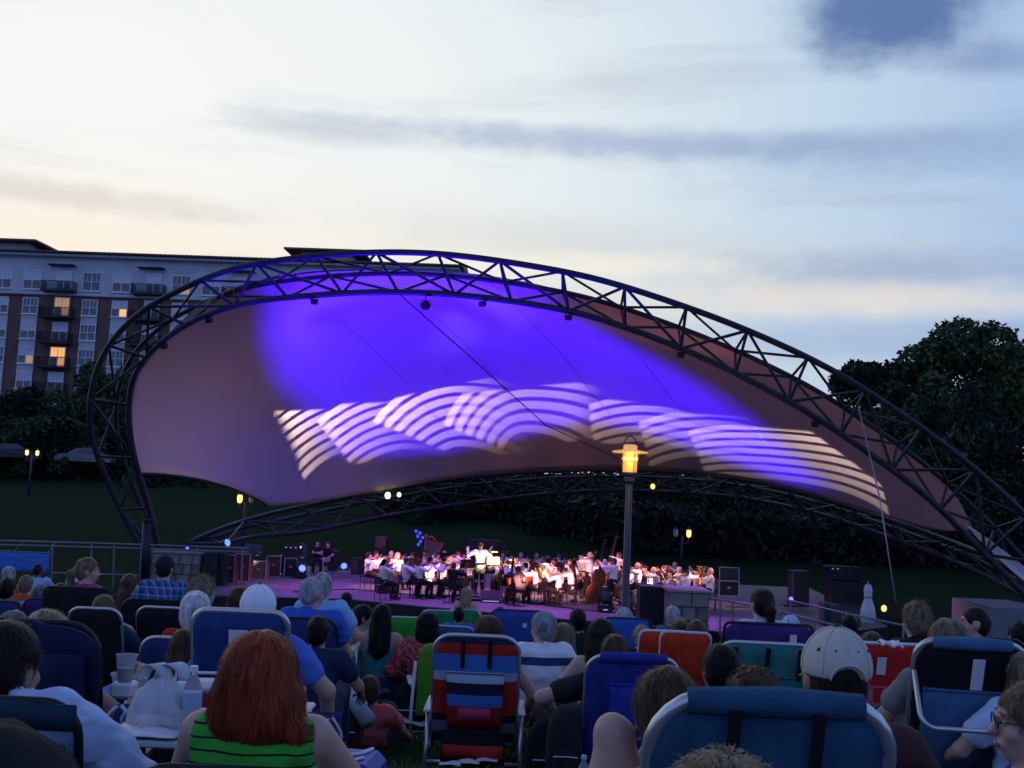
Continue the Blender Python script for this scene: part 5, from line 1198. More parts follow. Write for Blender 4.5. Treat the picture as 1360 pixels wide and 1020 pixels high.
# --- red-haired woman, striped green top
sit('red', 'person with a bell of dark red hair in a black-striped sleeveless green top', 352, 833, 3.05, neck=.60, lean=.16, sex='f', hair='redbob', hcol='red', skin='fair', shirt=matfn('green_stripe_knit', striped_green, .9), sleeve='none', trousers=dark_tr, strand=3800, bulk=1.08, hl=(-.16, .36, .42), hr=(.16, .36, .42), hyaw=math.radians(-8), h=.0095,
    chair=dict(label='low dark folding chair under the woman in striped green', top=1035, fab=blk, tube=tubeblk, arm=tubeblk))
# --- man in a light blue shirt, webbed chair, left edge
def webbed(label, loc, rz, hs, L, lean, w=.29):
    t = thing('webbed_chair', label, 'chair', tuple(loc), rz); bl = (0, -.17, hs); dk = mat('dark_web', (.012, .045, .075), .7, bump=.4, bscale=300); lt = mat('light_web', (.16, .24, .34), .7, bump=.5, bscale=260, var=.25, vscale=60)
    q = MB().tube(loop_pts(w, -.05, L, .085), .0125, 8).obj('back_frame', tubeblk, t, True, bl); q.rotation_euler = (lean, 0, 0)
    n = 9
    for k in range(n):
        z = .04+(L-.07)*k/(n-1); G = [[(x, -.010-.012*math.cos(x/w*1.57)+(.004 if k % 2 else 0), z+zz+.006*math.sin(x*9+k)) for zz in (-.034, 0, .034)] for x in np.linspace(-w, w, 9)]
        q = MB().sheet(G, .004).obj('webbing_strip', lt if k % 2 else dk, t, True, bl); q.rotation_euler = (lean, 0, 0)
    MB().tube([(-w, -.17, hs), (-w, .27, hs), (w, .27, hs), (w, -.17, hs)], .0125, 8).obj('seat_frame', tubeblk, t, True)
    for k in range(6): MB().box((0, -.12+k*.07, hs), (2*w, .05, .005)).obj('webbing_strip', lt if k % 2 else dk, t)
    for s in (-1, 1):
        MB().tube([(s*w*1.05, -.22, 0), (s*w*1.05, .24, hs+.2)], .0125, 8).obj('leg', tubeblk, t, True); MB().tube([(s*w*1.08, .30, 0), (s*w*1.08, -.24, hs+.2)], .0125, 8).obj('leg', tubeblk, t, True)
    return t
sit('bluem', 'person with short dark hair and pale blue shirt in the webbed chair at left', 12, 826, 3.0, neck=.5, lean=.20, hair='short', hcol='dkbrown', skin='tan', shirt=cloth('pale_blue', (.50, .62, .82)), sleeve='long', trousers=dark_tr, hl=(-.3, .3, .42), hr=(.30, .22, .30), bulk=1.0, wrinkle=.011, strand=2200, pole=((-.7, -.5, -.3), (.9, -.6, -.1)), hyaw=math.radians(-14),
    chair=dict(fn=webbed, label='webbed lawn chair with dark tube frame and striped blue webbing at the left edge', top=934, lean=.22))
# --- unclear dark shape at bottom left corner, built as a bag
def pack(label, px, py, Y, m, sc=1., name='backpack', cat='bag', rz=0.):
    p = at(px, py, Y); z0 = gz(p.x, Y); t = thing(name, label, cat, (p.x, Y, z0), rz); H = p.z-z0
    def lump(c, r, nu, nv, nm):
        b = MB().ell((0, 0, 0), (1, 1, 1), nu, nv); v = b.v[0]; v = np.sign(v)*np.abs(v)**.62; v = v*(1+.05*noise3(v, 3.5, int(abs(px)+Y*10))[:, None]); v[:, 2] *= 1-.06*v[:, 0]**2; v[:, :2] *= (1.08-.22*(v[:, 2:]*.5+.5)); b.v = [v*np.array(r)+np.array(c)]; b.obj(nm, m, t, True)
    lump((0, 0, H*.5), (.19*sc, .13*sc, H*.52), 26, 18, 'sack'); lump((0, -.135*sc, H*.32), (.13*sc, .05*sc, H*.24), 18, 12, 'front_pocket')
    MB().tube([(-.12*sc, -.172*sc, H*.46), (0, -.186*sc, H*.47), (.12*sc, -.172*sc, H*.46)], .005, 5).obj('zip', MATS['aluminium_tube'], t)
    for s in (-1, 1): MB().tube([(s*.07, .12*sc, H*.92), (s*.10, .20*sc, H*.6), (s*.09, .14*sc, H*.15)], .014, 6).obj('shoulder_strap', m, t, True)
    return t
pack('rounded black shape filling the bottom left corner', -30, 966, 1.7, blk, 1.1)
# --- teal chair, tan cap man with a bare knee out
capm = matfn('tan_cap_cloth', lambda t, co, b: t.mix(t.noise(co, 60, 4), (.46, .43, .38), (.58, .54, .47)), .9); eyem = mat('cap_eyelet', (.03, .04, .06), .8)
sit('cap', 'person in a faded tan baseball cap, the strap gap showing dark hair', 1110, 838, 2.95, lean=.20, hair='buzz', hcol='dkbrown', skin='tan', shirt=cloth('maroon', (.06, .018, .022)), sleeve='short', trousers=khaki, cap=(capm, eyem), strand=400, bulk=1.02, h=.0095, hl=(-.30, .25, .30), hr=(.30, .25, .30))
chair_at('big petrol blue beach chair with thick silver frame, nearest on the right', 1028, 928, 2.42, 0, .12, .30, fab=petrol, head=petrol, tr=.019, r=.135, w=.262, straps=2)
# --- the boy on the left of it, sitting side-on with one knee up
sit('boy', 'person with tousled brown hair and pale shirt, a big bare knee drawn up beside', 884, 884, 3.0, s=.92, lean=.05, rz=78, hair='full', hcol='brown', skin='fair', shirt=cloth('pale_grey', (.62, .63, .67)), sleeve='short', trousers=(cloth('navy_shorts', (.02, .03, .07)), 'tiny'), strand=2600, h=.0095, hyaw=math.radians(-64), legk=1.36,
    legL=((-.12, .95, .06), (0, .1, 1.)), legR=((-.10, .25, .12), (0, .08, 1.)), bulk=1.05)
# --- nearest blond crown at the bottom edge
sit('crown', 'crown of ash blond hair rising at the bottom edge before the petrol blue chair', 962, 992, 1.45, s=.95, lean=.1, sex='f', hair='full', hcol='dkblond', skin='fair', shirt=cloth('charcoal', (.03, .03, .035)), trousers=jeans, strand=3800, h=.0105, legs='ground')
# --- person with glasses at right edge
sit('glasses', 'person in dark glasses and a bright blue shirt looking left at the right edge', 1368, 906, 3.4, rz=62, lean=.12, hair='short', hcol='ltbrown', skin='fair', shirt=cloth('bright_blue', (.02, .05, .42)), trousers=jeans, eyes=True, glasses=True, strand=1200, hyaw=math.radians(14), h=.009, legs='ground')
# --- second line
sit('curlb', 'person with a broad curly brown head just left of the tan cap', 1000, 884, 4.0, lean=.2, sex='f', hair='curly', hcol='brown', skin='fair', shirt=cloth('mauve', (.14, .09, .17)), trousers=jeans, strand=1500, legs='ground')
sit('kidb', 'child with smooth black hair, one ear showing, in a purple top', 957, 856, 4.8, s=.92, lean=.1, hair='short', hcol='black', skin='tan', shirt=floral((.09, .05, .2), (.2, .12, .32)) and matfn('purple_fleck', floral((.09, .05, .2), (.2, .12, .32))), trousers=jeans, strand=900, legs='ground', hyaw=math.radians(10))
def striped(t, co, b):
    s = t.n.new('ShaderNodeSeparateXYZ'); t.l.new(co, s.inputs[0]); s = t.n.new('ShaderNodeSeparateXYZ'); t.l.new(t.n.new('ShaderNodeTexCoord').outputs['Generated'], s.inputs[0]); f = s.outputs[2]
    return t.ramp(f, [(0, (.03, .03, .04)), (.10, (.14, .17, .24)), (.20, (.012, .014, .03)), (.27, (.45, .03, .02)), (.60, (.40, .46, .55)), (.68, (.06, .20, .58)), (.84, (.45, .03, .02)), (.94, (.014, .018, .05))], 'CONSTANT')
def pouchm(t, co, b):
    s = t.n.new('ShaderNodeSeparateXYZ'); t.l.new(co, s.inputs[0]); s = t.n.new('ShaderNodeSeparateXYZ'); t.l.new(t.n.new('ShaderNodeTexCoord').outputs['Generated'], s.inputs[0]); f = s.outputs[2]
    return t.ramp(f, [(0, (.45, .03, .02)), (.46, (.06, .20, .58)), (.66, (.014, .018, .05)), (.84, (.40, .46, .55))], 'CONSTANT')
r, J = sit('strip', 'person with wavy brown hair above the red, white and blue striped chair', 650, 815, 7.75, lean=.24, sex='f', hair='bob', hcol='brown', skin='fair', shirt=cloth('coral_dark', (.20, .05, .05)), sleeve='tank', trousers=jeans, strand=1400, hl=(-.30, .14, .34), hr=(.30, .14, .34), pole=((-1, -.5, -.5), (1, -.5, -.5)),
    chair=dict(label='beach chair striped red, white and blue with a red cooler pouch on its back', top=843, fab=matfn('deck_stripe', striped, .9), pouch=(matfn('pouch_stripe', pouchm, .9), .17, .69, .195, .07), straps=2, r=.12, lean=.34, tr=.015, w=.285, dx=-.07))
def storage(loc, hs, rz):
    t = [o for o in bpy.data.objects if o.get('label', '').startswith('beach chair striped red')][0]
    MB().sheet([[(x, -.26-.05*math.sin(3.14*j/4)-.02*math.cos(x*6), .03+(hs+.06)*j/4) for j in range(5)] for x in np.linspace(-.215, .215, 9)], .01).obj('storage_pouch', blk, t, True)
    MB().sheet([[(x, -.325-.02*math.cos(x*6), hs*.62+.085*j) for j in (0, 1)] for x in np.linspace(-.205, .205, 9)], .008).obj('pouch_band', redf, t, True)
    MB().sheet([[(x, -.40-.02*math.cos(x*6), hs+.20+.08*j) for j in (0, 1)] for x in np.linspace(-.11, .11, 7)], .004).obj('pouch_patch', F_('magenta', (.42, .04, .10)), t, True)
storage(PEOPLE['strip'][2], max(.06, PEOPLE['strip'][3]-.105), 0)
def POLOZ(): return 0
loc, hz = fit(722, 812, 8.6, 1.02, .12, math.radians(28)); POLO_Z = hz+.375
sit('polo', 'person with silver grey hair in a white polo with a navy band across the shoulders', 722, 812, 8.6, s=1.02, lean=.12, rz=8, hyaw=math.radians(34), hair='short', hcol='grey', skin='fair', shirt=matfn('polo_cloth', polo, .9), trousers=khaki, strand=1100, bulk=1.02, hl=(-.30, .2, hz+.02), hr=(.34, .1, hz-.0), legs='ground', wrinkle=.006)
sit('bluech', 'person with short brown hair seen above the royal blue chair right of centre', 817, 843, 6.8, lean=.25, hair='short', hcol='brown', skin='fair', shirt=cloth('black_tee', (.015, .015, .018)), trousers=shorts_b, strand=900, hl=(-.34, .12, .42), hr=(.33, .1, .42), pole=((-1, -.4, 0), (1, -.4, 0)),
    chair=dict(label='royal blue beach chair with a long white tag, right of the white polo', top=869, fab=F_('deep_blue', (.018, .03, .22)), head=F_('deep_blue', (.018, .03, .22)), pouch=(F_('deep_blue2', (.025, .045, .33)), .28, .80, .13, .03), tagp=(.075, .50, .05, .19), tr=.013, r=.11, dx=.08))
sit('spik', 'person with brown hair sunk in the blue beach chair with a raised silver bar', 1258, 820, 5.6, lean=.28, hair='full', hcol='dkblond', skin='fair', shirt=cloth('grey_tee', (.2, .2, .22)), trousers=jeans, strand=1000, hl=(-.28, .2, .34), hr=(.28, .2, .34), pole=((-1, -.4, 0), (1, -.4, 0)),
    chair=dict(label='navy beach chair with pale blue pouch, white tag and a silver bar across its back', top=848, dx=.03, drz=math.radians(-6), fab=blk, head=F_('steel_blue', (.05, .13, .25)), pouch=(F_('steel_blue', (.05, .13, .25)), .20, .72, .21, .06), tagp=(.03, .83, .055, .16), rearloop=True, r=.09, tr=.016, w=.25, lean=.36))
sit('wcap', 'person in a white cap and blue T-shirt in the tall navy beach chair', 345, 779, 5.6, lean=.20, hair='buzz', hcol='grey', skin='fair', shirt=cloth('cornflower', (.08, .18, .60)), trousers=khaki, cap=(mat('white_cap_cloth', (.80, .82, .85), .9, bump=.15, bscale=200), eyem), brimback=False, strand=100, bulk=1.05, hl=(-.34, .12, .36), hr=(.36, .10, .36), pole=((-1, -.5, .1), (1, -.5, .1)),
    chair=dict(label='tall navy beach chair with pale frame and a white tag behind the red-haired woman', top=812, fab=F_('mid_navy', (.018, .045, .17)), tagp=(.0, .84, .09, .10), r=.07, tr=.016, w=.225, dx=-.02, lean=.26))
# left-hand knot of people
sit('blondL', 'person with pale blond hair in the navy-draped chair behind the dark-haired man', 66, 808, 4.7, lean=.22, sex='f', hair='full', hcol='blond', skin='tan', shirt=cloth('white_top', (.5, .5, .54)), sleeve='tank', trousers=jeans, strand=1200, hl=(-.32, .1, .40), hr=(.30, .22, .58), pole=((-1, -.5, 0), (.8, .1, -.9)), curlR=1.5,
    chair=dict(label='tall chair draped with a navy jacket, behind the man in pale blue', top=826, fab=F_('dark_navy', (.010, .016, .055)), tube=tubeblk, r=.13, w=.31, sag=.07, lean=.22))
def drape():
    r, J, loc, hz, rz = PEOPLE['blondL']; t = thing('jacket', 'navy jacket draped over the tall chair at left', 'jacket', (loc.x, loc.y, loc.z)); hs = hz-.105
    q = at(66, 821, loc.y-.35); top = q.z-loc.z; G = []
    for i in range(19):
        x = -.34+.68*i/18; e = (abs(x)/.34)**3*.09
        G.append([(x+.015*math.sin(j*1.1+i), -.45-(.16*(1-j/9))*-1-.03*math.sin(i*1.25+j*.3)*(1.1-j/9)-.02, top-e-(top-.18)*(1-j/9)) for j in range(10)])
    G = [[(x, -.18-(z-hs)*.225-.075-.025*math.sin(i*1.3+z*4), z) for (x, y, z) in row] for i, row in enumerate(G)]
    MB().sheet(G, .012).obj('cloth', F_('dark_navy', (.010, .016, .055)), t, True)
    MB().sheet([[(x, -.30-(z-hs)*.225-.03*math.cos((x-.17)*12), z) for z in np.linspace(.22, top-.12, 8)] for x in np.linspace(.05, .30, 7)], .014).obj('sleeve', F_('dark_navy', (.010, .016, .055)), t, True)
drape()
sit('greyL', 'person with thin grey hair low at the left edge beside the blond one', 20, 812, 5.6, lean=.2, hair='short', hcol='dkgrey', skin='fair', shirt=cloth('charcoal', (.03, .03, .035)), trousers=jeans, strand=600, chair=dict(label='dark low chair under the grey-haired person at the left edge', top=835, fab=blk, tube=tubeblk, arm=tubeblk))
sit('navyM', 'person with cropped grey-brown hair in a navy jacket, arm reaching right', 140, 789, 8.6, lean=.12, hair='buzz', hcol='ltbrown', skin='fair', shirt=cloth('navy_jacket', (.014, .026, .07)), sleeve='long', trousers=dark_tr, strand=600, hr=(.32, .42, .44), hyaw=math.radians(-18))
chair_at('black folding chair with pale curved arms in front of the man in navy', 126, 808, 8.2, 0, .22, .3, fab=blk, tube=alu, group=None, w=.195, r=.09)
sit('blkch', 'person hidden but for dark hair in the black chair left of the white-haired woman', 229, 812, 9.2, lean=.34, sex='f', hair='short', hcol='black', skin='tan', shirt=cloth('black_tee', (.015, .015, .018)), trousers=jeans, strand=300, s=.9,
    chair=dict(label='black beach chair with white loop arms, left of the white-haired woman', top=806, fab=blk, r=.09, lean=.30, w=.205))
sit('longbr', 'person with a long light brown ponytail sitting low in black before the navy chair', 248, 836, 6.4, s=.92, lean=.1, sex='f', hair='long', hcol='brown', skin='fair', shirt=cloth('black_tee', (.015, .015, .018)), trousers=dark_tr, strand=800, legs='ground')
sit('whiteh', 'person with snow white hair and a red top', 262, 784, 7.3, lean=.16, sex='f', hair='full', hcol='white', skin='fair', shirt=cloth('red_top', (.42, .018, .018)), trousers=dark_tr, strand=900, chair=dict(label='small dark chair under the white-haired person in red', top=850, fab=navy, tube=alu))
sit('blondF', 'person with wind-blown blond hair in a blue flowered shirt, face turned right', 272, 765, 9.2, lean=.1, rz=-40, sex='f', hair='spiky', hcol='blond', skin='fair', shirt=matfn('blue_floral', floral((.04, .13, .26), (.22, .36, .48))), trousers=jeans, strand=900, chair=dict(label='folding chair under the blond person in flowered blue', top=830, fab=navy, tube=alu))
sit('cornbr', 'person with chestnut hair half hidden left of the white cap', 320, 777, 9.4, lean=.15, sex='f', hair='bob', hcol='brown', skin='fair', shirt=cloth('dusk_pink', (.25, .1, .12)), trousers=jeans, strand=500, legs='ground')
sit('plaid', 'person in a black cap and blue plaid shirt, left elbow thrust out', 220, 739, 11.2, lean=.05, hair='buzz', hcol='dkbrown', skin='fair', shirt=matfn('blue_plaid', plaid((.02, .05, .16), (.05, .13, .32), (.30, .42, .60), 13)), sleeve='long', trousers=dark_tr, cap=(mat('black_cap_cloth', (.015, .017, .026), .9), eyem), brimback=False, bulk=1.15, strand=120, hl=(-.56, .10, .18), hr=(.30, .25, .4), pole=((-1, -.2, .3), (1, -.5, -.4)),
    chair=dict(label='dark camp chair under the man in blue plaid', top=800, fab=blk, tube=tubeblk, arm=tubeblk, w=.33))
sit('pony', 'person in a pink top with a low blond ponytail, looking right in profile', 118, 741, 10.3, lean=.08, rz=-30, hyaw=math.radians(-42), sex='f', hair='ponytail', hcol='dkblond', skin='fair', shirt=cloth('pink', (.34, .055, .16)), trousers=jeans, eyes=True, strand=500,
    chair=dict(label='black camp chair with a straight top behind the woman in pink', top=783, fab=blk, tube=tubeblk, arm=tubeblk, w=.30, r=.05, drz=math.radians(30)))
sit('paleb', 'person with long pale hair partly hidden behind the woman in pink', 103, 757, 12., lean=.1, sex='f', hair='long', hcol='white', skin='fair', shirt=cloth('white_top', (.5, .5, .54)), trousers=jeans, legs='ground')
sit('lngdk', 'person with long brown hair in dark clothes left of the plaid shirt', 173, 763, 12.5, lean=.1, sex='f', hair='long', hcol='brown', skin='fair', shirt=cloth('charcoal', (.03, .03, .035)), trousers=jeans, legs='ground')
sit('dkround', 'person with round dark brown hair in the purple-navy chair near the blue banner', 82, 774, 11.6, lean=.15, sex='f', hair='full', hcol='dkbrown', skin='tan', shirt=cloth('navy_jacket', (.014, .026, .07)), trousers=jeans, chair=dict(label='purple-navy chair in front of the light blue shirt at the left', top=797, fab=purple, tube=tubeblk, arm=tubeblk))
sit('greyw', 'person with dull grey hair between the two dark heads at left', 54, 776, 13.5, lean=.15, hair='short', hcol='dkgrey', skin='fair', shirt=cloth('slate_tee', (.08, .1, .16)), trousers=jeans, legs='ground')
sit('plboy', 'person with short black hair and a patterned blue shirt at the left edge', 11, 767, 11.5, lean=.15, hair='short', hcol='black', skin='tan', shirt=matfn('blue_check', plaid((.03, .07, .2), (.12, .26, .45), (.25, .4, .6), 9)), trousers=jeans, chair=dict(label='blue camp chair at the left edge under the patterned shirt', top=800, fab=navy, tube=tubeblk, arm=tubeblk))
sit('grhL', 'person with silver hair far left, below the blue banner', 13, 752, 14.5, lean=.12, hair='short', hcol='grey', skin='fair', shirt=cloth('orange_top', (.5, .09, .03)), trousers=jeans, legs='ground')
sit('redarm', 'person in an orange-red top raising one arm, left of the pale blue shirt', 36, 764, 14., lean=.1, sex='f', hair='short', hcol='dkblond', skin='fair', shirt=cloth('orange_top', (.5, .09, .03)), sleeve='cap', trousers=jeans, hr=(.26, .28, .95), legs='ground')
sit('phone', 'person in a pale blue shirt holding up a phone before the blue banner', 51, 748, 19., lean=0., hair='buzz', hcol='dkbrown', skin='brown', shirt=cloth('sky_shirt', (.34, .46, .68)), trousers=jeans, hr=(.16, .44, .80), bulk=1.1, legs='ground')
def phone():
    r, J, loc, hz, rz = PEOPLE['phone']; p = Vector(J['hR'])+loc; t = thing('phone', 'small phone with a white screen held up by the person in pale blue', 'phone', (p.x, p.y-.05, p.z+.08))
    MB().box((0, 0, 0), (.075, .01, .15), None, .003).obj('case', black, t); MB().box((0, -.006, 0), (.066, .002, .135)).obj('screen', mat('phone_screen', (.6, .7, .9), .2, emit=(.7, .8, 1), estr=1.4), t)
phone()
# middle knot
sit('bluet', 'person with grey hair, glasses and a royal blue T-shirt, head turned right', 416, 766, 8.4, lean=.08, hyaw=math.radians(-34), hair='buzz', hcol='grey', skin='fair', shirt=cloth('royal_tee', (.03, .12, .52)), trousers=khaki, bulk=1.16, glasses=True, strand=700, wrinkle=.006, hl=(-.3, .25, .45), hr=(.3, .25, .45),
    chair=dict(label='dark chair with a tall narrow back behind the royal blue T-shirt', top=824, fab=navy, tube=tubeblk, arm=tubeblk, w=.24))
sit('ltblue', 'person with grey hair in a light blue T-shirt just beyond the royal blue one', 430, 761, 9.9, lean=.08, hair='short', hcol='grey', skin='fair', shirt=cloth('light_blue_tee', (.24, .48, .72)), trousers=khaki, bulk=1.05, chair=dict(label='folding chair under the light blue T-shirt', top=838, fab=navy, tube=alu))
sit('dkkid', 'child with dark hair and a dark top below the royal blue T-shirt', 424, 818, 7.3, s=.86, lean=.1, hair='short', hcol='dkbrown', skin='tan', shirt=cloth('navy_jacket', (.014, .026, .07)), trousers=jeans, strand=500, legs='ground')
sit('bunw', 'person with dark hair and a white top against the violet stage edge', 461, 787, 17.5, lean=.05, sex='f', hair='long', hcol='black', skin='fair', shirt=cloth('white_top', (.5, .5, .54)), sleeve='tank', trousers=jeans, legs='ground')
sit('profr', 'person with dark pinned-up hair and a pale green top, face in profile to the right', 484, 803, 10.6, lean=.05, rz=-48, hyaw=math.radians(-30), sex='f', hair='ponytail', hcol='dkbrown', skin='fair', shirt=cloth('pale_green', (.30, .42, .28)), trousers=jeans, eyes=True, strand=500, legs='ground')
sit('tealt', 'person with long black hair and a bare-shouldered teal top', 508, 803, 10.4, lean=.06, sex='f', hair='long', hcol='black', skin='fair', shirt=cloth('teal_top', (.05, .26, .28)), sleeve='tank', trousers=jeans, strand=700, legs='ground')
sit('redpat', 'person with a dark bob in a red speckled blouse beside the lime chair', 569, 810, 10.2, lean=.1, sex='f', hair='bob', hcol='black', skin='tan', shirt=matfn('red_speckle', floral((.36, .03, .04), (.55, .2, .18))), sleeve='long', trousers=jeans, strand=800, hr=(.25, .25, .5), legs='ground')
def lime_chair():
    p = at(586, 853, 9.7); z0 = gz(p.x, 9.7); t = thing('lime_chair', 'lime green moulded chair on a white frame left of the striped chair', 'chair', (p.x, 9.7, z0), math.radians(8)); H = p.z-z0
    lime = mat('lime_plastic', (.10, .36, .02), .5); P = []
    for i in range(11):
        x = -.19+.38*i/10; P.append([(x, -.10*(1-(x/.19)**2)*.3-.16*(zz-.2), zz) for zz in np.linspace(.14, H-(max(0, abs(x)-.11)/.08)**2*.06, 10)])
    MB().sheet(P, .02).obj('back_panel', lime, t, True); MB().box((0, .2, .2), (.38, .4, .025), None, .01).obj('seat', lime, t)
    for s in (-1, 1):
        MB().tube([(s*.22, -.10, H*.80), (s*.235, -.05, .2), (s*.24, -.1, 0)], .014, 7).obj('leg', whitep, t, True); MB().tube([(s*.24, .36, 0), (s*.24, .32, .38), (s*.24, -.05, .40)], .014, 7).obj('leg', whitep, t, True)
        MB().box((s*.245, .15, .41), (.05, .40, .02), None, .008).obj('armrest', whitep, t)
    MB().tube([(-.24, -.1, .012), (.24, -.1, .012)], .014, 7).obj('base_bar', whitep, t, True)
lime_chair()
sit('lyer', 'person in a coral top lying back on a blanket, one arm raised', 492, 897, 8.5, s=.95, lean=.5, sex='f', hair='short', hcol='brown', skin='fair', shirt=cloth('coral', (.72, .14, .15)), trousers=jeans, strand=700, hl=(-.30, .30, .52), pole=((-.8, 0, -.6), (.7, -.5, -.6)), legs='ground')
sit('blondc', 'person with long blond hair in a teal tank top against the stage floor', 619, 781, 20.5, lean=.0, sex='f', hair='long', hcol='blond', skin='fair', shirt=cloth('teal_top', (.05, .26, .28)), sleeve='tank', trousers=jeans, h=.017, strand=400, chair=dict(label='green folding chair left of the blond in the teal tank top', L=.5, fab=greenf))
sit('kidblue', 'child with black hair and a blue shirt before the green-backed chair', 610, 806, 14.5, s=.9, lean=.05, hair='short', hcol='black', skin='tan', shirt=cloth('royal_tee', (.03, .12, .52)), trousers=jeans, legs='ground')
chair_at('wide green beach chair with white corners before the violet stage', 588, 811, 16, 0, .2, .3, fab=greenf, w=.30)
chair_at('bright green beach chair left of the red blouse', 541, 820, 12, .1, .2, .3, fab=F_('grass_green', (.03, .30, .03)), w=.28)
chair_at('pale blue folding chair with white loop arms right of the red blouse', 604, 832, 13.5, -.1, .2, .3, fab=slate, w=.28)
chair_at('deep blue camp chair with a small crest, beyond the striped chair', 692, 811, 13, 0, .25, .2, fab=royal, tube=tubeblk, arm=tubeblk, w=.36, tagp=(.05, .8, .05, .05))
sit('drkbl', 'person with dark hair low between the green chair and the striped chair', 664, 806, 14, s=.9, lean=.1, hair='short', hcol='brown', skin='tan', shirt=cloth('navy_jacket', (.014, .026, .07)), trousers=jeans, legs='ground')
sit('shades', 'person with straight dark blond hair and sunglasses pushed up', 749, 829, 8.8, lean=.1, sex='f', hair='long', hcol='dkblond', skin='fair', shirt=cloth('charcoal', (.03, .03, .035)), trousers=jeans, strand=700, legs='ground')
def shades():
    r, J, loc, hz, rz = PEOPLE['shades']; H = J['H']; b = MB(); b.tube([H(-.088, -.02, .08), H(-.08, .05, .115), H(0, .078, .125), H(.08, .05, .115), H(.088, -.02, .08)], .006, 6); b.obj('sunglasses', black, r)
shades()
sit('blkt', 'person with black hair and a black T-shirt right of the sunglasses', 768, 808, 11., lean=.08, hair='short', hcol='black', skin='tan', shirt=cloth('black_tee', (.015, .015, .018)), trousers=jeans, legs='ground')
sit('bare', 'person with long dark hair and bare pale shoulders, leaning in behind the royal blue chair', 800, 822, 7.6, lean=.02, sex='f', hair='long', hcol='dkbrown', skin='fair', shirt=cloth('ice_top', (.45, .55, .65)), sleeve='tank', trousers=jeans, strand=700, hyaw=math.radians(-20), legs='ground')
sit('greyf', 'person with a grey bob under the tall lamp post', 829, 806, 12., lean=.1, sex='f', hair='full', hcol='grey', skin='fair', shirt=cloth('slate_tee', (.08, .1, .16)), trousers=jeans, chair=dict(label='bright blue chair with a pointed back under the tall lamp post', top=822, fab=bluef, tube=tubeblk, arm=tubeblk))
sit('curl1', 'person with frizzy pale hair in front of the stone pier', 893, 804, 14.5, lean=.05, sex='f', hair='curly', hcol='grey', skin='fair', shirt=cloth('slate_tee', (.08, .1, .16)), trousers=jeans, legs='ground', rz=10)
sit('bunb', 'person with a light brown topknot behind the orange-red chairs', 903, 820, 10.5, lean=.05, sex='f', hair='bun', hcol='ltbrown', skin='fair', shirt=cloth('white_top', (.5, .5, .54)), trousers=jeans, legs='ground')
sit('bunc', 'person with brown hair leaning right behind the orange-red chairs', 924, 824, 10.2, lean=.05, sex='f', hair='long', hcol='brown', skin='fair', shirt=cloth('maroon', (.06, .018, .022)), trousers=jeans, legs='ground')
sit('curl2', 'child with curly blond hair left of the orange-red chairs', 852, 830, 10.8, s=.85, lean=.05, hair='curly', hcol='blond', skin='fair', shirt=cloth('black_tee', (.015, .015, .018)), trousers=jeans, legs='ground')
chair_at('orange-red mesh chair, the left one of the pair sharing white tubes', 879, 838, 9.2, .05, .2, .25, fab=F_('orange_red', (.55, .045, .015)), tube=whitep, w=.20, r=.05)
chair_at('orange-red mesh chair, the right one of the pair, with a rounded pale arm', 914, 840, 9.0, -.05, .2, .25, fab=F_('orange_red', (.55, .045, .015)), tube=whitep, w=.20, r=.05, pouch=(pinkmesh, 0, .42, .19, .02))
sit('facing', 'person smiling back towards the lawn in front of the violet ramp', 967, 838, 10.5, s=.88, lean=.05, rz=165, sex='f', hair='ponytail', hcol='dkbrown', skin='fair', shirt=cloth('charcoal', (.03, .03, .035)), trousers=jeans, eyes=True, legs='ground', h=.012)
sit('purp', 'person with a smooth dark ponytail and pale blue shirt in the purple chair', 1012, 781, 8.3, lean=.1, sex='f', hair='ponytail', hcol='dkbrown', skin='fair', shirt=cloth('pale_blue', (.36, .47, .66)), sleeve='cap', trousers=jeans, strand=700, hyaw=math.radians(14),
    chair=dict(label='purple camp chair with a small shield patch on its back', top=830, fab=purple, tube=tubeblk, arm=tubeblk, w=.32, r=.04, tagp=(.17, .86, .05, .06)))
chair_at('teal green beach chair with black straps right of the black-haired child', 1024, 855, 6.3, -.05, .2, .32, fab=teal, straps=3, w=.28, r=.10, pouch=(F_('teal_dark', (.02, .12, .11)), .15, .75, .2, .04), group=None)
sit('white2', 'child in a pale blue cap low behind the purple chair', 1050, 818, 9.6, s=.85, lean=.1, hair='short', hcol='dkbrown', skin='fair', shirt=cloth('purple_tee', (.05, .03, .12)), trousers=jeans, cap=(mat('pale_cap_cloth', (.45, .55, .72), .9), eyem), brimback=False, legs='ground')
sit('drk3', 'person with short black hair behind the crown of the tan cap', 1128, 816, 12.5, lean=.1, hair='short', hcol='black', skin='tan', shirt=cloth('charcoal', (.03, .03, .035)), trousers=jeans, legs='ground')
sit('brn3', 'person with flat brown hair between the tan cap and the red chair', 1157, 838, 9.2, lean=.15, sex='f', hair='full', hcol='brown', skin='fair', shirt=cloth('charcoal', (.03, .03, .035)), trousers=jeans, legs='ground')
chair_at('red canvas chair with a white tag right of the tan cap', 1182, 855, 7.4, 0, .2, .25, fab=F_('scarlet', (.45, .018, .012)), tube=whitep, w=.26, r=.05, tagp=(-.06, .82, .06, .12), pouch=(pinkmesh, .05, .62, .24, .03))
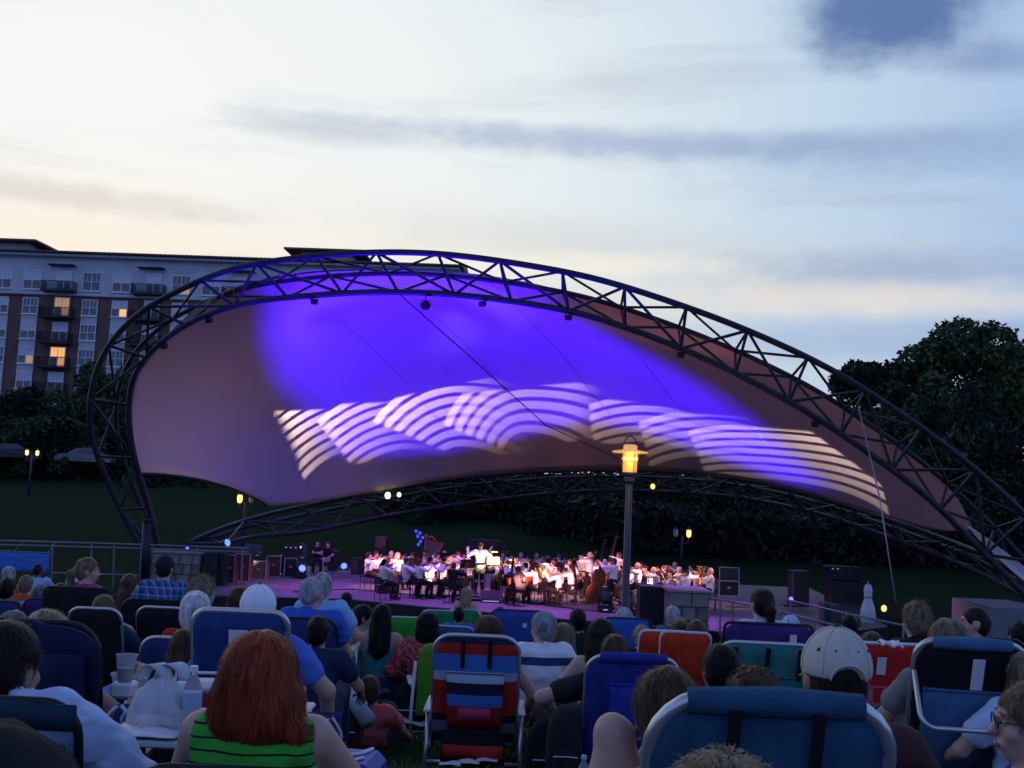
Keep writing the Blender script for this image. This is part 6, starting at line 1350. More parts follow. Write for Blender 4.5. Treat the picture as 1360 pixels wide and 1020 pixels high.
def rag():
    p = at(1183, 855, 7.2); t = MB(); g = np.random.default_rng(4)
    G = [[(x*.062, .02*math.sin(y*3+x*2), .012*math.sin(x*7+y*2)+.010*math.cos(y*5+x*3)) for y in np.linspace(-1, 1, 7)] for x in np.linspace(-1, 1, 12)]
    G = [[(a, b+y*.05, c) for (a, b, c), y in zip(r, np.linspace(-1, 1, 7))] for r in G]
    tag(t.sheet(G, .01).obj('crumpled_cloth', paper, None, True, p), 'crumpled white cloth lying on top of the red canvas chair', 'cloth')
rag()
sit('spiky', 'person with tousled ash blond hair and a black shirt beside the stay cable', 1216, 799, 7.9, lean=.05, rz=14, hair='spiky', hcol='dkblond', skin='fair', shirt=cloth('black_tee', (.015, .015, .018)), trousers=jeans, strand=900, chair=dict(label='dark chair under the tousled blond person', top=860, fab=blk, tube=tubeblk, arm=tubeblk))
sit('bald', 'person with a receding hairline in a grey shirt, in profile to the left', 1294, 805, 7.9, lean=.08, rz=35, hyaw=math.radians(38), hair='buzz', hcol='dkbrown', skin='fair', shirt=cloth('grey_tee', (.2, .2, .22)), trousers=jeans, eyes=True, strand=300, chair=dict(label='black chair under the balding person in grey', top=850, fab=blk, tube=tubeblk, arm=tubeblk, drz=math.radians(-35)))
sit('pinkr', 'person with black hair and a pink sleeve at the right edge', 1354, 825, 8.8, lean=.1, hair='short', hcol='black', skin='fair', shirt=cloth('pink', (.34, .055, .16)), trousers=jeans, legs='ground')
sit('strpR', 'person in a pale striped shirt at the right edge above the dark glasses', 1362, 862, 5.2, s=.9, lean=.15, sex='f', hair='bob', hcol='dkblond', skin='fair', shirt=cloth('pale_blue', (.36, .47, .66)), trousers=jeans, legs='ground')
# ================================================================== the orchestra
cond = onz(638, 783, FLOOR); COND = Vector((cond.x, 35.6, FLOOR))
wht = [cloth('white_shirt', (.78, .76, .74)), cloth('cream_shirt', (.72, .67, .60)), cloth('white_blouse', (.80, .78, .77))]; blkc = cloth('concert_black', (.014, .014, .016)); shoeb = mat('shoe_black', (.01, .01, .01), .3)
wood = mat('violin_wood', (.22, .065, .02), .3, var=.25, vscale=12); brass = mat('brass', (.72, .46, .14), .22, 1.); silver = mat('silver_tube', (.7, .7, .72), .2, 1.); ebony = mat('ebony', (.012, .011, .011), .35)
def fiddle_mesh(sc):
    t = np.linspace(0, 1, 41); w = .095+.022*np.cos(2*math.pi*(t-.18)*1.0)*0; w = np.where(t < .5, .082, .104)*np.sqrt(np.clip(np.sin(math.pi*np.clip(t, 0.0, 1)), 0, 1))**.55; w = w-.030*np.exp(-((t-.47)/.10)**2)
    x = t*.355; top = [(a, b, .018) for a, b in zip(x, w)]+[(a, -b, .018) for a, b in zip(x[::-1], w[::-1])]; n = len(top)
    v = [(p[0], p[1], z) for z in (-.018, .018) for p in top]; f = [tuple(range(n))[::-1], tuple(range(n, 2*n))]+[(i, (i+1) % n, n+(i+1) % n, n+i) for i in range(n)]
    b = MB().add(v, f); b.v = [q*sc for q in b.v]; return b.mesh('soundbox', wood)
FM = {}
def fiddle(name, label, cat, M, sc, group, spike=0):
    if sc not in FM:
        n = MB().box((-.13*sc, 0, .012*sc), (.27*sc, .026*sc, .020*sc)).add(*[(lambda b: (np.concatenate(b.v), b.f))(MB().ell((-.285*sc, 0, .004*sc), (.022*sc, .013*sc, .020*sc), 8, 6))][0])
        s = MB().box((.02*sc, 0, .034*sc), (.46*sc, .016*sc, .003*sc)); s.box((.20*sc, 0, .028*sc), (.008*sc, .045*sc, .022*sc)); FM[sc] = (fiddle_mesh(sc), n.mesh('neck', ebony), s.mesh('strings', ebony))
    t = bpy.data.objects.new(name, None); COL.objects.link(t); t.matrix_world = M; tag(t, label, cat, group)
    for nm, me in zip(('soundbox', 'neck', 'strings'), FM[sc]): link(nm, me, t)
    if spike: MB().tube([(.355*sc, 0, 0), (.355*sc+spike, 0, 0)], .008, 6).obj('end_pin', ebony, t)
    return t
def frame_M(o, x, z):
    x = Vector(x).normalized(); z = Vector(z); z = (z-x*z.dot(x)).normalized(); y = z.cross(x); return Matrix(((x.x, y.x, z.x, o[0]), (x.y, y.y, z.y, o[1]), (x.z, y.z, z.z, o[2]), (0, 0, 0, 1)))
def bow(label, a, b, group): p = Vector(a); t = thing('bow', label, 'bow', tuple(p), 0, group); rod('stick', (0, 0, 0), Vector(b)-p, .006, wood, t, 5); rod('hair', (0, 0, -.03), Vector(b)-p+Vector((0, 0, -.02)), .004, mat('bow_hair', (.6, .58, .5), .8), t, 4)
def tubeinst(name, label, cat, pts, r, m, group, bell=None, bellm=None):
    p0 = Vector(pts[0]); t = thing(name, label, cat, tuple(p0), 0, group); MB().tube([Vector(p)-p0 for p in pts], r, 8).obj('tube', m, t, True)
    if bell:
        d = (Vector(pts[-1])-Vector(pts[-2])).normalized(); q = MB().lathe((0, 0, 0), [(r[-1] if not np.isscalar(r) else r, 0), (bell*.35, bell*.9), (bell*.6, bell*1.35), (bell, bell*1.6), (bell*.97, bell*1.6), (bell*.5, bell*1.3)], 14).obj('bell', bellm or m, t, True); q.matrix_basis = Matrix.Translation(Vector(pts[-1])-p0) @ d.to_track_quat('Z', 'Y').to_matrix().to_4x4()
    return t
def ochair(loc, rz, label):
    if 'oc' not in FM:
        b = MB().box((0, .02, .44), (.42, .42, .03)); b.box((0, -.20, .60), (.40, .025, .22))
        for x in (-.18, .18):
            b.tube([(x, -.19, 0), (x, -.19, .72)], .012, 5); b.tube([(x, .2, 0), (x, .2, .43)], .012, 5)
        FM['oc'] = b.mesh('orchestra_chair', tubeblk)
    o = link('orchestra_chair', FM['oc'], None, loc); o.rotation_euler = (0, 0, rz); tag(o, label, 'chair', 'black chairs of the orchestra')
def stand(loc, rz, label, lit=False, h=1.0):
    t = thing('music_stand', label, 'music stand', tuple(loc), rz, 'music stands among the orchestra'); 
    for nm, b, m in (('desk', lambda: MB().box((0, 0, 0), (.50, .012, .34), None, .004), ebony),):
        if nm not in FM: FM[nm] = b().mesh(nm, m)
        q = link(nm, FM[nm], t, (0, 0, h)); q.rotation_euler = (-.45, 0, 0)
    if 'pole' not in FM:
        b = MB().tube([(0, 0, .25), (0, .0, 1.)], .011, 6)
        for a in (0, 2.1, 4.2): b.tube([(0, 0, .25), (.26*math.cos(a), .26*math.sin(a), .01)], .009, 5)
        FM['pole'] = b.mesh('tripod', ebony)
    link('tripod', FM['pole'], t)
    if 'sheet' not in FM: FM['sheet'] = MB().sheet([[(x, -.012-.012*math.sin(abs(x)*12), z) for z in (-.14, 0, .14)] for x in np.linspace(-.21, .21, 9)], .003).mesh('sheet_music', mat('score_paper', (.75, .72, .62), .8))
    s = link('sheet_music', FM['sheet'], None); s.matrix_world = Matrix.Translation(Vector(loc)) @ Matrix.Rotation(rz, 4, 'Z') @ Matrix.Translation((0, 0, h)) @ Matrix.Rotation(-.45, 4, 'X')
    tag(s, 'white score on the '+label.replace('dark music stand before the player', 'stand of the player').replace('music stand with the', 'stand of the'), 'sheet music', 'scores on the music stands')
    if lit:
        q = MB().tube([(0, .02, h+.15), (0, -.04, h+.30), (0, -.16, h+.32)], .006, 5).obj('lamp_arm', ebony, t); MB().box((0, -.17, h+.31), (.22, .05, .025), None, .008).obj('stand_lamp', mat('stand_lamp', (.9, .6, .2), .4, emit=(1, .55, .08), estr=3), t)
        R_ = Matrix.Rotation(rz, 3, 'Z'); p = Vector(loc)+R_ @ Vector((0, -.30, h+.42)); spot('stand_light', p, Vector(loc)+R_ @ Vector((0, -.02, h)), 190, (1, .50, .07), 75, .6, .04)
INS = {'violin': ('violin', 'violin'), 'viola': ('viola', 'viola'), 'cello': ('cello', 'cello'), 'bass': ('double_bass', 'double bass'), 'clarinet': ('clarinet', 'clarinet'), 'flute': ('flute', 'flute'), 'trumpet': ('trumpet', 'trumpet'), 'horn': ('french_horn', 'horn'), 'trombone': ('trombone', 'trombone'), 'tuba': ('tuba', 'tuba')}
def musician(px, py, inst, where, sex='m', hair='short', hcol='dkbrown', shirt=0, skin='fair', Y=None, stand_=False, turn=0, bulk=1., long_=True, face=None):
    topz = FLOOR+(1.70 if stand_ else 1.29); q = onz(px, py, topz); Y = Y or min(max(q.y, 34.2), 42.5); T = at(px, py, Y); hx = T.x
    d = Vector((COND.x-T.x, COND.y+.6-T.y)); rz = math.atan2(-d.x, d.y)+turn if face is None else face
    s = .98 if sex == 'm' else .93; hz = T.z-FLOOR-(.50+.155+.145)*s; legs = 'stand' if stand_ else 'stool'
    lo, hi = (.82, .95) if stand_ else (.44, .64); base = FLOOR
    hz = min(max(hz, lo), hi); loc = Vector((T.x, T.y, base))
    if inst in ('violin', 'viola'): hl, hr = (-.24, .40, hz+.50), (.20, .30, hz+.44); pole = ((-.3, -.2, -1), (1, -.3, -.6))
    elif inst == 'cello': hl, hr = (-.12, .30, hz+.46), (.22, .42, hz+.14); pole = ((-1, 0, -.3), (1, 0, -.3))
    elif inst == 'bass': hl, hr = (-.20, .36, hz+.56), (.10, .44, hz+.14); pole = ((-1, 0, -.3), (1, 0, -.3))
    elif inst == 'flute': hl, hr = (.08, .22, hz+.55), (.34, .20, hz+.50); pole = ((-1, .2, -.6), (1, 0, -.6))
    elif inst == 'trumpet': hl, hr = (-.03, .26, hz+.55), (.05, .30, hz+.56); pole = ((-1, 0, -.5), (1, 0, -.5))
    elif inst == 'trombone': hl, hr = (-.08, .16, hz+.54), (.05, .48, hz+.48); pole = ((-1, 0, -.5), (1, 0, -.6))
    elif inst == 'tuba': hl, hr = (-.14, .30, hz+.30), (.16, .30, hz+.34); pole = ((-1, 0, -.3), (1, 0, -.3))
    elif inst == 'horn': hl, hr = (-.12, .24, hz+.36), (.22, .18, hz+.20); pole = ((-1, 0, -.3), (1, 0, -.3))
    else: hl, hr = (-.03, .26, hz+.40), (.03, .34, hz+.26); pole = ((-1, 0, -.4), (1, 0, -.4))
    nm = INS[inst]; sm = (wht[shirt] if shirt >= 0 else blkc)
    r, J = person('person %s the %s in %s, %s' % ('standing with' if stand_ else 'playing', nm[1], 'white' if shirt >= 0 else 'black', where), loc, rz, s, hz, .05, sex, hair, hcol, skin, sm, 'long' if long_ else 'short', (blkc, 'long'), legs, hl=hl, hr=hr, pole=pole, h=.0235, strand=0, group='orchestra players on the stage', bulk=bulk, seed=int(px), shoe=shoeb, hpitch=-.12)
    M = Matrix.Translation(loc) @ Matrix.Rotation(rz, 4, 'Z'); w = lambda v: M @ Vector(v); wd = lambda v: M.to_3x3() @ Vector(v)
    H = lambda x, y, z: w(J['H'](x, y, z)); hL, hR = w(J['hL']), w(J['hR']); lab = lambda a: '%s %s, %s' % (nm[1], a, where); g = nm[1]+'s on the stage'
    if inst in ('violin', 'viola'):
        a = H(-.05, .05, -.14); d = (hL-a).normalized(); o = a-d*-.0; fiddle(nm[0], lab('tucked under the chin of its player'), nm[1], frame_M(a+d*.33, -d, Vector((0, 0, 1))), 1.0 if inst == 'violin' else 1.12, g)
        c = a+d*.30+Vector((0, 0, .045)); u = (c-hR).normalized(); bow('bow in the hand of the %s player, %s' % (nm[1], where), hR, hR+u*.70, 'bows of the string players')
    elif inst == 'cello':
        a = w((-.07, .20, hz+.50)); f = w((0, .42, .12)); d = (f-a).normalized(); fiddle(nm[0], lab('upright between the knees'), nm[1], frame_M(a+d*.12, d, wd((0, 1, .2))), 2.1, g, .25)
        c = a+d*.62+wd((0, .12, 0)); u = (c-hR).normalized(); bow('bow in the hand of the cello player, %s' % where, hR, hR+u*.7, 'bows of the string players')
    elif inst == 'bass':
        a = w((-.16, .30, 1.62)); f = w((-.02, .62, .02)); d = (f-a).normalized(); fiddle(nm[0], lab('glowing red-brown, leaning on its player'), nm[1], frame_M(a+d*.40, d, wd((.75, .65, .2)) if px < 830 else wd((0, 1, .2))), 3.1, g, .12)
    elif inst == 'flute': m = H(-.03, .10, -.07); tubeinst(nm[0], lab('held out to the side'), nm[1], [m, m+(hR-m)*1.25], .011, silver, g)
    elif inst == 'clarinet': m = H(0, .105, -.07); d = (hR-m).normalized(); tubeinst(nm[0], lab('sloping down from the lips'), nm[1], [m, m+d*.5, m+d*.66], [.008, .014, .018], ebony, g, .035)
    elif inst == 'trumpet': m = H(0, .105, -.07); d = wd((0, 1, -.15)).normalized(); tubeinst(nm[0], lab('raised level'), nm[1], [m, m+d*.2, m+d*.34], [.008, .02, .012], brass, g, .055)
    elif inst == 'trombone': m = H(0, .105, -.07); d = wd((0, 1, -.22)).normalized(); q = wd((-.09, 0, .02)); tubeinst(nm[0], lab('with its slide pushed forward'), nm[1], [m, m+d*.62, m+d*.66+q*.5, m+d*.62+q, m-d*.12+q, m-d*.16+q*1.3, m-d*.1+q*1.6, m+d*.12+q*1.7], .012, brass, g, .10)
    elif inst == 'horn':
        c = (hL+hR)/2+wd((0, .02, .06)); A = np.linspace(0, 4.2*math.pi, 44); pts = [c+wd((math.cos(a)*(.12+.002*i*.5), .01*math.sin(a*.5), math.sin(a)*(.12+.001*i))) for i, a in enumerate(A)]; tubeinst(nm[0], lab('coiled in both hands'), nm[1], [Vector(H(0, .105, -.07))]+pts+[w((.26, .10, hz+.22))], .011, brass, g, .13)
    elif inst == 'tuba':
        b0 = w((0, .30, hz+.02)); P = [H(.03, .12, -.07), w((.10, .30, hz+.5)), w((.12, .30, hz+.15)), w((0, .30, hz+.0)), w((-.13, .30, hz+.15)), w((-.13, .28, hz+.45))]; t = tubeinst(nm[0], lab('with its wide bell raised above the head'), nm[1], [Vector(q) for q in spline(P, 24)], np.linspace(.014, .075, 24), brass, g, .21)
        for k in range(3): MB().tube([Vector(w((-.02+k*.045, .34, hz+.12)))-t.location, Vector(w((-.02+k*.045, .34, hz+.42)))-t.location], .016, 7).obj('valve', brass, t, True)
    if not stand_: ochair(loc, rz, 'black chair under the %s player, %s' % (nm[1], where))
    return loc, rz
rows = [ # px, head top, instrument, where, dict
 (490.7, 732, 'violin', 'leftmost of the orchestra', dict(sex='f', hair='bob', hcol='dkbrown')), (511, 741, 'violin', 'second from the left end', dict(sex='f', hair='short', hcol='black', shirt=1)),
 (529, 732.5, 'violin', 'blond, third from the left end', dict(sex='f', hair='long', hcol='blond', shirt=2, Y=38)), (540.5, 739, 'violin', 'just right of the blond violinist', dict(hair='short', hcol='brown')),
 (558, 740.5, 'violin', 'below the harp column', dict(sex='f', hair='bob', hcol='brown', shirt=2)), (572, 737.5, 'violin', 'heavy-set, beside the harp', dict(hair='short', hcol='dkbrown', bulk=1.35, Y=35.5)),
 (591, 739, 'violin', 'third left of the conductor', dict(sex='f', hair='bob', hcol='black', shirt=1)), (603, 745, 'viola', 'next but one left of the conductor', dict(sex='f', hair='short', hcol='brown', shirt=-1)), (622, 745, 'viola', 'at the left elbow of the conductor', dict(hair='short', hcol='grey', Y=38.5)),
 (563, 729, 'violin', 'in the back row behind the harp', dict(sex='f', hair='long', hcol='dkbrown', Y=41)), (590.5, 731, 'viola', 'in the back row left of the flautist', dict(hair='bald', hcol='brown', Y=42)), (609, 732, 'flute', 'with red-brown hair left of the conductor', dict(sex='f', hair='bob', hcol='red', Y=40.5)), (548, 733, 'violin', 'half hidden left of the harp', dict(hair='short', hcol='black', Y=41)),
 (664, 741, 'viola', 'first right of the conductor', dict(hair='short', hcol='brown', Y=38.8)), (675, 742, 'cello', 'behind the second glowing score', dict(sex='f', hair='bob', hcol='brown')), (680, 737, 'clarinet', 'over the second glowing score', dict(hair='short', hcol='dkbrown', Y=41.5)), (688, 750, 'cello', 'in black by the second glowing score', dict(sex='f', hair='long', hcol='dkbrown', shirt=-1)),
 (692, 732, 'horn', 'in the back row right of the conductor', dict(hair='bald', hcol='brown', Y=42)), (698, 745, 'viola', 'between the two middle glowing scores', dict(sex='f', hair='short', hcol='black', shirt=2)), (701, 738, 'clarinet', 'in the row behind, over the middle violas', dict(sex='f', hair='short', hcol='brown', Y=41)), (714, 748, 'cello', 'left of the third glowing score', dict(sex='f', hair='long', hcol='brown', shirt=1)),
 (721, 738.5, 'clarinet', 'over the third glowing score', dict(hair='short', hcol='ltbrown', Y=41)), (734, 743, 'flute', 'right of the third glowing score', dict(sex='f', hair='bob', hcol='brown', Y=38.5)), (743.5, 751, 'viola', 'low, just right of the third score', dict(hair='short', hcol='black', Y=34.8, shirt=1)), (751, 739, 'horn', 'behind, left of the standing player', dict(hair='short', hcol='dkbrown', Y=41)),
 (759, 748, 'viola', 'left of the fourth glowing score', dict(sex='f', hair='long', hcol='dkbrown', shirt=2, Y=35)), (768, 745, 'clarinet', 'behind the fourth glowing score', dict(hair='short', hcol='grey', Y=39)), (781, 744, 'cello', 'right of the fourth glowing score', dict(sex='f', hair='bob', hcol='black', Y=36)), (783.5, 728.5, 'trumpet', 'upright above the fourth glowing score', dict(stand_=True, hair='bald', hcol='grey', Y=35.4)),
 (815, 739, 'bass', 'left of the tall lamp post', dict(stand_=True, hair='short', hcol='brown', Y=34.2)), (822, 735, 'bass', 'behind the first bass', dict(stand_=True, hair='short', hcol='red', Y=38.6)), (838, 752, 'horn', 'hidden by the tall lamp post', dict(hair='short', hcol='dkbrown', Y=37)), (847, 744.5, 'trombone', 'first right of the tall lamp post', dict(hair='bald', hcol='brown', skin='tan', long_=False, bulk=1.1, Y=36)),
 (868, 751, 'trumpet', 'over the big black cabinet', dict(hair='bald', hcol='grey', long_=False, bulk=1.15, Y=35.6)), (857, 753, 'trumpet', 'left of the black cabinet', dict(hair='short', hcol='black', shirt=-1, Y=38)), (882, 749, 'trombone', 'in black over the right edge of the cabinet', dict(hair='short', hcol='brown', shirt=-1, Y=37)), (891, 755, 'horn', 'left above the stone pier', dict(hair='short', hcol='dkbrown', Y=35.6)), (902, 753, 'clarinet', 'behind the row above the stone pier', dict(hair='short', hcol='grey', Y=38)),
 (911, 754.5, 'trombone', 'broad-backed above the stone pier', dict(hair='short', hcol='black', long_=False, bulk=1.2, Y=35.2)), (926, 753, 'trumpet', 'second left of the tuba bell', dict(hair='short', hcol='dkbrown', Y=36)), (943, 752.5, 'tuba', 'last at the right end', dict(hair='short', hcol='grey', skin='fair', bulk=1.15, Y=35.4)),
 (500, 737, 'violin', 'between the first two violins', dict(sex='f', hair='long', hcol='brown', Y=40, shirt=2)), (520, 739, 'violin', 'behind the second violin', dict(hair='short', hcol='grey', Y=40)), (582, 735, 'viola', 'behind the heavy-set violinist', dict(sex='f', hair='bob', hcol='black', Y=41, shirt=1)), (600, 738, 'violin', 'in the middle row left of the conductor', dict(sex='f', hair='short', hcol='blond', Y=38.5, shirt=2)), (616, 737, 'clarinet', 'close behind the left arm of the conductor', dict(hair='short', hcol='black', Y=41)),
 (668, 735, 'horn', 'in the back row over the first glowing score', dict(hair='short', hcol='brown', Y=43)), (685, 743, 'clarinet', 'between second and third glowing score', dict(sex='f', hair='long', hcol='blond', Y=39.5, shirt=2)), (707, 742, 'flute', 'in the middle row left of the third score', dict(sex='f', hair='bob', hcol='dkbrown', Y=39.5)), (713, 734, 'horn', 'in the back row over the third score', dict(hair='bald', hcol='grey', Y=43)), (728, 736, 'trumpet', 'in the back row right of the third score', dict(hair='short', hcol='black', Y=43)),
 (742, 738, 'trumpet', 'in the back row over the right violas', dict(hair='short', hcol='ltbrown', Y=42.5)), (757, 741, 'clarinet', 'in the middle row over the right violas', dict(sex='f', hair='short', hcol='brown', Y=39.5, shirt=1)), (774, 738, 'horn', 'behind the standing player', dict(hair='short', hcol='dkbrown', Y=41)), (793, 742, 'cello', 'between the standing player and the bass', dict(sex='f', hair='bob', hcol='brown', Y=37.5, shirt=2)), (803, 741, 'viola', 'close left of the bass', dict(hair='short', hcol='grey', Y=39)),
 (853, 747, 'clarinet', 'beside the trombone', dict(hair='short', hcol='brown', Y=40)), (875, 750, 'horn', 'in the middle row over the black cabinet', dict(sex='f', hair='long', hcol='dkbrown', Y=39, shirt=1)), (896, 750, 'trumpet', 'in the back row above the stone pier', dict(hair='bald', hcol='brown', Y=41)), (918, 750, 'clarinet', 'in the back row left of the tuba', dict(hair='short', hcol='black', Y=40)), (934, 751, 'trombone', 'behind the tuba', dict(hair='short', hcol='brown', Y=39))]
SPOTS = []
for px, py, inst, where, kw in rows: SPOTS.append((*musician(px, py, inst, where, **kw), px, where))
# conductor on the podium
pod = thing('podium', 'low dark carpeted podium under the conductor', 'podium', (COND.x, COND.y, FLOOR)); MB().box((0, 0, .10), (1.3, 1.1, .2), None, .02).obj('deck', blk2, pod); MB().box((0, -.558, .10), (1.3, .012, .05)).obj('front_strip', edge, pod)
tc_ = at(639, 714.5, COND.y); hz = .88
person('person conducting in a glowing white jacket, arms raised, back to the lawn', Vector((tc_.x, COND.y, FLOOR+.2)), math.radians(6), .98, hz, .02, 'm', 'short', 'brown', 'fair', wht[2], 'long', (blkc, 'long'), 'stand', hl=(-.40, .30, hz+.50), hr=(.36, .36, hz+.34), pole=((-.6, -.2, -1), (.8, -.3, -1)), h=.02, strand=150, shoe=shoeb, group='orchestra players on the stage')
p = at(651, 733, 35.3); tag(rod('baton', (p.x-.05, p.y, p.z), (p.x+.05, p.y+.3, p.z+.16), .006, mat('baton_white', (.8, .8, .78), .5)), 'thin white baton in the right hand of the conductor', 'baton')
# music stands: the four with glowing lamps, then the dark ones
for px, py, Y, rz, w in ((655, 745, 36.9, .15, 'music stand with the first glowing score, close right of the conductor'), (676, 756, 35.8, .5, 'music stand with the second glowing score, sloping'), (720, 762, 34.9, .55, 'music stand with the third glowing score, lowest of the four'), (773, 753, 35.6, .75, 'music stand with the fourth glowing score, steepest, by the standing player')):
    p = at(px, py, Y); stand(Vector((p.x, p.y, FLOOR)), rz, w, True, p.z-FLOOR)
for i, (loc, rz, px, where) in enumerate(SPOTS):
    if i % 2 == 0 and i < 40 and px < 930:
        f = Matrix.Rotation(rz, 3, 'Z') @ Vector((.15, .72, 0)); stand(loc+f, rz, 'dark music stand before the player '+where, False, .98)
def harp():
    Y = 42; tp = at(566, 712, Y); t = thing('harp', 'tall wooden harp lit orange, its column above the violins', 'harp', (tp.x, Y, FLOOR), .5); H = tp.z-FLOOR
    MB().tube([(0, 0, 0), (0, 0, H)], [.045, .04], 10).obj('column', wood, t, True); MB().lathe((0, 0, H-.06), [(.04, 0), (.075, .05), (.06, .12), (.03, .16)], 12).obj('crown', wood, t)
    MB().tube([(0, 0, H-.05), (.25, 0, H-.02), (.5, 0, H-.28), (.72, 0, H-.25)], [.05, .045, .04, .035], 8).obj('neck', wood, t, True); MB().tube([(.08, 0, .1), (.40, 0, H*.5), (.72, 0, H-.25)], [.17, .12, .05], 10).obj('soundbox', wood, t, True)
    b = MB()
    for k in range(14): u = k/13; x = .1+.55*u; b.tube([(x, 0, H-.12-.2*u), (x-.03+.02*u, 0, .2+(H-.55)*u)], .004, 4)
    tag(b.obj('strings', mat('string', (.5, .45, .4), .5), t), kind='stuff')
harp()
def bluecluster():
    p = at(557, 713, 43.5); z0 = FLOOR-p.z; t = thing('glint_cluster', 'glowing blue beads on a stand, standing in for a blue-lit lantern post by the harp', 'stage lamp', tuple(p)); MB().tube([(0, 0, z0), (0, 0, .1)], .03, 6).obj('stand', blk2, t)
    for k, (x, z) in enumerate(((-.14, .22), (.02, .15), (-.06, .02), (.14, -.02), (.05, -.18), (-.02, -.30))): MB().ell((x, -.02, z), (.055, .055, .065), 8, 6).obj('lamp', mat('blue_glint', (.05, .05, .6), .3, emit=(.05, .05, 1), estr=1.6), t)  # glow stands in for blue stage light falling on a lantern post
    for k, (x, z) in enumerate(((-.1, .1), (.1, .08), (.02, -.1))): MB().box((x, .04, z), (.14, .08, .12), None, .02).obj('lamp_housing', blk2, t)
bluecluster()
case('wide black panel behind the conductor', 622, 664, 716, 738, 45, .3, ed=False, name='acoustic_panel', cat='panel')
# stagehands
p = at(421, 733, 43.6); person('person all in black sitting with folded arms at the back left of the stage', Vector((p.x, p.y, FLOOR)), math.radians(195), 1., .52, .1, 'm', 'short', 'black', 'fair', blkc, 'short', (blkc, 'long'), 'stool', hl=(.06, .26, .80), hr=(-.06, .28, .76), pole=((-1, .2, -.4), (1, .2, -.4)), h=.022, strand=0, shoe=shoeb)
ochair(Vector((p.x, p.y, FLOOR)), math.radians(195), 'black chair under the person with folded arms at the back')
p = at(434, 739, 43.8); person('person in white shorts sitting beside the one in black', Vector((p.x, p.y, FLOOR)), math.radians(150), .95, .50, .1, 'm', 'short', 'brown', 'fair', blkc, 'short', (cloth('white_shorts', (.5, .5, .52)), 'short'), 'stool', h=.022, strand=0)
ochair(Vector((p.x, p.y, FLOOR)), math.radians(150), 'black chair under the person in white shorts')
# ================================================================== things lying about in the foreground
def grass():
    g = np.random.default_rng(2); n = 90000
    y = 3.2+g.uniform(0, 1, n)**1.3*10; x = g.uniform(-.62, .62, n)*(y*.9+.6); z = np.array(np.interp(y, _gy, _gz))+.035*np.sin(x*1.3+y*.7)*np.sin(y*.9-x*.4)*np.clip((y-3)/4, 0, 1)-.005
    hgt = g.uniform(.025, .07, n)*(1+.5*np.sin(x*2.1)*np.sin(y*1.7)); a = g.uniform(0, 6.28, n); w = .0035+.0008*y; lx, ly = g.normal(size=n)*.018, g.normal(size=n)*.018
    b = np.stack([x, y, z], 1); dx = np.stack([np.cos(a)*w, np.sin(a)*w, 0*a], 1); m = b+np.stack([lx*.5, ly*.5, hgt*.6], 1); t = b+np.stack([lx*1.5, ly*1.5, hgt], 1)
    v = np.stack([b-dx, b+dx, m+dx*.7, m-dx*.7, t], 1).reshape(-1, 3); me = bpy.data.meshes.new('grass'); i = np.arange(n)[:, None]*5
    lo = np.concatenate([i+np.array([[0, 1, 2, 3]]), i+np.array([[3, 2, 4]])], 1).astype(np.int32).ravel(); st = (np.arange(n)[:, None]*7+np.array([[0, 4]])).astype(np.int32).ravel(); tt = np.tile([4, 3], n).astype(np.int32)
    me.vertices.add(len(v)); me.vertices.foreach_set('co', v.ravel().astype(np.float32)); me.loops.add(n*7); me.loops.foreach_set('vertex_index', lo); me.polygons.add(n*2); me.polygons.foreach_set('loop_start', st); me.polygons.foreach_set('loop_total', tt)
    me.materials.append(mat('grass_blade', (.085, .16, .048), .7, var=.45, vscale=2.5)); me.update(calc_edges=True); tag(link('grass', me), kind='stuff')
grass()
clear = bpy.data.materials.new('clear_plastic'); clear.use_nodes = True
_b = clear.node_tree.nodes['Principled BSDF']; _b.inputs['Base Color'].default_value = (.8, .85, .92, 1); _b.inputs['Roughness'].default_value = .18; _b.inputs['Transmission Weight'].default_value = .75; _b.inputs['IOR'].default_value = 1.12
film = bpy.data.materials.new('plastic_film'); film.use_nodes = True; _b = film.node_tree.nodes['Principled BSDF']; _b.inputs['Base Color'].default_value = (.72, .74, .80, 1); _b.inputs['Roughness'].default_value = .3; _b.inputs['Transmission Weight'].default_value = .35; _b.inputs['IOR'].default_value = 1.05
def side_table(label, px, py, Y, w, dp, top, leg=tubeblk):
    p = at(px, py, Y); g = gz(p.x, Y); t = thing('folding_table', label, 'table', (p.x, Y, g)); h = p.z-g
    MB().box((0, 0, h-.012), (w, dp, .024), None, .006).obj('tabletop', top, t)
    for sx in (-1, 1):
        for sy in (-1, 1): MB().tube([(sx*(w/2-.04), sy*(dp/2-.04), h-.02), (sx*(w/2-.02), sy*(dp/2-.02), 0)], .011, 6).obj('leg', leg, t)
    return Vector((p.x, Y, p.z))
T1 = side_table('low folding table with a white edge, crowded with picnic things left of the red hair', 226, 966, 3.9, .36, .42, mat('table_white', (.62, .66, .72), .5))
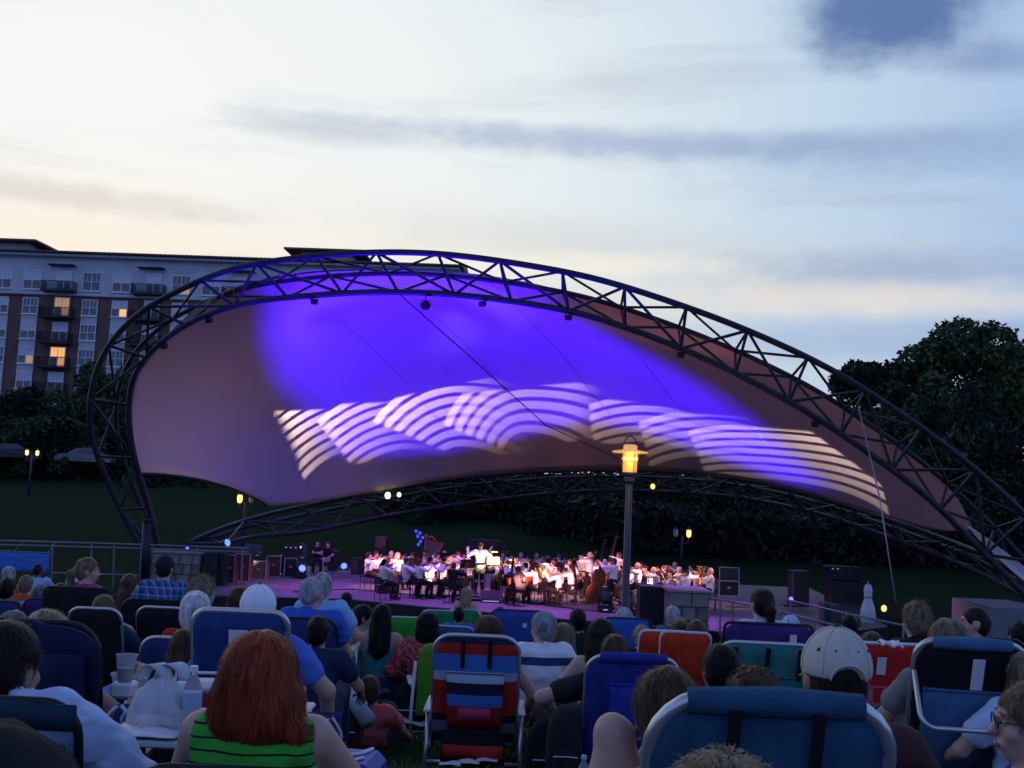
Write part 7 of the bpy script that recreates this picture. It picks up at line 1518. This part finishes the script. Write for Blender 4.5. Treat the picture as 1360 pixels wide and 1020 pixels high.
def bag(label, p, w, h, seed):
    t = thing('plastic_bag', label, 'bag', tuple(p)); g = np.random.default_rng(seed); n = 26; prof = [(.55, 0), (.95, .08), (1, .3), (.92, .5), (.70, .66), (.45, .76), (.30, .86)]; vs = []
    for i, (r, z) in enumerate(prof):
        for k in range(n): a = 2*math.pi*k/n; q = 1+.16*math.sin(5*a+i*1.3+seed)+.09*math.sin(11*a-i*2); vs.append((r*w*.5*q*math.cos(a), r*w*.42*q*math.sin(a), z*h+.02*h*math.sin(3*a+i)))
    b = MB().add(vs, [(i*n+k, i*n+(k+1) % n, (i+1)*n+(k+1) % n, (i+1)*n+k) for i in range(len(prof)-1) for k in range(n)]+[tuple(range(n))[::-1]]); b.obj('sack', film, t, True)
    for s in (-1, 1): MB().sheet([[(s*.13*w+.20*w*math.cos(a)+q*.02, s*.07*w+q*.03*math.sin(a), h*.80+h*.30*math.sin(a)) for q in (-1, 0, 1)] for a in np.linspace(0, math.pi, 9)], .003).obj('handle', film, t, True)
bag('crumpled white plastic bag with its handles up on the low table', T1+Vector((-.03, -.02, .0)), .21, .20, 3)
def bottle(label, p, s=1., m=None):
    t = thing('water_bottle', label, 'bottle', tuple(p)); MB().lathe((0, 0, 0), [(.028*s, 0), (.033*s, .01*s), (.033*s, .06*s), (.029*s, .075*s), (.033*s, .09*s), (.033*s, .14*s), (.022*s, .175*s), (.0125*s, .19*s), (.0125*s, .205*s)], 18).obj('bottle_body', m or clear, t, .6)
    MB().lathe((0, 0, .205*s), [(.0145*s, 0), (.0145*s, .016*s), (.012*s, .018*s)], 14).obj('cap', whitep, t); MB().lathe((0, 0, .09*s), [(.0336*s, 0), (.0336*s, .045*s)], 18).obj('label_band', mat('bottle_label', (.3, .42, .6), .5), t)
bottle('clear water bottle standing beside the plastic bag on the low table', T1+Vector((.085, -.06, 0)))
def tub(label, p, w, h):
    t = thing('plastic_tub', label, 'container', tuple(p)); MB().lathe((0, 0, 0), [(w*.40, 0), (w*.42, .004), (w*.5, h), (w*.53, h+.004), (w*.53, h+.01), (w*.49, h+.006), (w*.41, .008)], 20).obj('tub_wall', clear, t, .6); return t
tub('clear plastic tub at the right end of the low table', T1+Vector((.13, -.14, 0)), .14, .075)
def napkins(label, p, w, seed):
    g = random.Random(seed); G = [[(x*w/2, y*w/3, .010+.004*math.sin(3*x+seed)+.004*math.sin(5*y+x*2+seed*2)) for y in np.linspace(-1, 1, 7)] for x in np.linspace(-1, 1, 10)]
    tag(MB().sheet(G, .003).obj('napkin', paper, None, True, p), label, 'napkin')
napkins('crumpled paper napkin on the front of the low table', T1+Vector((-.02, -.15, .004)), .2, 2)
T2 = side_table('small table under a blue cloth beyond the draped chair', 186, 914, 5.2, .34, .36, mat('blue_cloth', (.04, .17, .42), .85, bump=.2))
napkins('crumpled white napkins on the blue cloth', T2+Vector((.05, -.08, .004)), .2, 5); tub('shallow clear bowl on the blue cloth', T2+Vector((-.07, .03, 0)), .15, .05)
def cup():
    p = at(166, 905, 4.55); t = thing('plastic_cup', 'clear plastic cup beside the raised hand at left', 'cup', tuple(p)); MB().lathe((0, 0, 0), [(.028, 0), (.030, .004), (.042, .105), (.044, .108), (.040, .105), (.028, .006)], 20).obj('cup_wall', clear, t, .6); MB().lathe((0, 0, .006), [(.028, 0), (.034, .05)], 18).obj('drink', mat('drink', (.5, .25, .12), .2), t)
    q = MB().box((0, 0, -.03), (.09, .09, .06), None, .01).obj('holder', whitep, t)
cup()
def cooler():
    Y = 4.7; p = at(258, 958, Y); t = thing('cooler_box', 'red picnic cooler with a white lid, left of the red-haired woman', 'cooler', (p.x, Y, p.z), .15); w = .16; h = .125
    MB().box((0, 0, h/2), (w, .14, h), None, .018).obj('body', mat('cooler_red', (.38, .02, .02), .4), t); MB().box((0, 0, h+.022), (w+.012, .152, .044), None, .016).obj('lid', whitep, t)
    MB().tube([(-w/2-.008, 0, h*.8), (-w/2-.008, 0, h+.075), (w/2+.008, 0, h+.075), (w/2+.008, 0, h*.8)], .007, 6).obj('handle', whitep, t)
    g = gz(p.x, Y); b = thing('crate', 'dark crate under the red picnic cooler', 'crate', (p.x, Y, g), .15); MB().box((0, 0, (p.z-g)/2), (.24, .2, p.z-g-.004), None, .01).obj('crate_body', blk, b); MB().box((0, -.105, (p.z-g)*.8), (.1, .012, .025), None, .004).obj('hand_hold', tubeblk, b)
cooler()
def tote(label, px, py, Y, w, h, m, rz=0.):
    p = at(px, py, Y); t = thing('tote_bag', label, 'bag', tuple(p), rz); G = [[(x*w/2*(1-.12*z), -.05*math.cos(x*1.5)*math.sin(.4+z*2.4)-.012*math.sin(x*7+z*5), -h*z) for z in np.linspace(0, 1, 8)] for x in np.linspace(-1, 1, 12)]
    MB().sheet(G, .012).obj('front_panel', m, t, True); MB().sheet([[(a, -b*.6+.02, c) for a, b, c in r] for r in G], .012).obj('back_panel', m, t, True)
    for s in (-.22, .22): MB().tube([(s*w+.05*math.sin(u*6), -.055-.01*math.sin(u*9), -h*.25+.05-h*.55*math.sin(u*3.1)) for u in np.linspace(0, 1, 12)], .007, 6).obj('rope_handle', mat('rope_white', (.5, .5, .53), .8), t, True)
tote('navy tote bag with looping white rope handles hung below the draped chair', 177, 938, 4.3, .13, .15, navy); tote('navy tote bag with white piping hung from the right arm of the tall navy chair', 432, 948, 5.3, .16, .22, navy, .1)
tote('navy pouch bag hung from the left arm of the tall navy chair', 272, 938, 5.2, .11, .15, navy, -.1)
def flatbag():
    Y = 3.7; p = at(466, 1004, Y); g = gz(p.x, Y); t = thing('cooler_bag', 'bright blue soft cooler bag with white streaks at the bottom edge', 'bag', (p.x, Y, g), -.1); h = p.z-g
    MB().box((0, 0, h/2), (.20, .26, h), None, .03).obj('bag_body', mat('bag_blue', (.02, .06, .34), .5, bump=.2), t); MB().tube([(-.06, -.11, h+.004), (-.02, -.02, h+.006), (.03, .02, h+.006), (.05, .10, h+.004)], .007, 5).obj('piping', paper, t); MB().tube([(.0, -.11, h+.004), (.05, -.03, h+.006)], .006, 5).obj('piping', paper, t)
flatbag()
def blanket_roll():
    a, b = at(457, 912, 8.1), at(490, 960, 7.9); t = thing('rolled_mat', 'pale rolled mat leaning by the coral top', 'mat', tuple(a)); d = b-a
    MB().tube([(0, 0, 0), tuple(d*.5+Vector((0, 0, .006))), tuple(d)], [.055, .068, .06], 14).obj('roll', mat('mat_pale', (.42, .46, .50), .8, var=.2), t, True)
    for u in (.25, .75): MB().tube([tuple(d*u+Vector((math.cos(k)*.07, 0, math.sin(k)*.07))) for k in np.linspace(0, 6.28, 13)[:-1]], .006, 5, True).obj('tie', blk, t)
blanket_roll()
pack('dark brown bag slumped below the rolled mat', 463, 930, 8.0, mat('bag_brown', (.035, .022, .015), .8), .6, 'shoulder_bag', 'bag'); pack('black backpack on the blanket edge left of the lime chair', 546, 908, 9.9, blk, .8)
pack('black bag on the grass between the striped and the royal blue chairs', 728, 958, 6.9, blk, .75, 'shoulder_bag', 'bag'); pack('taller black bag beside the royal blue chair', 752, 940, 6.6, F_('char_bag', (.018, .018, .022)), .6, 'shoulder_bag', 'bag')
p = at(776, 998, 6.3); bottle('clear water bottle on the grass by the royal blue chair', Vector((p.x, 6.3, gz(p.x, 6.3))), 1.1)
def blanket(label, px, py, Y, w, dp, m):
    p = at(px, py, Y); g = np.random.default_rng(int(px)); G = []
    for i in range(14):
        x = p.x-w/2+w*i/13; G.append([(x, Y-dp/2+dp*j/7, gz(x, Y-dp/2+dp*j/7)+.075+.02*math.sin(i*1.7+j)+.012*math.sin(j*2.3+i*.6)) for j in range(8)])
    tag(MB().sheet(G, .012).obj('picnic_blanket', m, None, True), label, 'blanket')
blanket('pale picnic blanket under the person in coral', 525, 940, 10.0, 1.0, .9, mat('blanket_pale', (.38, .40, .42), .9, var=.2, vscale=8)); 
p = at(600, 992, 7.5)
for k in range(3): napkins('crumpled paper under the striped chair, '+('left-hand piece', 'middle piece', 'right-hand piece')[k], Vector((p.x+k*.12, 7.35+.07*k, gz(p.x, 7.4)+.05)), .14, 7+k)
